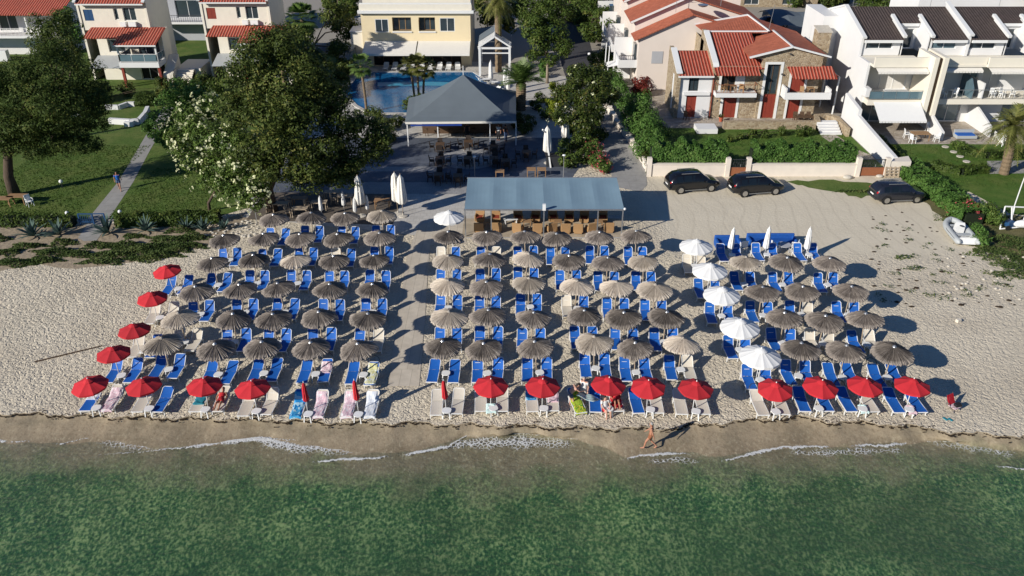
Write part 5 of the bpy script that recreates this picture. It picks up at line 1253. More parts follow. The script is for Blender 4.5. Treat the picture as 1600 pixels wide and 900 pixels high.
# ---------------------------------------------------------------- pink apartment row with stepped gables
def pink():
    h=thing('pink_apartments','pink apartment row with stepped terracotta roofs and white balconies','apartment house',(20,97,0))
    m=MB(); r=MB(); wp=MB()
    for i in range(4):
        Y=(97,100.2,107,114)[i]; D=(3.2,6.8,7,8)[i]; dz=(0,1.25,2.3,3.4)[i]; xl,xr,xa=14.2-.1*i,29.0,20.6
        m.prism_y([(xl+.5,0),(xl+.5,6.1+dz),(xa,8.75+dz),(xr-.5,6.4+dz),(xr-.5,0)],Y,Y+D-.01)
        r.slab([(xl-.1,Y-.35,5.95+dz),(xa,Y-.35,8.85+dz),(xa,Y+D-.1,8.85+dz),(xl-.1,Y+D-.1,5.95+dz)],.12); r.slab([(xa,Y-.35,8.85+dz),(xr,Y-.35,6.4+dz),(xr,Y+D-.1,6.4+dz),(xa,Y+D-.1,8.85+dz)],.12)
        if i: MB().bar((xl-.1,Y-.4,6.0+dz),(xa,Y-.4,8.9+dz),.12,.2).build('verge','white_paint',h)
    m.build('gable_wall','pink_wall',h); r.build('tiled_roof','roof_tile_far',h)
    m=MB()
    for i in range(4):
        Y=97.0+7.5*i; x=14.4
        for z in (2.6,): m.box(x-1.9,x+.28,Y+.3,Y+4.6,z,z+.35); m.box(x-1.9,x-1.72,Y+.3,Y+4.6,z+.35,z+1.0); m.box(x-1.72,x+.28,Y+.3,Y+.45,z+.35,z+.9)
        m.box(x-1.9,x+.28,Y+5.2,Y+5.4,0,5.0)
    m.build('balcony','white_wall',h)
    for i in range(4):
        Y=97.0+7.5*i; railing(h,[(12.6,Y+.35),(14.4,Y+.35)],3.5,.5,'dark_metal',.25)
    for i in range(4): MB().box(14.40-.2*i,14.72,98.2+7.5*i,99.6+7.5*i,3.0,5.1).build('balcony_door','glass',h)
    m=MB(); m.box(19.6,22.4,105,106.3,7.5,10.6); m.build('chimney','rubble_stone',h); m=MB(); m.box(19.4,22.6,104.8,106.5,10.6,10.85); m.build('chimney_cap','white_paint',h)
    m=MB(); m.lathe([(.05,0),(.45,.12),(.62,.3)],16,(21.9,98.2,9.3)); o=m.build('satellite_dish','grey_metal',h)
    m=MB(); m.box(16.3,17.6,96.96,96.99,3.2,4.6); m.build('recess','grey_wall',h)
    m=MB(); m.slab([(11.2,99,2.2),(13.2,98,2.9),(13.6,100.5,2.9),(11.6,101.5,2.2)],.04); m.build('awning','white_fabric',h)
    m=MB(); m.tube((24.6,101,7.9),(24.6,101,10.6),.03); m.build('roof_pole','grey_metal',h)
pink()
# ---------------------------------------------------------------- background buildings, top right
h=thing('brown_apartments','brown stone apartment house with balconies at the top edge','apartment house',(42,146,0))
m=MB(); hb=[(1.5,4,.4,2.2),(8,10.5,.4,2.2),(2.5,5,3.6,5.6),(8.5,11,3.6,5.6)]; m.wall((38,146),(52,146),0,8,hb); m.wall((38,154),(38,146),0,8); m.build('wall','rubble_stone',h)
for q in hb: opening(h,(38,146),(52,146),q,'window')
m=MB(); m.box(39,43.8,144.6,146,2.8,3.1); m.box(45.5,50,144.6,146,2.8,3.1); m.build('balcony','rubble_stone',h); m=MB(); m.slab([(37.6,145.4,8),(52.4,145.4,8),(52.4,155,9.6),(37.6,155,9.6)],.15); m.build('roof','roof_tile',h)
m=MB(); m.box(36.0,38,145.5,152,0,7); m.build('white_wing','white_wall',h)
h=thing('parking_canopy','long grey canopy roof over the car park behind the stone house','canopy',(44,122,0)); m=MB()
vs=[];fs=[]
for i in range(13):
    for j in range(7): x=37+14*i/12; vs.append((x,119+j*1.6,2.6+1.1*math.sin(math.pi*j/6)+.25*math.sin(i*1.05)))
for i in range(12):
    for j in range(6): a=i*7+j; fs.append((a,a+7,a+8,a+1))
m.add(vs,fs); m.build('roof','slate_fabric',h)
for x in (37.4,44,50.5): MB().tube((x,119.2,0),(x,119.2,2.6),.07).build('post','grey_metal',h)
g=(41.3,108.5,0); h=thing('round_parasol','big round white parasol behind the stone house roof','parasol',g); MB().lathe([(2.4,2.4),(1.8,3.0),(.9,3.5),(.02,3.75)],20,g).build('canopy','white_fabric',h); MB().tube(g,(g[0],g[1],3.6),.05).build('pole','white_paint',h)
h=thing('white_house','big white house with a dark roof corner at the top right','house',(70,118,0)); m=MB(); hh=[(5.5,7.6,2.8,4.8),(12,13.5,2.8,4.9)]; m.wall((55.5,117),(72,117),0,8.5,hh); m.wall((55.5,126),(55.5,117),0,8.5); m.box(66.5,70,113.5,117,0,4.2); m.wall((72,116),(84,116),0,9,[(2,4.5,1,3)]); m.build('wall','white_wall',h)
for q in hh: opening(h,(55.5,117),(72,117),q,'window',pane='curtain')
opening(h,(72,116),(84,116),(2,4.5,1,3),'window'); m=MB(); m.slab([(68.5,112.8,6.4),(76,112.8,6.4),(76,119,9.2),(68.5,119,9.2)],.2); m.slab([(55,116,8.6),(68.4,116,8.6),(68.4,127,8.9),(55,127,8.9)],.2) ; m.build('roof','roof_tile_dark',h)
m=MB(); m.box(55.5,66.4,114.5,114.7,0,3.4); m.build('terrace_wall','white_wall',h)
t=thing('concrete_wall','grey concrete wall at the far end of the car park','wall',(52,136,0)); MB().box(40,62,136,136.3,0,1.6).build('wall','grey_concrete',t)
t=thing('low_wall','pale tan wall at the end of the shaded alley','wall',(17,142,0)); MB().box(11.5,20.5,140,140.4,0,1.3).build('wall','garden_wall',t)
# rubble wall along the footpath
t=thing('path_wall','low broken pale stone wall along the footpath to the beach','wall',G3(965,210)); m=MB(); q=[G(x,y) for x,y in ((946,163),(955,180),(963,195),(972,206),(985,222),(995,238),(1004,252),(1012,268))]; rg=random.Random(4)
for a,b in zip(q,q[1:]):
    for k in range(6):
        u=(k+.5)/6; m.obox((a[0]+(b[0]-a[0])*u+rg.uniform(-.05,.05),a[1]+(b[1]-a[1])*u,.28+rg.uniform(-.08,.08)),(.42,.62,.62+rg.uniform(-.1,.15)),(0,0,rg.uniform(-.3,.3)))
m.build('stones','garden_wall',t)
# ================================================================ VEGETATION
def cards(pts,nrm,size,aspect,rg,fold=.25):
    """leaf sized folded quads; pts (n,3), nrm (n,3) preferred normals"""
    n=len(pts)
    nv=nrm+rg.normal(0,.38,(n,3)); nv/=np.linalg.norm(nv,axis=1)[:,None]+1e-9
    a=np.cross(nv,rg.normal(0,1,(n,3))); a/=np.linalg.norm(a,axis=1)[:,None]+1e-9; b=np.cross(nv,a)
    s=size*rg.uniform(.6,1.35,(n,1)); w=s*aspect
    v=np.empty((n,4,3)); v[:,0]=pts-a*s*.5; v[:,1]=pts+b*w*.5+nv*s*fold*.3; v[:,2]=pts+a*s*.5; v[:,3]=pts-b*w*.5+nv*s*fold*.3
    return v
def leaf_mesh(name,V,tint,mat,parent=None,loc=None,off=(0,0,0)):
    n=len(V); me=bpy.data.meshes.new(name)
    vv=(V.reshape(-1,3)-np.array(off)).astype(np.float32)
    me.vertices.add(n*4); me.vertices.foreach_set('co',vv.ravel()); me.loops.add(n*4); me.loops.foreach_set('vertex_index',np.arange(n*4,dtype=np.int32))
    me.polygons.add(n); me.polygons.foreach_set('loop_start',np.arange(0,n*4,4,dtype=np.int32)); me.polygons.foreach_set('loop_total',np.full(n,4,dtype=np.int32))
    me.update(); at=me.attributes.new('tint','FLOAT','FACE'); at.data.foreach_set('value',tint.astype(np.float32)); me.materials.append(MAT[mat])
    o=bpy.data.objects.new(name,me); COL.objects.link(o)
    if parent is not None: o.parent=parent
    if loc is not None: o.location=loc
    return o
def blob_points(blobs,n,rg,inner=.35,lump=.18):
    """points on lumpy ellipsoids (x,y,z,rx,ry,rz)"""
    B=np.array(blobs,dtype=float); area=(B[:,3]*B[:,4]+B[:,3]*B[:,5]+B[:,4]*B[:,5]); idx=rg.choice(len(B),n,p=area/area.sum())
    d=rg.normal(0,1,(n,3)); d/=np.linalg.norm(d,axis=1)[:,None]
    ph=rg.uniform(0,6.28,(len(B),6))[idx]
    l=1+lump*(np.sin(4*d[:,0]+ph[:,0])*np.sin(4*d[:,1]+ph[:,1])+np.sin(7*d[:,2]+ph[:,2])*np.sin(6*d[:,0]+ph[:,3])*.7+.5*np.sin(11*d[:,1]+ph[:,4])*np.sin(11*d[:,2]+ph[:,5]))
    r=np.where(rg.random(n)<inner,rg.uniform(.45,.95,n),rg.uniform(.9,1.06,n))
    p=B[idx,:3]+d*B[idx,3:]*(l*r)[:,None]
    nn=d/B[idx,3:]; nn/=np.linalg.norm(nn,axis=1)[:,None]; nn[:,2]+=.35
    t=np.clip(.5+.35*(l-1)/.2*.6+rg.normal(0,.22,n),0,1)
    return p,nn,t
def sub_blobs(c,R,k,rg,rs=(.28,.45),flat=.8):
    """spread k clumps through an ellipsoid so the crown has lobes and gaps"""
    out=[]
    for i in range(k):
        d=rg.normal(0,1,3); d/=np.linalg.norm(d); q=rg.uniform(.35,.85)
        s=rg.uniform(*rs); out.append((c[0]+d[0]*R[0]*q,c[1]+d[1]*R[1]*q,c[2]+d[2]*R[2]*q,R[0]*s,R[1]*s,R[2]*s*flat+.2))
    return out
def tree(name,label,cat,base,blobs,n,size,mat,trunk=None,seed=1,group=None,aspect=.55,bark='bark',flowers=None,limbs=5,lump=.2,clumps=7,leanf=.5):
    rg=np.random.default_rng(seed); rr=random.Random(seed)
    t=thing(name,label,cat,(base[0],base[1],0),0,group)
    cl=[]                                   # break every lobe into a core and smaller clumps standing out of it
    for b in blobs:
        cl.append((b[0],b[1],b[2],b[3]*.74,b[4]*.74,b[5]*.74))
        for k in range(clumps):
            d=rg.normal(0,1,3); d/=np.linalg.norm(d); d[2]=d[2]*.8+.15; q=rg.uniform(.6,.88); s=rg.uniform(.26,.46)
            cl.append((b[0]+d[0]*b[3]*q,b[1]+d[1]*b[4]*q,max(.15,b[2]+d[2]*b[5]*q),b[3]*s,b[4]*s,b[5]*s*.85))
    p,nn,ti=blob_points(cl,n,rg,inner=.22,lump=lump); p[:,2]=np.maximum(p[:,2],.05)
    leaf_mesh('crown',cards(p,nn,size,aspect,rg),ti,mat,t,off=(base[0],base[1],0))
    if flowers:
        fm,fn,fs=flowers; p,nn,ti=blob_points([(b[0],b[1],b[2],b[3]*1.04,b[4]*1.04,b[5]*1.04) for b in blobs],fn,rg,inner=0,lump=lump); p[:,2]=np.maximum(p[:,2],.1)
        pp=np.repeat(p,4,0)+rg.normal(0,fs*.45,(fn*4,3)); tag(leaf_mesh('flowers',cards(pp,np.repeat(nn,4,0),fs,.9,rg),np.repeat(ti,4),fm,t,off=(base[0],base[1],0)),kind='stuff')
    if trunk:
        r0,h=trunk; m=MB(); top=Vector(np.average(np.array(blobs)[:,:3],axis=0))
        lean=(top.x-base[0])*leanf,(top.y-base[1])*leanf
        m.path([(base[0],base[1],-.1),(base[0]+rr.uniform(-.1,.1),base[1],h*.35),(base[0]+lean[0]*.5+rr.uniform(-.2,.2),base[1]+lean[1]*.5,h*.7),(base[0]+lean[0],base[1]+lean[1],h)],[r0*1.35,r0,r0*.85,r0*.65],9)
        st=Vector((base[0]+lean[0],base[1]+lean[1],h*.9))
        for b in rr.sample(list(blobs),min(limbs,len(blobs))):
            e=Vector(b[:3]); mid=st.lerp(e,.5)+Vector((rr.uniform(-.4,.4),rr.uniform(-.4,.4),rr.uniform(0,.5))); m.path([st+Vector((0,0,-h*.25*rr.random())),mid,e],[r0*.5,r0*.3,r0*.1],6)
        m.build('trunk',bark,t,smooth=True)
    return t
def big_crown(c,R,k,seed,**kw): return sub_blobs(c,R,k,np.random.default_rng(seed),**kw)
def at_(x,y,Y): # world point at distance Y for a pixel
    u=(x-800)/CF; v=(y-450)/CF; d=(u,_c-v*_s,-_s-v*_c); t=Y/d[1]; return (d[0]*t,Y,CH+d[2]*t)
def bush(name,label,pts,mat,n,size,seed,flowers=None,cat='shrub',asp=.55):
    bl=[]
    for x,y,r in pts:
        g=G(x,y); bl.append((g[0],g[1],r*.8,r,r,r))
    b=(bl[0][0],bl[0][1]); return tree(name,label,cat,b,bl,n,size,mat,(.06,.6),seed,flowers=flowers,aspect=asp)
def dense_bg(label,pts,base,mat,n,size,seed,name='garden_tree',trunk=(.25,4)):
    bl=[]
    for x,y,Y,r in pts: q=at_(x,y,Y); bl.append((q[0],q[1],max(q[2],r*.6),r,r,r*.9))
    return tree(name,label,'tree',base,bl,n,size,mat,trunk,seed)
# big dark tree in the middle left
B=G(405,318)
tc=at_(438,165,69.5)
bl=[]
for (x,y,Y,rx,rz) in ((425,70,71,2.2,1.8),(400,95,70,2.4,1.8),(462,85,71,2.3,1.9),(385,130,69,2.3,2),(440,130,69,2.8,2.2),(490,120,70.5,2.2,2),(520,150,70.5,2.0,1.8),(370,175,68.5,2.0,1.7),(425,180,68,2.5,2.0),(475,175,68.5,2.6,2),(530,190,70,2.2,1.8),(560,205,70.5,1.8,1.5),(450,225,67.5,2.5,1.8),(400,230,67.5,2.0,1.6),(505,230,68.5,2.3,1.7),(550,245,70,1.9,1.4),(590,215,71,1.5,1.2),(585,240,70.5,1.7,1.2),(545,262,70,1.8,1.0),(510,262,69,2.0,1.1),(480,285,68.5,2.0,.9),(535,280,69,1.8,.8),(430,265,67,1.9,1.3),(480,262,67.5,2,1.3),(445,50,72,1.3,1.0)):
    q=at_(x,y,Y-6.5); bl.append((q[0],q[1],q[2],rx*.96,rx*.96,rz*.96))
tree('broadleaf_tree','very large dark broadleaf tree with small yellowish leaves between the lawn and the pool','tree',(-19.9,62.6),bl,76000,.215,'leaf_dark',(.40,5.5),3,lump=.24)
# white flowering oleander in front of it
bl=[]
for (x,y,Y,r) in ((300,180,68,1.5),(330,170,69,1.5),(285,215,66.5,1.4),(325,215,66,1.8),(365,225,65.5,1.7),(300,250,65.5,1.5),(345,260,65,1.7),(385,260,64.5,1.6),(405,285,64,1.4),(365,290,64,1.5),(395,310,63.2,1.3),(330,280,64.5,1.3),(415,250,65,1.3)):
    q=at_(x,y,Y-3.0); bl.append((q[0],q[1],max(q[2],.9),r,r,r*.95))
tree('flowering_shrub','tall oleander covered with white flowers in front of the large dark tree','shrub',(-25,62.4),bl,30000,.19,'leaf_oleander',(.12,2.2),5,flowers=('petal_white',560,.21))
bl=[]
for (x,y,Y,r) in ((262,165,77,1.5),(285,150,78,1.6),(310,150,78,1.6),(250,195,76,1.4),(262,215,75,1.3),(290,175,77,1.4),(240,205,76,1.1)):
    q=at_(x,y,Y); bl.append((q[0],q[1],max(q[2],.9),r,r,r*1.05))
tree('bushy_shrub','bright green bushy shrub left of the white flowering oleander','shrub',(-32.5,77),bl,6500,.26,'leaf_bright',(.12,1.6),6)
# pines at far left
bl=[]
for (x,y,Y,rx,rz) in ((20,120,68,2.5,1.7),(70,105,69,2.6,1.8),(115,120,70,2.2,1.7),(45,150,67,2.6,1.7),(95,155,68,2.6,1.7),(140,150,70,1.9,1.5),(15,175,66,2.4,1.5),(60,190,66,2.5,1.5),(110,190,67.5,2.2,1.4),(148,190,69.5,1.4,1.2),(-30,140,67,2.8,2),(-20,190,66,2.6,1.6),(35,215,65.5,1.8,1.1),(85,215,66.5,1.9,1.1),(80,85,71,2,1.4),(20,225,65.5,2.2,1.2),(60,232,65.5,1.9,1.1),(110,222,66.5,1.9,1.1),(140,225,67.5,1.4,1.0),(-15,225,65.5,2,1.2),(95,165,66,2.6,1.6),(30,195,65.5,2.4,1.4),(150,165,69.5,1.7,1.4)):
    q=at_(x,y,Y); bl.append((q[0],q[1],q[2],rx,rx,rz))
g=G(24,306); tree('pine_tree','spreading pine tree with a thick leaning trunk at the left edge of the lawn','tree',g,bl,62000,.22,'leaf_pine',(.40,5.2),8,aspect=.35,lump=.26,leanf=.12)
bl=[]
for (x,y,Y,r) in ((85,60,80,1.9),(65,45,82,1.6),(105,70,80,1.7),(95,35,83,1.5),(70,75,79,1.6),(115,95,79,1.4)):
    q=at_(x,y,Y); bl.append((q[0],q[1],q[2],r,r,r))
tree('cypress_tree','dark dense conifer rising behind the left pine tree','tree',(-46,79.5),bl,8000,.26,'leaf_dark',(.25,4.5),9,aspect=.4)
bl=[(at_(x,y,96)[0],96,at_(x,y,96)[2],1.1,1.1,1.1) for x,y in ((103,25),(110,42),(100,50),(118,55))]
tree('small_tree','small feathery green tree at the corner of the left cream house','tree',(-52,96),bl,2600,.26,'leaf_bright',(.12,3),10)
bush('house_shrubs','dark shrubs growing along the front of the left cream house',((150,160,1.2),(165,155,1.2),(200,150,1.0),(255,150,1.2),(275,148,1.3),(135,165,1.2)),'leaf_dark',6000,.24,60)
bush('house_shrubs','green shrubs below the balcony of the half hidden cream house',((300,150,1.3),(318,145,1.3),(335,150,1.2),(290,160,1.2)),'leaf_mid',5000,.24,61)
dense_bg('dark bushy tree in the gap left of the yellow hotel canopy',((505,110,100,1.6),(520,120,97,1.4),(540,105,103,1.5),(495,130,95,1.4),(515,140,93,1.3),(535,130,97,1.2)),(-24,97),'leaf_dark',7000,.3,62,trunk=(.2,2.5))
g=G(228,165); tree('round_bush','round clipped bush at the end of the low white wall','bush',g,[(g[0],g[1],.8,1.4,1.3,1.1)],2600,.16,'leaf_mid',None,11,lump=.06)
# trees beside the alley
bl=[]
for (x,y,Y,r) in ((850,25,104,2.0),(830,45,102,1.8),(865,50,102,2.0),(845,70,100.5,1.7),(880,75,101,1.4),(825,15,106,1.9),(870,15,106,2),(850,5,107,2),(835,88,100,1.1),(860,95,99.5,1.0)):
    q=at_(x,y,Y); bl.append((q[0],q[1],q[2],r,r,r))
g=G(838,95); tree('alley_tree','tall olive green tree with a pale trunk left of the shaded alley','tree',(4.3,100),bl,16000,.28,'leaf_mid',(.16,4.2),12,bark='pale_bark')
dense_bg('dark green tree right of the alley next to the pink apartments',((910,20,125,2.6),(940,30,122,2.4),(925,50,118,2.0),(955,45,118,1.8),(900,5,130,2.6),(935,5,130,2.5)),(12.5,121),'leaf_mid',8000,.4,13)
dense_bg('big dark tree at the top edge above the alley',((895,30,135,2.5),(880,10,140,3),(915,0,140,3)),(9,136),'leaf_dark',6000,.45,14)
dense_bg('wide hedge tree with pale flowers behind the car park, left part',((1225,0,150,2.6),(1255,8,148,2.4),(1240,18,146,2),(1275,0,150,2.5)),(55,148),'leaf_mid',6000,.4,15)
dense_bg('round dark green tree behind the car park, middle part',((1300,5,148,2.4),(1290,20,146,1.8),(1320,0,150,2)),(60,147),'leaf_dark',4500,.4,16)
dense_bg('bushy green tree behind the white terraced houses, right part',((1365,5,140,2.2),(1385,10,138,2),(1410,5,138,2.4),(1430,0,140,2),(1350,0,142,2)),(62,139),'leaf_mid',6000,.38,17)
dense_bg('dark trees filling the gap between the cream houses',((300,30,135,2.2),(290,10,140,2.4),(310,0,140,2.2)),(-56,137),'leaf_dark',4500,.4,18)
dense_bg('tree behind the hotel at the top edge left of the palm trunk',((745,0,135,2.4),(765,25,125,2.2),(800,10,130,2.6),(790,40,118,1.8)),(-1,126),'leaf_dark',6000,.4,19)
dense_bg('dark tree left of the yellow hotel behind the fan palms',((470,55,100,2),(520,25,118,2.4),(540,45,112,1.8),(480,95,95,1.6),(530,75,104,1.6)),(-27,103),'leaf_dark',7000,.36,20)
dense_bg('tall tree rising between house and hotel at the top edge',((545,10,130,2.2),(525,0,135,2.6)),(-27,131),'leaf_mid',3500,.42,21)
# magnolia and mixed planting along the terrace
bl=[]
for (x,y,Y,r) in ((905,120,82,1.6),(935,130,81,1.6),(890,150,79.5,1.6),(920,160,79,1.7),(950,150,81,1.3),(880,180,77,1.3),(910,190,76.5,1.5),(935,115,83,1.3)):
    q=at_(x,y,Y); bl.append((q[0],q[1],max(q[2],.8),r,r,r*.95))
tree('magnolia_tree','glossy magnolia with bronze leaves and pale flowers between alley and footpath','tree',(7.2,79),bl,19000,.22,'leaf_magnolia',(.14,2.3),22,flowers=('petal_white',34,.2))
bush('lime_shrub','bright yellow green conifer shrub left of the alley end',((864,170,.9),(870,150,1.0),(866,185,.8),(876,165,.9)),'leaf_lime',4200,.2,23)
bush('slim_conifer','slim bright green conifer below the alley tree',((850,122,.7),(850,112,.75),(851,103,.7)),'leaf_bright',2500,.2,24,cat='conifer')
bush('terrace_shrub','leafy green shrub bed behind the blue shelter left of the footpath',((885,245,1.1),(905,235,1.2),(920,225,1.1),(890,262,.9),(875,258,.8),(915,255,1.0),(900,215,1.1)),'leaf_mid',7000,.22,25)
bush('pink_oleander','oleander bush with clusters of pink red flowers beside the footpath',((935,262,.95),(928,248,1.0),(944,270,.8)),'leaf_oleander',3000,.2,26,flowers=('petal_pink',110,.15))
bush('small_shrub','tall green shrub at the left side of the grey footpath',((925,205,1.2),(938,220,.9),(930,190,1.2)),'leaf_mid',3600,.24,27)
# conifer hedge and shrubs right of the footpath
bl=[]
for x,y,r,h in ((985,185,1.4,2.6),(1000,200,1.6,3.2),(1010,215,1.6,3.2),(1018,228,1.5,2.8),(995,178,1.4,3.0),(1005,190,1.6,3.6),(1024,210,1.3,2.6),(1000,232,1.3,2.4)):
    g=G(x,y+16); bl.append((g[0],g[1],h*.5,r,r,h*.62))
tree('conifer_shrub','tall bright green conifer hedge beside the stone house left wing','shrub',G(1003,222),bl,18000,.22,'leaf_bright',(.1,1),28,aspect=.4,lump=.24)
bl=[]
for x,y,r,h in ((955,130,1.3,2.4),(965,140,1.3,2.4),(972,155,1.3,2.2),(960,118,1.2,2.2),(978,165,1.1,2)):
    g=G(x,y+16); bl.append((g[0],g[1],h*.5,r,r,h*.6))
tree('conifer_shrub','green conifer hedge clump above the footpath wall near the two white poles','shrub',G(965,160),bl,7000,.25,'leaf_bright',(.1,1),29,aspect=.4)
bush('red_leaf_shrub','dark red leaved shrub at the corner of the pink apartments',((1000,140,1.1),(1008,150,1.0),(995,150,.9),(1010,132,.9)),'leaf_red',3500,.25,30)
bush('low_garden_shrubs','rounded garden shrubs with globe lamps below the pink apartments',((935,108,1.3),(950,105,1.4),(965,112,1.2),(985,118,1.2),(975,105,1.2)),'leaf_mid',6000,.28,31)
bush('red_tipped_shrub','red tipped shrub at the left end of the cream garden wall',((1008,255,.7),(1016,262,.7),(1025,250,.6)),'leaf_magnolia',1600,.18,32)
bush('wall_plants','green plants growing at the foot of the stone terrace wall',((1155,218,.45),(1175,217,.6),(1195,216,.5),(1222,212,.55),(1250,213,.7),(1262,212,.6),(1140,222,.4)),'leaf_mid',3000,.17,33)
# boxed hedges
def hedge(label,P,w,h,n,size,mat,seed,name='clipped_hedge'):
    rg=np.random.default_rng(seed); base=P[len(P)//2]; t=thing(name,label,'hedge',(base[0],base[1],0))
    pts=[];nn=[];L=[math.dist(P[i],P[i+1]) for i in range(len(P)-1)]; tot=sum(L)
    for i in range(len(P)-1):
        k=int(n*L[i]/tot); u=rg.random(k); a=np.array(P[i]);b=np.array(P[i+1]); d=(b-a)/L[i]; nv=np.array([-d[1],d[0]])
        side=rg.choice(4,k,p=[.3,.2,.4,.1]); s=rg.uniform(-1,1,k); z=rg.uniform(.02,1,k)
        lat=np.where(side==0,-1,np.where(side==1,1,s))*w/2; zz=np.where(side<2,z,np.where(side==2,1,rg.uniform(.2,.9,k)))*h
        wv=.10*np.sin(u*L[i]*2.3+seed)+.07*np.sin(u*L[i]*5.1)
        lat=lat*(1+.12*np.sin(u*L[i]*3.1)); zz=zz*(1+wv*.9)+rg.normal(0,.05,k); lat=lat+rg.normal(0,.05,k)
        q=a[None]+d[None]*(u*L[i])[:,None]+nv[None]*lat[:,None]; pts.append(np.column_stack([q,np.maximum(zz,.03)]))
        N=np.zeros((k,3)); N[:,:2]=np.where((side==0)[:,None],-nv,np.where((side==1)[:,None],nv,0)); N[:,2]=np.where(side>=2,1,.25); nn.append(N)
    p=np.concatenate(pts); N=np.concatenate(nn)
    tint=np.clip(.45+.3*np.sin(p[:,0]*3)*np.sin(p[:,1]*2+p[:,2]*4)+rg.normal(0,.2,len(p)),0,1)
    leaf_mesh('foliage',cards(p,N,size,.6,rg),tint,mat,t,off=(base[0],base[1],0))
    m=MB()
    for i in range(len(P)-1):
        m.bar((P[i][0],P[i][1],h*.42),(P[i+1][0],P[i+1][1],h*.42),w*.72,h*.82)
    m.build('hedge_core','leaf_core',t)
    return t
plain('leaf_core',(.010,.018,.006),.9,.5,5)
hedge('dark clipped hedge behind the cream wall left of the narrow gate',[(12.6,71.1),(gx0-.2,71.1)],1.3,2.75,11000,.2,'leaf_bright',1)
hedge('dark clipped hedge behind the cream wall between the two gates',[(gx1+.5,71.1),(hx0-.3,71.1)],1.3,2.65,13000,.2,'leaf_bright',2)
hedge('long dark hedge between the left lawn and the agave bed',[(-75,60.3),G(118,352)],1.0,.85,9000,.2,'leaf_mid',3)
hedge('dark hedge right of the garden path running to the oleander',[G(185,352),G(260,350),G(345,346)],1.0,.85,5500,.2,'leaf_mid',4)
hedge('bright green clipped hedge sloping down beside the parked grey car',[G(1408,262),G(1440,290),G(1480,318),G(1520,352)],2.0,1.1,9000,.2,'leaf_bright',5)
hedge('low hedge along the right lawn below the tiled terrace',[G(1495,240),G(1540,246),G(1640,246)],1.0,.6,3500,.18,'leaf_mid',6)
hedge('low flower hedge bordering the right lawn beside the palm',[G(1455,262),G(1500,272),G(1540,268)],.9,.6,2500,.2,'leaf_mid',7)
hedge('narrow planted strip on top of the white boundary wall side',[(36.0,72.5),(36.2,79)],.9,.9,2600,.2,'leaf_mid',8)
bush('yellow_shrub','small yellow green shrub at the end of the white garden divider',((1500,236,.6),(1492,232,.5)),'leaf_oleander',1200,.16,34)
bush('red_flower_bush','bush with bright red flowers at the end of the sloping hedge',((1512,338,.7),(1520,346,.65),(1505,332,.6)),'leaf_oleander',2000,.18,35,flowers=('petal_pink',130,.14))
bush('red_flower_bush','sparse bush with few red flowers beside the front of the grey car',((1478,325,.5),(1488,335,.5)),'leaf_dune',1200,.17,36,flowers=('petal_pink',30,.12))
bush('dune_bush','green bush below the sloping hedge beside the white frame',((1540,345,1.0),(1552,352,.9),(1530,340,.9)),'leaf_oleander',2800,.2,37)
bush('creeping_bush','green creeping bush just right of the grey inflatable boat',((1520,365,.6),(1528,372,.6),(1535,385,.55),(1528,382,.55)),'leaf_bright',2200,.16,38)
# ground cover on the dune strips: nobody could count it
def cover(name,label,patches,mat,n,size,seed,hmax=.28):
    rg=np.random.default_rng(seed); W=np.array([[*G(x,y),rx,ry] for x,y,rx,ry in patches]); ar=W[:,2]*W[:,3]; idx=rg.choice(len(W),n,p=ar/ar.sum())
    a=rg.uniform(0,6.28,n); r=np.sqrt(rg.random(n))*(1+.25*np.sin(a*3+idx)+.18*np.sin(a*7+idx*2)); p=np.empty((n,3)); p[:,0]=W[idx,0]+np.cos(a)*r*W[idx,2]; p[:,1]=W[idx,1]+np.sin(a)*r*W[idx,3]
    p[:,2]=np.maximum(.02,hmax*(1-r**2)*rg.uniform(.3,1.1,n)*(1+.5*np.sin(p[:,0]*2.1)*np.sin(p[:,1]*2.7)))
    N=np.tile(np.array([[0,0,.8]]),(n,1)); ti=np.clip(.5+.3*np.sin(p[:,0]*1.7)*np.sin(p[:,1]*2.2)+rg.normal(0,.22,n),0,1)
    o=leaf_mesh(name,cards(p,N,size,.6,rg),ti,mat); tag(o,label,'ground cover',kind='stuff'); return o
cover('ground_cover','low green ground cover plants spreading over the dune on the left',((85,395,1.6,.7),(70,408,1.3,.5),(100,380,1.0,.6),(160,385,1.4,.6),(175,400,2.0,.6),(210,395,2.2,.7),(240,388,2.2,.8),(270,375,2.0,.7),(250,400,1.6,.5),(290,385,1.6,.6),(160,410,1.6,.45),(10,395,1.2,.6),(25,412,2.0,.5),(0,375,.8,.5),(210,370,.9,.4),(280,362,1.2,.4),(120,398,1.2,.6),(195,385,1.4,.6),(225,405,1.6,.5),(300,372,1.4,.5),(45,385,1.3,.5),(265,392,1.6,.6)),'leaf_dune',22000,.16,50,.38)
cover('dry_ground_cover','patchy dry and green weeds on the sandy slope at the right edge',((1560,400,2.0,1.2),(1590,420,1.6,1.2),(1575,375,1.5,.9),(1545,390,1.2,.8),(1590,385,1.2,1.0),(1500,310,.9,.6),(1490,345,1.3,.5),(1470,315,1.0,.5),(1413,402,.7,.35),(1385,298,1.2,.3),(1350,300,1.5,.35),(1320,300,.9,.2),(1430,420,.8,.25),(1570,430,1.2,.6),(1640,420,3,2)),'leaf_dune',9000,.15,51,.26)
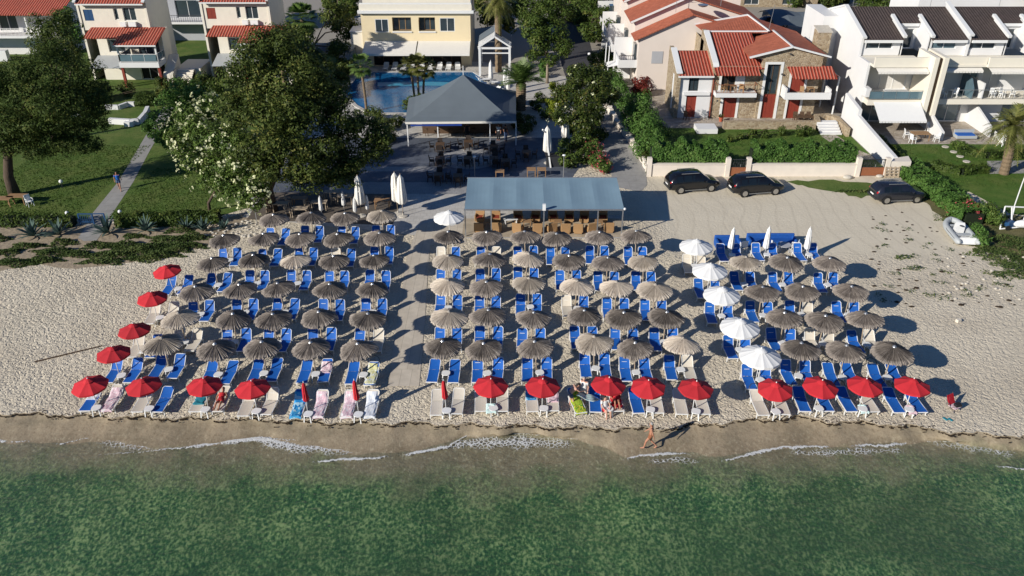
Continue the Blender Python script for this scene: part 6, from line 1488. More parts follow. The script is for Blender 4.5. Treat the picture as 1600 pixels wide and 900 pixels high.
def weeds(n,seed):
    rg=np.random.default_rng(seed); c=np.array([G(rg.uniform(1370,1600),rg.uniform(330,470)) for _ in range(70)]); idx=rg.integers(0,70,n); p=np.empty((n,3)); p[:,:2]=c[idx]+rg.normal(0,.16,(n,2)); p[:,2]=rg.uniform(.01,.09,n)
    N=np.tile(np.array([[0,0,.6]]),(n,1)); o=leaf_mesh('beach_weeds',cards(p,N,.12,.5,rg),rg.random(n),'leaf_dune'); tag(o,'tiny scattered weeds on the trampled sand right of the parasols','weeds',kind='stuff')
weeds(1800,5)
# agaves
def agave(x,y,s,label,seed):
    rg=random.Random(seed); g=G(x,y); t=thing('agave_plant',label,'agave',(g[0],g[1],0),0,'agaves along the left hedge'); V=[];ti=[]
    for k in range(26):
        a=2.4*k; el=R(rg.uniform(25,80)); L=s*rg.uniform(.75,1.1); w=.085*s; d=Vector((math.cos(a)*math.cos(el),math.sin(a)*math.cos(el),math.sin(el))); sd=Vector((-math.sin(a),math.cos(a),0))
        P=[Vector((0,0,.08))+d*L*q+Vector((0,0,-.28*L*q*q*math.cos(el))) for q in (0,.3,.65,1)]; W=[w*.6,w,w*.75,.012]
        for i in range(3): V.append([P[i]-sd*W[i],P[i]+sd*W[i],P[i+1]+sd*W[i+1],P[i+1]-sd*W[i+1]]); ti.append(rg.random())
    leaf_mesh('leaves',np.array([[tuple(q) for q in f] for f in V]),np.array(ti),'leaf_agave',t)
for i,(x,y,s) in enumerate(((52,370,1.5),(92,368,1.5),(168,365,1.6),(228,362,1.4),(292,358,1.1),(318,362,1.25),(350,360,1.0))): agave(x,y,s,f'spiky blue green agave in front of the left hedge, {ORD[i]} from the left',i)
# palms
def frond_cards(o,az,el,L,droop,nl,lw,ll,rg,V,ti):
    d=Vector((math.cos(az),math.sin(az),0)); sd=Vector((-math.sin(az),math.cos(az),0)); pts=[]
    for i in range(nl+1):
        q=i/nl; pts.append(Vector(o)+d*L*(q*math.cos(el)*(1-.15*q))+Vector((0,0,L*(q*math.sin(el)-droop*q*q))))
    for i in range(nl):
        a,b=pts[i],pts[i+1]; V.append([a-sd*.03,a+sd*.03,b+sd*.02,b-sd*.02]); ti.append(.9)
        q=(i+.5)/nl; l=ll*math.sin(math.pi*min(1,q*.85+.12))
        for s in (-1,1):
            for k in (0,.5):
                p=a.lerp(b,k); t=(b-a).normalized(); tip=p+(sd*s*.8+t*.75+Vector((0,0,-.25+.3*rg.random()))).normalized()*l; wv=t*lw*.5
                V.append([p-wv,p+wv,tip+wv*.15,tip-wv*.15]); ti.append(rg.random())
def palm(label,base,H,r0,r1,L,nf,mat='leaf_palm',seed=1,lean=(0,0),name='palm_tree',fan=False,trunkmat='palm_bark',elr=(-35,75),droop=.45,skirt=False):
    rg=random.Random(seed); t=thing(name,label,'palm',(base[0],base[1],0)); m=MB(); n=12; P=[];Rr=[]
    for i in range(n*2+1): q=i/(n*2); P.append((lean[0]*q*q,lean[1]*q*q,H*q-.05)); Rr.append((r0+(r1-r0)*q)*(1.08 if i%2 else .96))
    m.path(P,Rr,12); m.build('trunk',trunkmat,t,local=True)
    o=Vector((lean[0],lean[1],H)); V=[];ti=[]
    for k in range(nf):
        az=2.39996*k+rg.uniform(-.2,.2); q=k/nf; el=R(elr[0]+(elr[1]-elr[0])*q+rg.uniform(-8,8))
        if not fan: frond_cards(o,az,el,L*rg.uniform(.85,1.1),droop*rg.uniform(.8,1.2),11,.075*max(1,L/2.2),L*.26,rg,V,ti)
        else:
            d=Vector((math.cos(az)*math.cos(el),math.sin(az)*math.cos(el),math.sin(el))); sd=Vector((-math.sin(az),math.cos(az),0)); up=d.cross(sd); c=o+d*L*.55
            V.append([o-sd*.02,o+sd*.02,c+sd*.015,c-sd*.015]); ti.append(.5)
            for j in range(13):
                a=(-75+150*j/12)*math.pi/180; e=(d*math.cos(a)+sd*math.sin(a)); tip=c+e*L*.5+Vector((0,0,-.10*L)); w=(sd*math.cos(a)-d*math.sin(a))*L*.045; mid=c+e*L*.28
                V.append([c,mid+w,tip,mid-w]); ti.append(rg.random())
    leaf_mesh('crown',np.array([[tuple(q) for q in f] for f in V]),np.array(ti),mat,t)
    if skirt:
        V=[];ti=[]
        for k in range(60):
            a=rg.uniform(0,6.28); z=H-rg.uniform(.1,1.2); rr=r1*1.3+rg.uniform(.0,.5); V.append([(lean[0]+math.cos(a)*r1,lean[1]+math.sin(a)*r1,z),(lean[0]+math.cos(a+.15)*r1,lean[1]+math.sin(a+.15)*r1,z),(lean[0]+math.cos(a+.1)*rr,lean[1]+math.sin(a+.1)*rr,z-.9),(lean[0]+math.cos(a)*rr,lean[1]+math.sin(a)*rr,z-.9)]); ti.append(rg.random())
        leaf_mesh('dead_fronds',np.array(V),np.array(ti),'leaf_palm_gold',t)
    return t
palm('tall palm with a thick scarred trunk right of the white pergola',G(779,112),9.0,.42,.40,3.0,44,'leaf_palm_gold',1,elr=(-50,70),skirt=True)
palm('short thick date palm with long arching fronds between the pool and the alley',G(814,172),3.0,.52,.55,3.6,46,'leaf_palm',2,elr=(14,82),droop=.35)
for i,(x,y,H,l) in enumerate(((648,160,4.0,-.3),(655,162,4.4,0),(662,160,3.9,.35))): palm(f'fan palm in the clump beside the pool, {["leftmost","middle","rightmost"][i]} of three slim trunks',G(x,y),H,.13,.12,1.5,26,'leaf_palm_gold',5+i,(l,0),'fan_palm',True,elr=(-40,75))
palm('slim dark trunked palm standing alone at the left edge of the pool',G(573,176),5.2,.15,.13,1.5,26,'leaf_palm',9,(-.2,0),'fan_palm',True,elr=(-45,75))
palm('tall shaggy fan palm behind the large dark tree, nearest to it',(-25.6,92),6.0,.2,.2,2.1,44,'leaf_palm',10,(0,0),'fan_palm',True,elr=(-60,80),skirt=False)
palm('second shaggy fan palm further back left of the yellow hotel',(-25.0,101),7.4,.2,.2,2.2,44,'leaf_palm',11,(0,0),'fan_palm',True,elr=(-60,80))
palm('curved date palm with golden fronds in the right lawn at the picture edge',G(1568,272),4.5,.42,.36,3.1,46,'leaf_palm_gold',12,(-.35,.3),elr=(-30,75),droop=.5)
palm('palm growing at the top edge behind the white terraced houses',(66,128),6,.3,.3,2.6,30,'leaf_palm',13)
bush('pool_planting','green shrub planting at the foot of the fan palms by the pool',((640,168,.7),(652,165,.8),(636,172,.6),(665,164,.7)),'leaf_mid',2200,.2,39)
bush('pool_rock_plants','low plants and stones around the slim palm at the pool edge',((575,182,.5),(590,184,.5),(560,182,.5)),'leaf_mid',1000,.17,40)
bush('poolside_shrubs','green shrubs in the bed right of the gazebo towards the alley',((800,175,.8),(806,165,.9),(845,160,.7),(838,172,.8),(850,185,.8)),'leaf_mid',3200,.2,70)
bush('poolside_shrubs','dark shrubs along the left edge of the terrace by the large tree',((600,205,1.0),(612,220,.9),(596,225,1.0),(620,198,.8),(590,190,1.0)),'leaf_dark',4200,.2,71)
bush('terrace_planter_shrubs','leafy planting under the date palm beside the terrace',((815,195,.8),(828,200,.8),(806,200,.7),(820,210,.7)),'leaf_dark',2600,.2,72)
# trees beyond the frame and far off, one wood
rg=np.random.default_rng(77); bl=[]
for i in range(70):
    x=rg.uniform(-170,170); y=rg.uniform(175,260); r=rg.uniform(2.5,4.5); bl.append((x,y,r*.9,r,r,r*1.1))
p,nn,ti=blob_points(bl,20000,rg); tag(leaf_mesh('far_trees',cards(p,nn,1.0,.6,rg),ti,'leaf_dark'),'distant belt of trees beyond the houses','trees',kind='stuff')
# ragged grass tufts over the lawns
def tufts(polys,n,seed):
    rg=np.random.default_rng(seed); pts=[]
    for (x0,x1,y0,y1),k in zip(polys,n):
        q=np.empty((k,3)); q[:,0]=rg.uniform(x0,x1,k); q[:,1]=rg.uniform(y0,y1,k); q[:,2]=.04; pts.append(q)
    p=np.concatenate(pts); N=np.tile(np.array([[.5,-.5,.4]]),(len(p),1)); o=leaf_mesh('grass_tufts',cards(p,N,.13,.5,rg),np.clip(.4+.3*np.sin(p[:,0]*.9)*np.sin(p[:,1]*.7)+rg.normal(0,.2,len(p)),0,1),'grass_blade'); tag(o,'short uneven grass tufts on the lawns','grass',kind='stuff')
tufts([(-46,-35.8,61,78),(-33.0,-25,61,72),(14,34,71.8,82.6),(36,56,67.5,78)],[7000,4000,5000,5000],6)
# ================================================================ CARS, BOAT, PEOPLE, SMALL THINGS
def car(label,loc,rz,paint,L=4.7,W=1.88,H=1.70,wagon=True):
    t=thing('parked_car',label,'car',loc,rz,None); hw=W/2
    # stations along x (front +): x, zbottom, belt z, roof z, half width at belt, half width at roof
    S=[(-2.32,.48,.92,1.00,.70,.60),(-2.25,.36,1.0,1.16,.82,.68),(-2.05,.30,1.03,1.42,.90,.70),(-1.75,.28,1.04,1.62,.93,.70),(-1.2,.27,1.03,1.69,.94,.70),(-.4,.26,1.02,1.70,.94,.71),(.3,.26,1.0,1.66,.94,.70),(.62,.26,.99,1.58,.94,.69),(1.0,.26,.98,1.30,.93,.70),(1.32,.26,.97,1.06,.92,.72),(1.5,.26,.95,1.0,.92,.76),(1.9,.28,.88,.93,.88,.76),(2.18,.32,.78,.82,.78,.66),(2.34,.42,.64,.68,.60,.5)]
    k=L/4.68; kh=H/1.70; kw=W/1.88; vs=[];fs=[]
    N=None
    for x,zb,zt,zr,b,r in S:
        sec=[(0,zb),(b*.80,zb),(b*.98,zb+.12),(b*1.0,zb+(zt-zb)*.55),(b*.965,zt),(r+(b*.965-r)*.12,zr-.09 if zr-zt>.2 else zr-.02),(r*.86,zr-.015),(0,zr)]
        full=sec+[(-a,c) for a,c in sec[-2:0:-1]]; N=len(full); vs+=[(x*k,a*kw,c*kh) for a,c in full]
    for i in range(len(S)-1):
        for j in range(N): j2=(j+1)%N; fs.append((i*N+j,(i+1)*N+j,(i+1)*N+j2,i*N+j2))
    fs.append(tuple(range(N))); fs.append(tuple((len(S)-1)*N+j for j in reversed(range(N))))
    MB().add(vs,fs).build('body',paint,t,local=True,smooth=True)
    # glass patches set just proud of the body skin
    def q(i,j,u,w):  # point on the skin between stations i,i+1 and section points j,j+1
        f=lambda a,b: Vector(vs[a*N+b%N]); return (f(i,j).lerp(f(i+1,j),u)).lerp(f(i,j+1).lerp(f(i+1,j+1),u),w)
    def patch(name,quad,mat,off):
        a,b,c,d=[Vector(p) for p in quad]; n=(b-a).cross(d-a).normalized()
        if n.dot(Vector(off))<0: n=-n
        MB().add([p+n*.008 for p in (a,b,c,d)],[(0,1,2,3)]).build(name,mat,t,local=True)
    fl=lambda i,j: Vector(vs[i*N+j%N])
    for s,j0 in ((1,4),(-1,None)):
        ja,jb=(4,5) if s==1 else (N-4,N-5)
        for i0,i1,u0,u1 in ((3,4,.05,.95),(4,5,.12,.98),(5,7,.1,.95)):
            A=fl(i0,ja).lerp(fl(i1,ja),u0); B=fl(i0,ja).lerp(fl(i1,ja),u1); Cc=fl(i0,jb).lerp(fl(i1,jb),u1); D=fl(i0,jb).lerp(fl(i1,jb),u0)
            lo=.10; hi=.95; patch('side_window',(A.lerp(D,lo),B.lerp(Cc,lo),B.lerp(Cc,hi),A.lerp(D,hi)),'car_glass',(0,s,.3))
        A=fl(7,ja).lerp(fl(9,ja),.05); 
    def across(ia,ib,u0,u1,name,off,w=.93):
        P=[]
        za=fl(ia,6).lerp(fl(ib,6),u0); zb=fl(ia,6).lerp(fl(ib,6),u1)
        P=[(za.x,za.y*w*1.05,za.z+.012),(za.x,-za.y*w*1.05,za.z+.012),(zb.x,-zb.y*w*1.12,zb.z+.012),(zb.x,zb.y*w*1.12,zb.z+.012)]; patch(name,P,'car_glass',off)
    across(7,9,.08,.95,'windscreen',(1,0,1)); across(1,3,.95,.25,'rear_window',(-1,0,1))
    for s in (-1,1):
        for x in (-1.36,1.40):
            y=s*(.94*kw-.09)
            ar=MB(); ar.T=Matrix.Translation((x*k,y,.36))@Matrix.Rotation(math.pi/2,4,'X'); ar.lathe([(.30,-.115),(.405,-.115),(.41,.115*1.0),(.30,.115)],26); ar.build('wheel_arch','tyre',t,local=True)
            w=MB(); w.T=Matrix.Translation((x*k,y+s*.025,.35))@Matrix.Rotation(math.pi/2,4,'X'); w.lathe([(.20,-.11),(.30,-.115),(.345,-.08),(.35,0),(.345,.08),(.30,.115),(.20,.11)],26); wo=w.build('wheel','tyre',t,local=True)
            r=MB(); 
            r.T=Matrix.Translation((x*k,y+s*.13,.35))@Matrix.Rotation(math.pi/2,4,'X'); r.lathe([(.20,-.012),(.235,-.012),(.235,.012),(.20,.012)],24); r.lathe([(.0,-.014),(.06,-.014),(.06,.014),(.0,.014)],12)
            for a in range(5): c=2*math.pi*a/5; r.obox((.12*math.cos(c),.12*math.sin(c),0),(.20,.055,.02),(0,0,c))
            r.build('rim','steel',wo,local=True)
    for s in (-1,1):
        m=MB(); m.sph((-2.2*k,s*.68*kw,.98*kh),(.10,.13,.16),8,6); m.build('tail_light','red_lamp',t,local=True)
        m=MB(); m.sph((2.14*k,s*.62*kw,.70*kh),(.14,.15,.085),8,6); m.build('headlight','glass_blue',t,local=True)
        m=MB(); m.sph((.85*k,s*1.02*kw,1.05*kh),(.10,.11,.075),8,6); m.build('wing_mirror',paint,t,local=True)
        m=MB(); m.bar((-1.3*k,s*.60*kw,1.715*kh),(.3*k,s*.60*kw,1.70*kh),.04,.04); m.build('roof_rail','grey_metal',t,local=True)
        m=MB(); m.bar((-1.0*k,s*.955*kw,.30),(1.0*k,s*.955*kw,.30),.05,.05); m.build('sill_trim','grey_metal',t,local=True)
    m=MB(); m.obox((-2.345*k,0,.72*kh),(.02,.52,.12)); m.build('number_plate','white_paint',t,local=True)
    m=MB(); m.obox((-2.27*k,0,.45),(.16,1.5*kw,.16)); m.build('bumper','dark_metal',t,local=True)
    return t
def carpos(xa,ya,xb,yb,W=1.88):
    a=Vector(G(xa,ya)+(0,)); b=Vector(G(xb,yb)+(0,)); d=(b-a).normalized(); mid=(a+b)/2; n=Vector((-d.y,d.x,0)); return tuple(mid+n*W/2*.9),math.atan2(d.y,d.x),(b-a).length
p,a,l=carpos(1060,303,1112,299); car('black suv parked on the left, nearest the footpath wall',p,a,'black_paint',4.7); 
p,a,l=carpos(1160,308,1212,304); car('black suv parked in the middle, in front of the narrow gate',p,a,'black_paint',4.75)
p,a,l=carpos(1382,319,1432,317); car('dark blue grey crossover parked on the right beside the green hedge',p,a,'dark_blue_paint',4.5,1.82,1.66)
for i,(x,y) in enumerate(((40.5,131),(50,130),(57,127))): car(['dark car behind the parking canopy at the top edge','dark car parked behind the roof ridge of the white houses','dark car parked at the far right of the car park'][i],(x,y,0),.1*i+.2,'dark_blue_paint')
# inflatable boat drawn up on the sand
def boat():
    a=G(1473,352); b=G(1500,384); d=Vector((a[0]-b[0],a[1]-b[1],0)); rz=math.atan2(d.y,d.x); c=((a[0]+b[0])/2+.5,(a[1]+b[1])/2,0)
    t=thing('inflatable_boat','grey inflatable boat with a white console lying on the sand at the right','boat',c,rz); m=MB(); P=[]
    L=1.9; w=.72
    P=[(-L,w,.36),(-.6,w+.02,.36),(.6,w,.38),(1.2,w*.8,.43),(1.62,w*.42,.50),(1.8,0,.53),(1.62,-w*.42,.50),(1.2,-w*.8,.43),(.6,-w,.38),(-.6,-w-.02,.36),(-L,-w,.36)]
    Q=[]
    for i in range(len(P)-1):
        for k in range(4): Q.append(Vector(P[i]).lerp(Vector(P[i+1]),k/4))
    Q.append(Vector(P[-1])); m.path([(-L-.25,w,.36)]+Q+[(-L-.25,-w,.36)],[.06]+[.23]*len(Q)+[.06],14); m.build('tube','boat_grey',t,local=True,smooth=True)
    m=MB(); m.prism([(-L,.6),(1.2,.55),(1.6,0),(1.2,-.55),(-L,-.6)],.16,.24); m.build('floor','white_plastic',t,local=True)
    m=MB(); m.box(-1.75,-1.68,-.6,.6,.15,.62); m.build('transom','white_plastic',t,local=True)
    m=MB(); m.prism_y([(-.15,.24),(-.15,.85),(.1,1.05),(.3,.8),(.35,.24)],-.32,.32); m.build('console','white_paint',t,local=True)
    m=MB(); m.lathe([(.13,0),(.16,.015),(.13,.03)],14,(-.22,0,.9)); m.build('steering_wheel','dark_metal',t,local=True)
    m=MB(); m.box(.75,1.0,-.68,.68,.42,.48); m.box(-.95,-.6,-.66,.66,.42,.5); m.build('seat','boat_grey',t,local=True)
    m=MB()
    for s in (-1,1): m.path([(-1.6,s*(w+.2),.46),(0,s*(w+.22),.48),(1.0,s*(w+.05),.55)],.018,5)
    m.build('grab_line','dark_metal',t,local=True)
boat()
# boat davit frame with a white engine cover
g=G(1578,357); t=thing('launch_trailer','white tubular launching trailer with a covered outboard at the right edge','trailer',(g[0],g[1],0)); m=MB()
for p,q in (((-.9,-.2,0),(-.35,.9,1.5)),((-.35,.9,1.5),(1.9,.9,1.4)),((.1,.3,.2),(.4,.9,1.5)),((.2,.9,1.45),(.15,.2,.3)),((1.0,.2,.3),(1.5,.9,1.45)),((-.9,-.2,.05),(1.8,-.1,.3)),((1.5,.9,1.4),(2.2,.2,.2))): m.tube(p,q,.06,None,7)
m.build('frame','white_paint',t,local=True); m=MB(); m.sph((.9,-.1,.45),(.8,.34,.32),12,8); m.build('engine_cover','white_plastic',t,local=True); m=MB(); m.obox((-.1,.1,.4),(.6,.5,.4),(0,0,.3)); m.build('blue_tank','blue_metal',t,local=True)
for s in (-.4,1.4):
    w=MB(); w.T=Matrix.Translation((s,-.35,.2))@Matrix.Rotation(math.pi/2,4,'X'); w.lathe([(.08,-.05),(.18,-.06),(.2,0),(.18,.06),(.08,.05)],16); w.build('wheel','tyre',t,local=True)
g=G(1577,345); t=thing('flag_pole','tall thin white pole rising beside the launching trailer','pole',(g[0],g[1],0)); MB().path([(0,0,0),(.05,0,3.2),(.3,.1,6.5)],[.05,.045,.03],8).build('mast','white_paint',t,local=True); MB().obox((0,0,.05),(.4,.4,.1)).build('base','grey_concrete',t,local=True)
# ---------------------------------------------------------------- people
def person(label,loc,rz,J,skin,parts,hair='hair_dark',scale=1.0,voxel=.016):
    """J: joint positions in metres; limbs are swept tapered tubes fused into one continuous surface"""
    t=thing('person',label,'person',loc,rz); m=MB(); V=Vector
    g=lambda k: V(J[k])
    def limb(ks,rs,n=10):
        pts=[g(k) if isinstance(k,str) else V(k) for k in ks]; m.path(pts,rs,n)
        for p,r in zip(pts,rs): m.sph(p,r*.99,8,6)
    pel,ch,nk,hd=g('pelvis'),g('chest'),g('neck'),g('head')
    up=(ch-pel).normalized(); side=(g('shR')-g('shL')).normalized(); fw=side.cross(up).normalized()*-1
    M3=Matrix((side,fw,up)).transposed()
    for p,r in ((pel,(.165,.115,.11)),(pel.lerp(ch,.33),(.14,.10,.13)),(pel.lerp(ch,.66),(.155,.105,.14)),(ch,(.175,.115,.14))): m.sph(p,r,14,10,M3)
    limb(['shL',ch+up*.03],[.07,.09]); limb(['shR',ch+up*.03],[.07,.09]); limb(['chest','neck','head'],[.075,.055,.05])
    hu=(hd-nk).normalized(); look=V(J.get('look',tuple(fw))).normalized(); look=(look-hu*look.dot(hu)).normalized(); hs=look.cross(hu)
    H3=Matrix((hs,look,hu)).transposed(); m.sph(hd+hu*.02,(.078,.096,.115),14,10,H3); m.sph(hd-hu*.055+look*.03,(.055,.06,.05),10,8,H3)
    m.sph(hd+look*.10-hu*.005,(.016,.022,.024),6,5,H3); m.sph(hd+look*.088-hu*.05,(.028,.014,.012),6,5,H3)
    for s in (-1,1): m.sph(hd+hs*.08*s,(.014,.024,.032),6,5,H3)
    for s in 'LR':
        limb(['sh'+s,'el'+s,'wr'+s],[.055,.042,.028]); limb(['hip'+s,'kn'+s,'an'+s],[.092,.058,.038])
        a=g('an'+s); f=V(J.get('toe'+s,tuple(a+fw*.18-V((0,0,.06))))); m.path([a-V((0,0,.02))-(f-a)*.15,a.lerp(f,.5)-V((0,0,.02)),f],[.04,.04,.028],8); m.sph(f,.03,8,6)
        w=g('wr'+s); d=(w-g('el'+s)).normalized(); pa=d.cross(fw).normalized() if abs(d.dot(fw))<.9 else d.cross(up).normalized(); nn=d.cross(pa)
        m.sph(w+d*.05,(.036,.05,.02) ,8,6,Matrix((pa,d,nn)).transposed())
        for i,(o,l) in enumerate(((-.030,.070),(-.010,.082),(.010,.076),(.029,.060))): b=w+d*.085+pa*o; m.path([b,b+d*l*.5,b+d*l*.88+nn*l*.25],[.010,.009,.007],6)
        b=w+d*.03+pa*-.034; m.path([b,b+d*.03-pa*.025,b+d*.06-pa*.03],[.012,.011,.009],6)
    o=m.build('body',skin,t,local=True); md=o.modifiers.new('fuse','REMESH'); md.mode='VOXEL'; md.voxel_size=voxel; md.use_smooth_shade=True
    sm=o.modifiers.new('soften','SMOOTH'); sm.factor=.5; sm.iterations=3
    dg=bpy.context.evaluated_depsgraph_get(); me=bpy.data.meshes.new_from_object(o.evaluated_get(dg)); o.modifiers.clear(); o.data=me
    m=MB(); m.sph(hd+hu*.045-look*.016,(.086,.096,.098),12,8,H3)
    if 'longhair' in parts: m.sph(hd-hu*.06-look*.07,(.07,.05,.13),10,8,H3)
    m.build('hair',hair,t,local=True,smooth=True)
    for s in (-1,1): MB().sph(hd+look*.085+hs*.032*s+hu*.018,.012,6,5).build('eye','black_cloth',t,local=True)
    def wear(name,mat,fn):
        global_m=MB(); fn(global_m); global_m.build(name,mat,t,local=True,smooth=True)
    k=lambda a,b,u: g(a).lerp(g(b),u)
    for nm,mat in [p for p in parts if p!='longhair']:
        q=MB()
        if nm in('shorts','trunks','skirt','bikini'):
            q.sph(pel,(.178,.128,.115),14,10,M3)
            e={'shorts':.55,'trunks':.32,'skirt':.5,'bikini':.06}[nm]
            for s in 'LR': q.path([g('hip'+s),k('hip'+s,'kn'+s,e*.5),k('hip'+s,'kn'+s,e)],[.104,.105,.102 if nm!='skirt' else .13],12)
        if nm in('shirt','swimsuit'):
            for p,r in ((pel.lerp(ch,.2),(.165,.118,.12)),(pel.lerp(ch,.45),(.156,.115,.14)),(pel.lerp(ch,.75),(.172,.122,.14)),(ch,(.187,.128,.142))): q.sph(p,r,14,10,M3)
            if nm=='shirt':
                for s in 'LR': q.path([ch.lerp(g('sh'+s),.6),g('sh'+s),k('sh'+s,'el'+s,.5)],[.08,.073,.066],10)
            else: q.sph(pel,(.174,.124,.11),14,10,M3)
        if nm=='trousers':
            q.sph(pel,(.178,.128,.115),14,10,M3)
            for s in 'LR': q.path([g('hip'+s),g('kn'+s),k('kn'+s,'an'+s,.92)],[.106,.074,.06],12)
        q.build({'bikini':'swimwear'}.get(nm,nm),mat,t,local=True,smooth=True)
    return t
STAND=dict(pelvis=(0,0,.95),chest=(0,0,1.30),neck=(0,.01,1.47),head=(0,.03,1.60),shL=(-.185,0,1.40),shR=(.185,0,1.40),elL=(-.25,-.02,1.12),elR=(.25,-.02,1.12),wrL=(-.26,.08,.88),wrR=(.26,.08,.88),hipL=(-.09,0,.92),hipR=(.09,0,.92),knL=(-.10,.03,.50),knR=(.10,.03,.50),anL=(-.10,0,.08),anR=(.10,0,.08))
WALK=dict(STAND,elL=(-.25,-.10,1.14),wrL=(-.26,-.18,.92),elR=(.25,.06,1.14),wrR=(.24,.26,.98),knL=(-.09,.22,.53),anL=(-.09,.30,.12),knR=(.09,-.02,.50),anR=(.09,-.34,.16),toeL=(-.09,.48,.05),toeR=(.09,-.22,.02))
BEND=dict(STAND,pelvis=(0,-.12,.93),chest=(0,.14,1.18),neck=(0,.26,1.27),head=(0,.35,1.36),shL=(-.18,.16,1.24),shR=(.18,.16,1.24),elL=(-.22,.34,1.04),elR=(.22,.36,1.06),wrL=(-.16,.58,1.0),wrR=(.16,.60,1.0),hipL=(-.09,-.12,.90),hipR=(.09,-.12,.90),anL=(-.11,-.06,.08),anR=(.12,.05,.08),knL=(-.10,-.04,.50),knR=(.11,.04,.50))
SIT=dict(STAND,pelvis=(0,0,.50),chest=(0,-.08,.84),neck=(0,-.08,1.01),head=(0,-.05,1.14),shL=(-.185,-.08,.94),shR=(.185,-.08,.94),elL=(-.25,.06,.70),elR=(.25,.06,.70),wrL=(-.15,.28,.62),wrR=(.15,.28,.62),hipL=(-.09,.03,.48),hipR=(.09,.03,.48),knL=(-.12,.44,.50),knR=(.12,.44,.50),anL=(-.12,.50,.08),anR=(.12,.50,.08),toeL=(-.12,.70,.03),toeR=(.12,.70,.03))
LIE=dict(STAND,pelvis=(0,.05,.50),chest=(0,-.32,.60),neck=(0,-.48,.68),head=(0,-.60,.76),shL=(-.185,-.40,.63),shR=(.185,-.40,.63),elL=(-.30,-.22,.50),elR=(.30,-.22,.50),wrL=(-.22,.04,.52),wrR=(.22,.04,.52),hipL=(-.09,.08,.48),hipR=(.09,.08,.48),knL=(-.11,.48,.56),knR=(.11,.46,.60),anL=(-.12,.88,.46),anR=(.12,.84,.46),look=(0,.4,.9),toeL=(-.12,.96,.60),toeR=(.12,.92,.60))
def on(x,y,z=0): g=G(x,y,z); return (g[0],g[1],z)
person('tanned man in dark red swimming trunks walking along the wet sand by the waterline',on(1015,701,-.26),R(78),WALK,'skin',[('trunks','rust_metal')],'hair_grey')
person('woman in denim shorts bending forward beside the green dotted towel',on(893,634),R(-75),BEND,'skin_pale',['longhair',('swimsuit','skin_pale'),('shorts','denim')])
X,Y=RED_XY[9]
person('person in a white shirt standing just left of a red parasol in the front row',(X-1.15,Y+.75,0),R(150),STAND,'skin_pale',[('shirt','white_fabric'),('shorts','beige_fabric')],'hair_grey')
person('person in red swimwear reclining on the lounger beside the red towel',(X+.62,Y+.45,0),R(180),LIE,'skin',[('swimsuit','red_fabric'),('trunks','red_fabric')])
person('pale child sitting under the red parasol next to the green towel',(X-.05,Y-.25,-.12),R(200),SIT,'skin_pale',[('shirt','white_fabric'),('shorts','red_fabric')])
X2,Y2=RED_XY[2]
person('person in a red swimsuit lying beside the teal towel, third front parasol from left',(X2+.62,Y2+.42,0),R(180),LIE,'skin',['longhair',('swimsuit','red_fabric'),('trunks','red_fabric')])
person('person in a blue shirt walking on the shaded garden path at the left',on(188,297),R(200),WALK,'skin',[('shirt','blue_fabric'),('shorts','denim')])
person('waiter in a white shirt standing at the right side of the gazebo bar',on(779,219),R(160),STAND,'skin',[('shirt','white_fabric'),('trousers','black_cloth')])
person('person in dark clothes standing before the middle of the gazebo bar',on(730,217),R(20),STAND,'skin',[('shirt','black_cloth'),('trousers','black_cloth')])
person('person in dark clothes standing right of the waiter at the gazebo',on(790,221),R(-40),STAND,'skin',[('shirt','black_cloth'),('trousers','denim')])
# towels of the family under the tenth parasol
towel(X-1.62,Y-.15,'towel_green','green and yellow dotted towel over a lounger, left of the family',z0=.40,rz=R(12))
place(LG[('blue_fabric','low',False)],(X-1.62,Y+.57,0),R(12),'blue lounger under the green and yellow dotted towel, front row','sun loungers in pairs under the parasols')
m=MB(); vs=[];fs=[]
for i in range(7):
    for j in range(5): vs.append((-.55+1.1*i/6,-.38+.76*j/4,.9+.04*math.sin(i*1.3+j)-.25*(j/4)))
for i in range(6):
    for j in range(4): a=i*5+j; fs.append((a,a+5,a+6,a+1))
o=m.add(vs,fs).build('beach_towel','towel_aqua',loc=(X-.95,Y+.2,0),local=True); o.rotation_euler=(0,0,R(-35)); s=o.modifiers.new('thick','SOLIDIFY'); s.thickness=.015; tag(o,'pale aqua towel being spread out between the woman and the parasol','towel','towels spread over the front row loungers')
towel(X+.62,Y,'towel_red','red towel on the lounger right of the tenth front parasol',L=.9)
# ---------------------------------------------------------------- smaller things
g=G(1490,640); t=thing('beach_chair','small folding beach chair with pink and white fabric alone on the sand','chair',(g[0],g[1],0),.5); MB().obox((0,0,.24),(.5,.45,.03)).build('seat','towel_pink',t,local=True); MB().obox((0,.32,.52),(.5,.03,.55),(-.5,0,0)).build('backrest','towel_red',t,local=True); m=MB()
for s in (-.25,.25): m.bar((s,-.25,0),(s,.3,.42),.025,.025); m.bar((s,.25,0),(s,-.2,.42),.025,.025); m.bar((s,.22,.24),(s,.48,.8),.025,.025)
m.build('frame','steel',t,local=True)
MB().obox((.1,0,.33),(.35,.25,.16),(0,0,.3)).build('bag','black_cloth',loc=(g[0]+.05,g[1]+.0,0),local=True); tag(bpy.data.objects['bag'],'black bag lying on the pink beach chair','bag')
for i,(x,y) in enumerate(((1477,655),(1485,656))):
    g=G(x,y); o=MB().obox((0,0,.02),(.11,.27,.04),(0,0,.5)).build('sandal','teal_cloth',loc=(g[0],g[1],0),local=True); tag(o,'teal beach sandal on the sand, '+('left' if i==0 else 'right')+' of the pair by the beach chair','sandal')
g=G(1497,503); o=MB().obox((0,0,.1),(.3,.22,.2),(0,0,.4)).build('small_box','beige_fabric',loc=(g[0],g[1],0),local=True); tag(o,'small pale box alone on the sand right of the parasols','box')
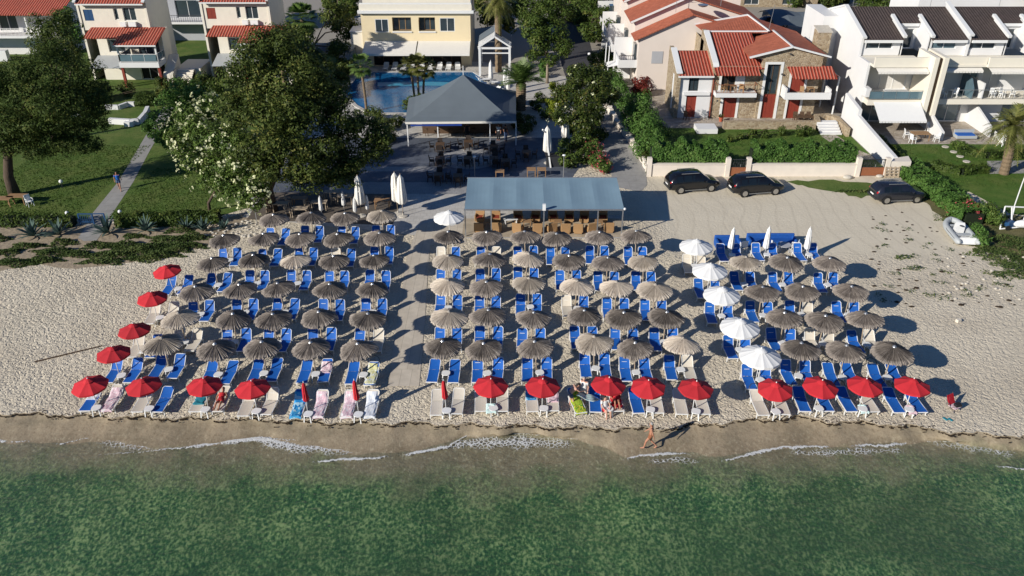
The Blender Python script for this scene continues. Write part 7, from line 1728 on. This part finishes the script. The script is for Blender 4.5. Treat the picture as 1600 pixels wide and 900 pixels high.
a=G(55,566); b=G(160,541); t=thing('shadow_bar','long dark bar on the left sand standing in for a cast shadow','pole',(a[0],a[1],0)); MB().path([(0,0,.04),(b[0]-a[0],b[1]-a[1],.05)],[.045,.03],7).build('dark_bar','dark_wood',t,local=True)  # dark bar laid on the sand to stand for a thin pole's cast shadow
# blue lounge sofas behind the right block
def bsofa(label,x0,x1,y,wall=.75):
    t=thing('blue_sofa',label,'sofa',((x0+x1)/2,y,0),0,'blue sofas behind the right block'); L=x1-x0
    MB().obox((0,0,.2),(L,.75,.4)).build('seat','sofa_fabric',t,local=True,bevel=.06); MB().obox((0,.42,.4),(L,.22,.72)).build('backrest','sofa_fabric',t,local=True,bevel=.08)
    for s in (-1,1): MB().obox((s*(L/2-.1),-.05,.3),(.22,.8,.6)).build('armrest','sofa_fabric',t,local=True,bevel=.06)
a=G(1118,388); b=G(1156,386); bsofa('left blue sofa behind the first folded white parasol',a[0],b[0],a[1]+.3)
a=G(1168,384); b=G(1243,384); bsofa('long right blue sofa behind the folded white parasols',a[0],b[0],a[1]+.2)
g=G(1224,392); patio_table('round grey table in front of the long blue sofa',(g[0],g[1],0),.5,.5,'grey_wall',rnd=True,h=.55)
for i,(x,y) in enumerate(((1161,392),(1210,394),(1240,393))): g=G(x,y); patio_chair('plastic_chair','white plastic chair at the blue sofas, '+['between the two sofas','left of the round grey table','right of the round grey table'][i],(g[0],g[1],0),[3.1,1.9,-1.9][i],'white_plastic','white plastic chairs at the blue sofas')
# dining sets on the terrace
def dining(x,y,idx,n=4,mat='dark_wicker',r=.95):
    g=G(x,y); tb=patio_table(f'dark square dining table on the shaded terrace, {ORD[idx]} set',(g[0],g[1],.03),.85,.85,'dark_wood','dark dining tables on the terrace')
    return g
DS=[(688,236),(688,258),(686,284),(732,232),(732,258),(772,240),(772,258),(822,248),(716,286),(790,262)]
WORD=['behind the left end of the paving circle','left of the paving circle','front left of the paving circle','behind the paving circle','in front of the paving circle','back right of the paving circle','right of the paving circle','at the right terrace edge','nearest the shelter lamp','front right of paving circle']
DC=None
for i,(x,y) in enumerate(DS):
    g=G(x,y); tb=patio_table('dark dining table '+WORD[i],(g[0],g[1],.03),.85,.85,'dark_wood','dark dining tables on the terrace')
    for k in range(4):
        a=k*math.pi/2+random.uniform(-.15,.15); loc=(g[0]+.78*math.sin(a)*-1,g[1]+.78*math.cos(a),.03); lb='dark wicker chair, '+['far','left','near','right'][k]+' side, table '+WORD[i]
        if DC is None: DC=patio_chair('dining_chair',lb,loc,a,'dark_wicker','dark wicker chairs on the terrace')
        else: copy_thing(DC,loc,a,lb,'dark wicker chairs on the terrace')
for i,(x,y) in enumerate(((781,279),(830,276),(846,276))): g=G(x,y); patio_table('low brown table just behind the blue shelter roof, '+ORD[i]+' from the left',(g[0],g[1],.03),.8,.8,'wood','low brown tables behind the shelter')
# roof aerials
def aerial(h,x,y,z,L=1.6):
    m=MB(); m.tube((x,y,z),(x,y,z+L),.025,None,5)
    for k in range(5): m.tube((x-.45+.05*k,y+.15*k-.3,z+L-.06*k),(x+.45-.05*k,y+.15*k-.3,z+L-.06*k),.012,None,4)
    m.tube((x,y-.35,z+L),(x,y+.35,z+L-.25),.014,None,4); m.build('aerial','grey_metal',h)
for o in list(SC.objects):
    if o.parent is None and o.name.startswith('cream_house'): L=o.location; aerial(o,L.x-2,L.y+6.5,10.6)
    if o.name=='white_terraced_houses': aerial(o,45.5,93.2,10.3); aerial(o,53,93.2,10.3,2.2); aerial(o,38.6,97,9.2)
    if o.name=='yellow_hotel': aerial(o,-9,112,11.6)
    if o.name=='pink_apartments': aerial(o,19,99,8.6,2.0)
# wooden tables and benches under the big tree
for i,(x,y) in enumerate(((440,330),(470,322),(500,328),(540,318),(470,338),(520,312),(598,325))):
    g=G(x,y); patio_table('wooden table in the shade below the large dark tree, '+ORD[i]+' one',(g[0],g[1],.03),1.3,.7,'wood' if i in (1,6) else 'pole_wood','wooden tables below the large tree')
    if i<6: patio_chair('wooden_chair','pale wooden chair beside the '+ORD[i]+' wooden table below the large tree',(g[0]-.95,g[1]-.1,.03),1.6,'pole_wood','pale chairs below the large tree')
for i,(x,y) in enumerate(((503,338),(538,330),(556,340),(575,336))):
    g=G(x,y); o=place(C_white,(g[0],g[1],0),i,f'small folded white parasol among the wooden tables, {ORD[i]} from the left','folded white parasols below the tree',scale=.72)
for x,y,lb in ((565,338,'tall folded ivory parasol standing alone right of the large dark tree'),(622,334,'tall folded ivory parasol in front of its twin beside the sunlit paving'),(630,338,'tall folded ivory parasol behind right of its twin beside the sunlit paving'),(856,255,'tall folded ivory parasol under the sail frame at the terrace edge'),(882,232,'tall folded grey white parasol in the shrubs right of the terrace')):
    g=G(x,y); s=1.0; o=place(C_tall,(g[0],g[1],0),x,lb,'tall folded parasols around the terrace'); o.rotation_euler=(random.gauss(0,.02),random.gauss(0,.02),x)
for i,(x,y,s) in enumerate(((767,135,1.0),(789,143,.9),(794,150,.9))): g=G(x,y); place(C_white,(g[0],g[1],0),i,'folded white parasol on the sunny pool deck right of the pool, '+ORD[i]+' from the left','folded white parasols on the pool deck',scale=1.25*s)
for i,(x,y) in enumerate(((757,140),(774,146),(752,128),(781,133),(778,156),(785,166))):
    g=G(x,y); copy_thing(PL,(g[0],g[1],.02),random.uniform(-2,2),'white pool lounger on the deck right of the pool, '+ORD[i]+' one','white pool loungers right of the pool')
g=G(786,172); t=thing('beach_parasol','open pale parasol beside the right slope of the gazebo roof','parasol',(g[0],g[1],0)); MB().lathe([(1.1,1.9),(1.12,1.75),(1.1,1.9),(.5,2.25),(.02,2.45)][2:],16,(0,0,0)).build('canopy','boat_grey',t,local=True); MB().tube((0,0,0),(0,0,2.4),.04).build('pole','white_paint',t,local=True)
# sail frame with black board and white sofa at the terrace edge
g=G(862,262); t=thing('cantilever_frame','black and white angled cantilever frame at the right terrace edge','frame',(g[0],g[1],0)); m=MB(); m.bar((-.1,0,0),(-.6,.6,3.2),.14,.14); m.bar((-.6,.6,3.2),(-.9,.2,3.6),.12,.12); m.build('frame','white_paint',t,local=True); MB().obox((.2,.5,1.1),(1.6,.8,.06),(0,0,.1)).build('black_top','black_cloth',t,local=True); MB().obox((.2,.5,.55),(1.4,.7,1.0)).build('cabinet','dark_metal',t,local=True)
# lamps
def globe_lamp(x,y,label,h=1.0,r=.16,n=1):
    g=G(x,y); t=thing('garden_lamp',label,'lamp',(g[0],g[1],0)); MB().tube((0,0,0),(0,0,h),.035,.03).build('post','dark_metal',t,local=True)
    if n==1: MB().sph((0,0,h+r*.8),r,10,8).build('globe','white_plastic',t,local=True)
    else:
        for k in range(n): a=2*math.pi*k/n; MB().path([(0,0,h-.1),(.25*math.cos(a),.25*math.sin(a),h+.05),(.42*math.cos(a),.42*math.sin(a),h)],.02,5).build('arm','dark_metal',t,local=True); MB().sph((.42*math.cos(a),.42*math.sin(a),h+.12),r,10,8).build('globe','white_plastic',t,local=True)
globe_lamp(127,212,'five globe lamp post in the shaded left lawn',1.9,.17,5); globe_lamp(98,294,'white globe garden lamp in the dappled left lawn',.5,.17); globe_lamp(109,348,'white globe lamp at the left hedge beside the blue gate',.75,.15); globe_lamp(191,346,'white globe lamp at the hedge right of the garden path',.75,.15)
globe_lamp(920,98,'white globe lamp at the alley left of the shrubs',1.0,.2); globe_lamp(957,100,'white globe lamp between the garden shrubs and the white poles',1.0,.2); globe_lamp(942,130,'white globe lamp at the foot of the two white poles',.8,.2)
for x,y,h,lb in ((742,282,2.2,'thin lamp post with a white head at the left behind the shelter'),(880,283,2.4,'thin lamp post rising from the shrubs behind the shelter'),(402,350,2.2,'thin grey post at the edge of the oleander by the parasols')):
    g=G(x,y); t=thing('lamp_post',lb,'lamp post',(g[0],g[1],0)); MB().tube((0,0,0),(0,0,h),.04,.03).build('post','grey_metal',t,local=True); MB().sph((0,0,h+.05),(.16,.16,.08),10,6).build('lamp_head','white_plastic',t,local=True)
t=thing('twin_poles','pair of tall thin white poles in the garden left of the pink apartments','pole',G3(943,132)); g=G(943,132); MB().tube((g[0],g[1],0),(g[0]+.1,g[1],5),.06).build('pole','white_paint',t); MB().tube((g[0]+.35,g[1],0),(g[0]+.5,g[1],4.6),.06).build('pole','white_paint',t)
# blue garden gate frame at the path, bench set under the pine
g=G(148,352); t=thing('blue_gate','open blue metal gate where the garden path meets the beach','gate',(g[0],g[1],0)); m=MB()
for x in (-1.1,0,.95): m.bar((x,0,0),(x,0,1.0),.1,.1)
m.bar((-1.1,0,1.0),(0,0,1.0),.07,.07); m.bar((0,.0,1.0),(.95,.05,1.0),.07,.07); m.bar((-1.1,0,.3),(0,0,.3),.06,.06)
for k in range(6): x=-.95+k*.16; m.bar((x,0,.3),(x,0,1.0),.03,.03)
m.build('frame','blue_metal',t,local=True)
for i,(x,y,lb) in enumerate(((8,322,'weathered wooden garden table left under the pine tree'),(30,318,'weathered wooden garden table right under the pine tree'))): g=G(x,y); patio_table(lb,(g[0],g[1],.02),1.5,.8,'wood')
g=G(48,322); patio_chair('plastic_chair','white plastic chair on the lawn beside the wooden tables under the pine',(g[0],g[1],.02),.9,'white_plastic',None)
# pallets leaning at the corner of the cream wall
g=G(1393,278); t=thing('wooden_pallet','grey wooden pallet leaning on the cream wall behind the grey car','pallet',(g[0],g[1],0)); m=MB()
for k in range(4): m.obox((0,.02+.06*k,.14+.25*k),(1.3,.03,.1))
for x in (-.6,-.2,.2,.6): m.obox((x,.14,.5),(.09,.08,1.0),(-.23,0,0))
m.build('slats','pole_wood',t,local=True)
for i,(x,y,s,lb) in enumerate(((1374,277,.35,'white stone beside the wide gate of the cream wall'),(1324,279,.45,'flat pale stone in the grass verge before the cream wall'),(1455,288,.5,'pale boulder at the corner of the sloping hedge'),(1440,282,.45,'tan boulder left of the sloping hedge'))):
    g=G(x,y); rg2=random.Random(i); o=MB().sph((0,0,s*.3),(s,s*.7,s*.45),10,8).build('boulder','stone_pale',loc=(g[0],g[1],0),local=True,smooth=True); tag(o,lb,'rock')
# loose dark weed clumps and stones on the open sand at the right
m=MB(); rg3=random.Random(9)
for i in range(110):
    x,y=G(rg3.uniform(1360,1600),rg3.uniform(330,480)); s=rg3.uniform(.05,.2); m.sph((x,y,.01),(s,s*rg3.uniform(.4,.9),s*.35),7,5)
tag(m.build('sand_debris','weed_brown'),'scattered dark weed clumps on the open sand at the right','debris',kind='stuff')
m=MB()
for i in range(160):
    x,y=G(rg3.uniform(1480,1640),rg3.uniform(395,470)) if i<60 else G(rg3.uniform(320,420),rg3.uniform(345,372)); s=rg3.uniform(.05,.16); m.sph((x,y,s*.2),(s,s*.8,s*.6),7,5)
tag(m.build('beach_pebbles','stone_pale'),'scattered pale stones at the edges of the beach','stones',kind='stuff')
# ================================================================ TIDY, LIGHT, CAMERA
def drop(o):
    for ch in list(o.children): drop(ch)
    bpy.data.objects.remove(o)
for o in [o for o in list(SC.objects) if o.parent is None and o.get('label')=='x']: drop(o)
SUN_EL=R(24); dirv=Vector((.814*math.cos(SUN_EL),.581*math.cos(SUN_EL),-math.sin(SUN_EL)))
ld=bpy.data.lights.new('sun','SUN'); ld.energy=5.0; ld.angle=R(.53); ld.color=(1,.945,.86)
lo=bpy.data.objects.new('sun',ld); COL.objects.link(lo); lo.rotation_euler=dirv.to_track_quat('-Z','Y').to_euler(); lo.location=(-40,-30,60)
w=bpy.data.worlds.new('World'); SC.world=w; w.use_nodes=True; nt=w.node_tree; bg=nt.nodes['Background']; sk=nt.nodes.new('ShaderNodeTexSky'); sk.sky_type='NISHITA'; sk.sun_disc=False; sk.sun_elevation=SUN_EL; sk.sun_rotation=math.atan2(-.814,-.581)%(2*math.pi); sk.altitude=10; sk.air_density=1; sk.dust_density=.15; sk.ozone_density=3.0
mx=nt.nodes.new('ShaderNodeMix'); mx.data_type='RGBA'; mx.blend_type='MULTIPLY'; mx.inputs[0].default_value=1; nt.links.new(sk.outputs[0],mx.inputs[6]); mx.inputs[7].default_value=(.66,.93,1.3,1); nt.links.new(mx.outputs[2],bg.inputs[0]); bg.inputs[1].default_value=.052
cd=bpy.data.cameras.new('camera'); cam=bpy.data.objects.new('camera',cd); COL.objects.link(cam); cam.location=(0,0,CH); cam.rotation_euler=(math.pi/2-CT,0,0)
cd.sensor_fit='HORIZONTAL'; cd.sensor_width=36; cd.lens=36*CF/1600; cd.clip_start=.5; cd.clip_end=4000; SC.camera=cam
SC.view_settings.view_transform='Standard'; SC.view_settings.look='None'; SC.view_settings.exposure=0.2; SC.view_settings.gamma=1; SC.view_settings.use_curve_mapping=False
SC.render.engine='CYCLES'; SC.cycles.transparent_max_bounces=12; SC.cycles.max_bounces=6; SC.cycles.diffuse_bounces=3; SC.cycles.glossy_bounces=3; SC.cycles.caustics_reflective=False; SC.cycles.caustics_refractive=False
SC.render.resolution_x=1024; SC.render.resolution_y=576
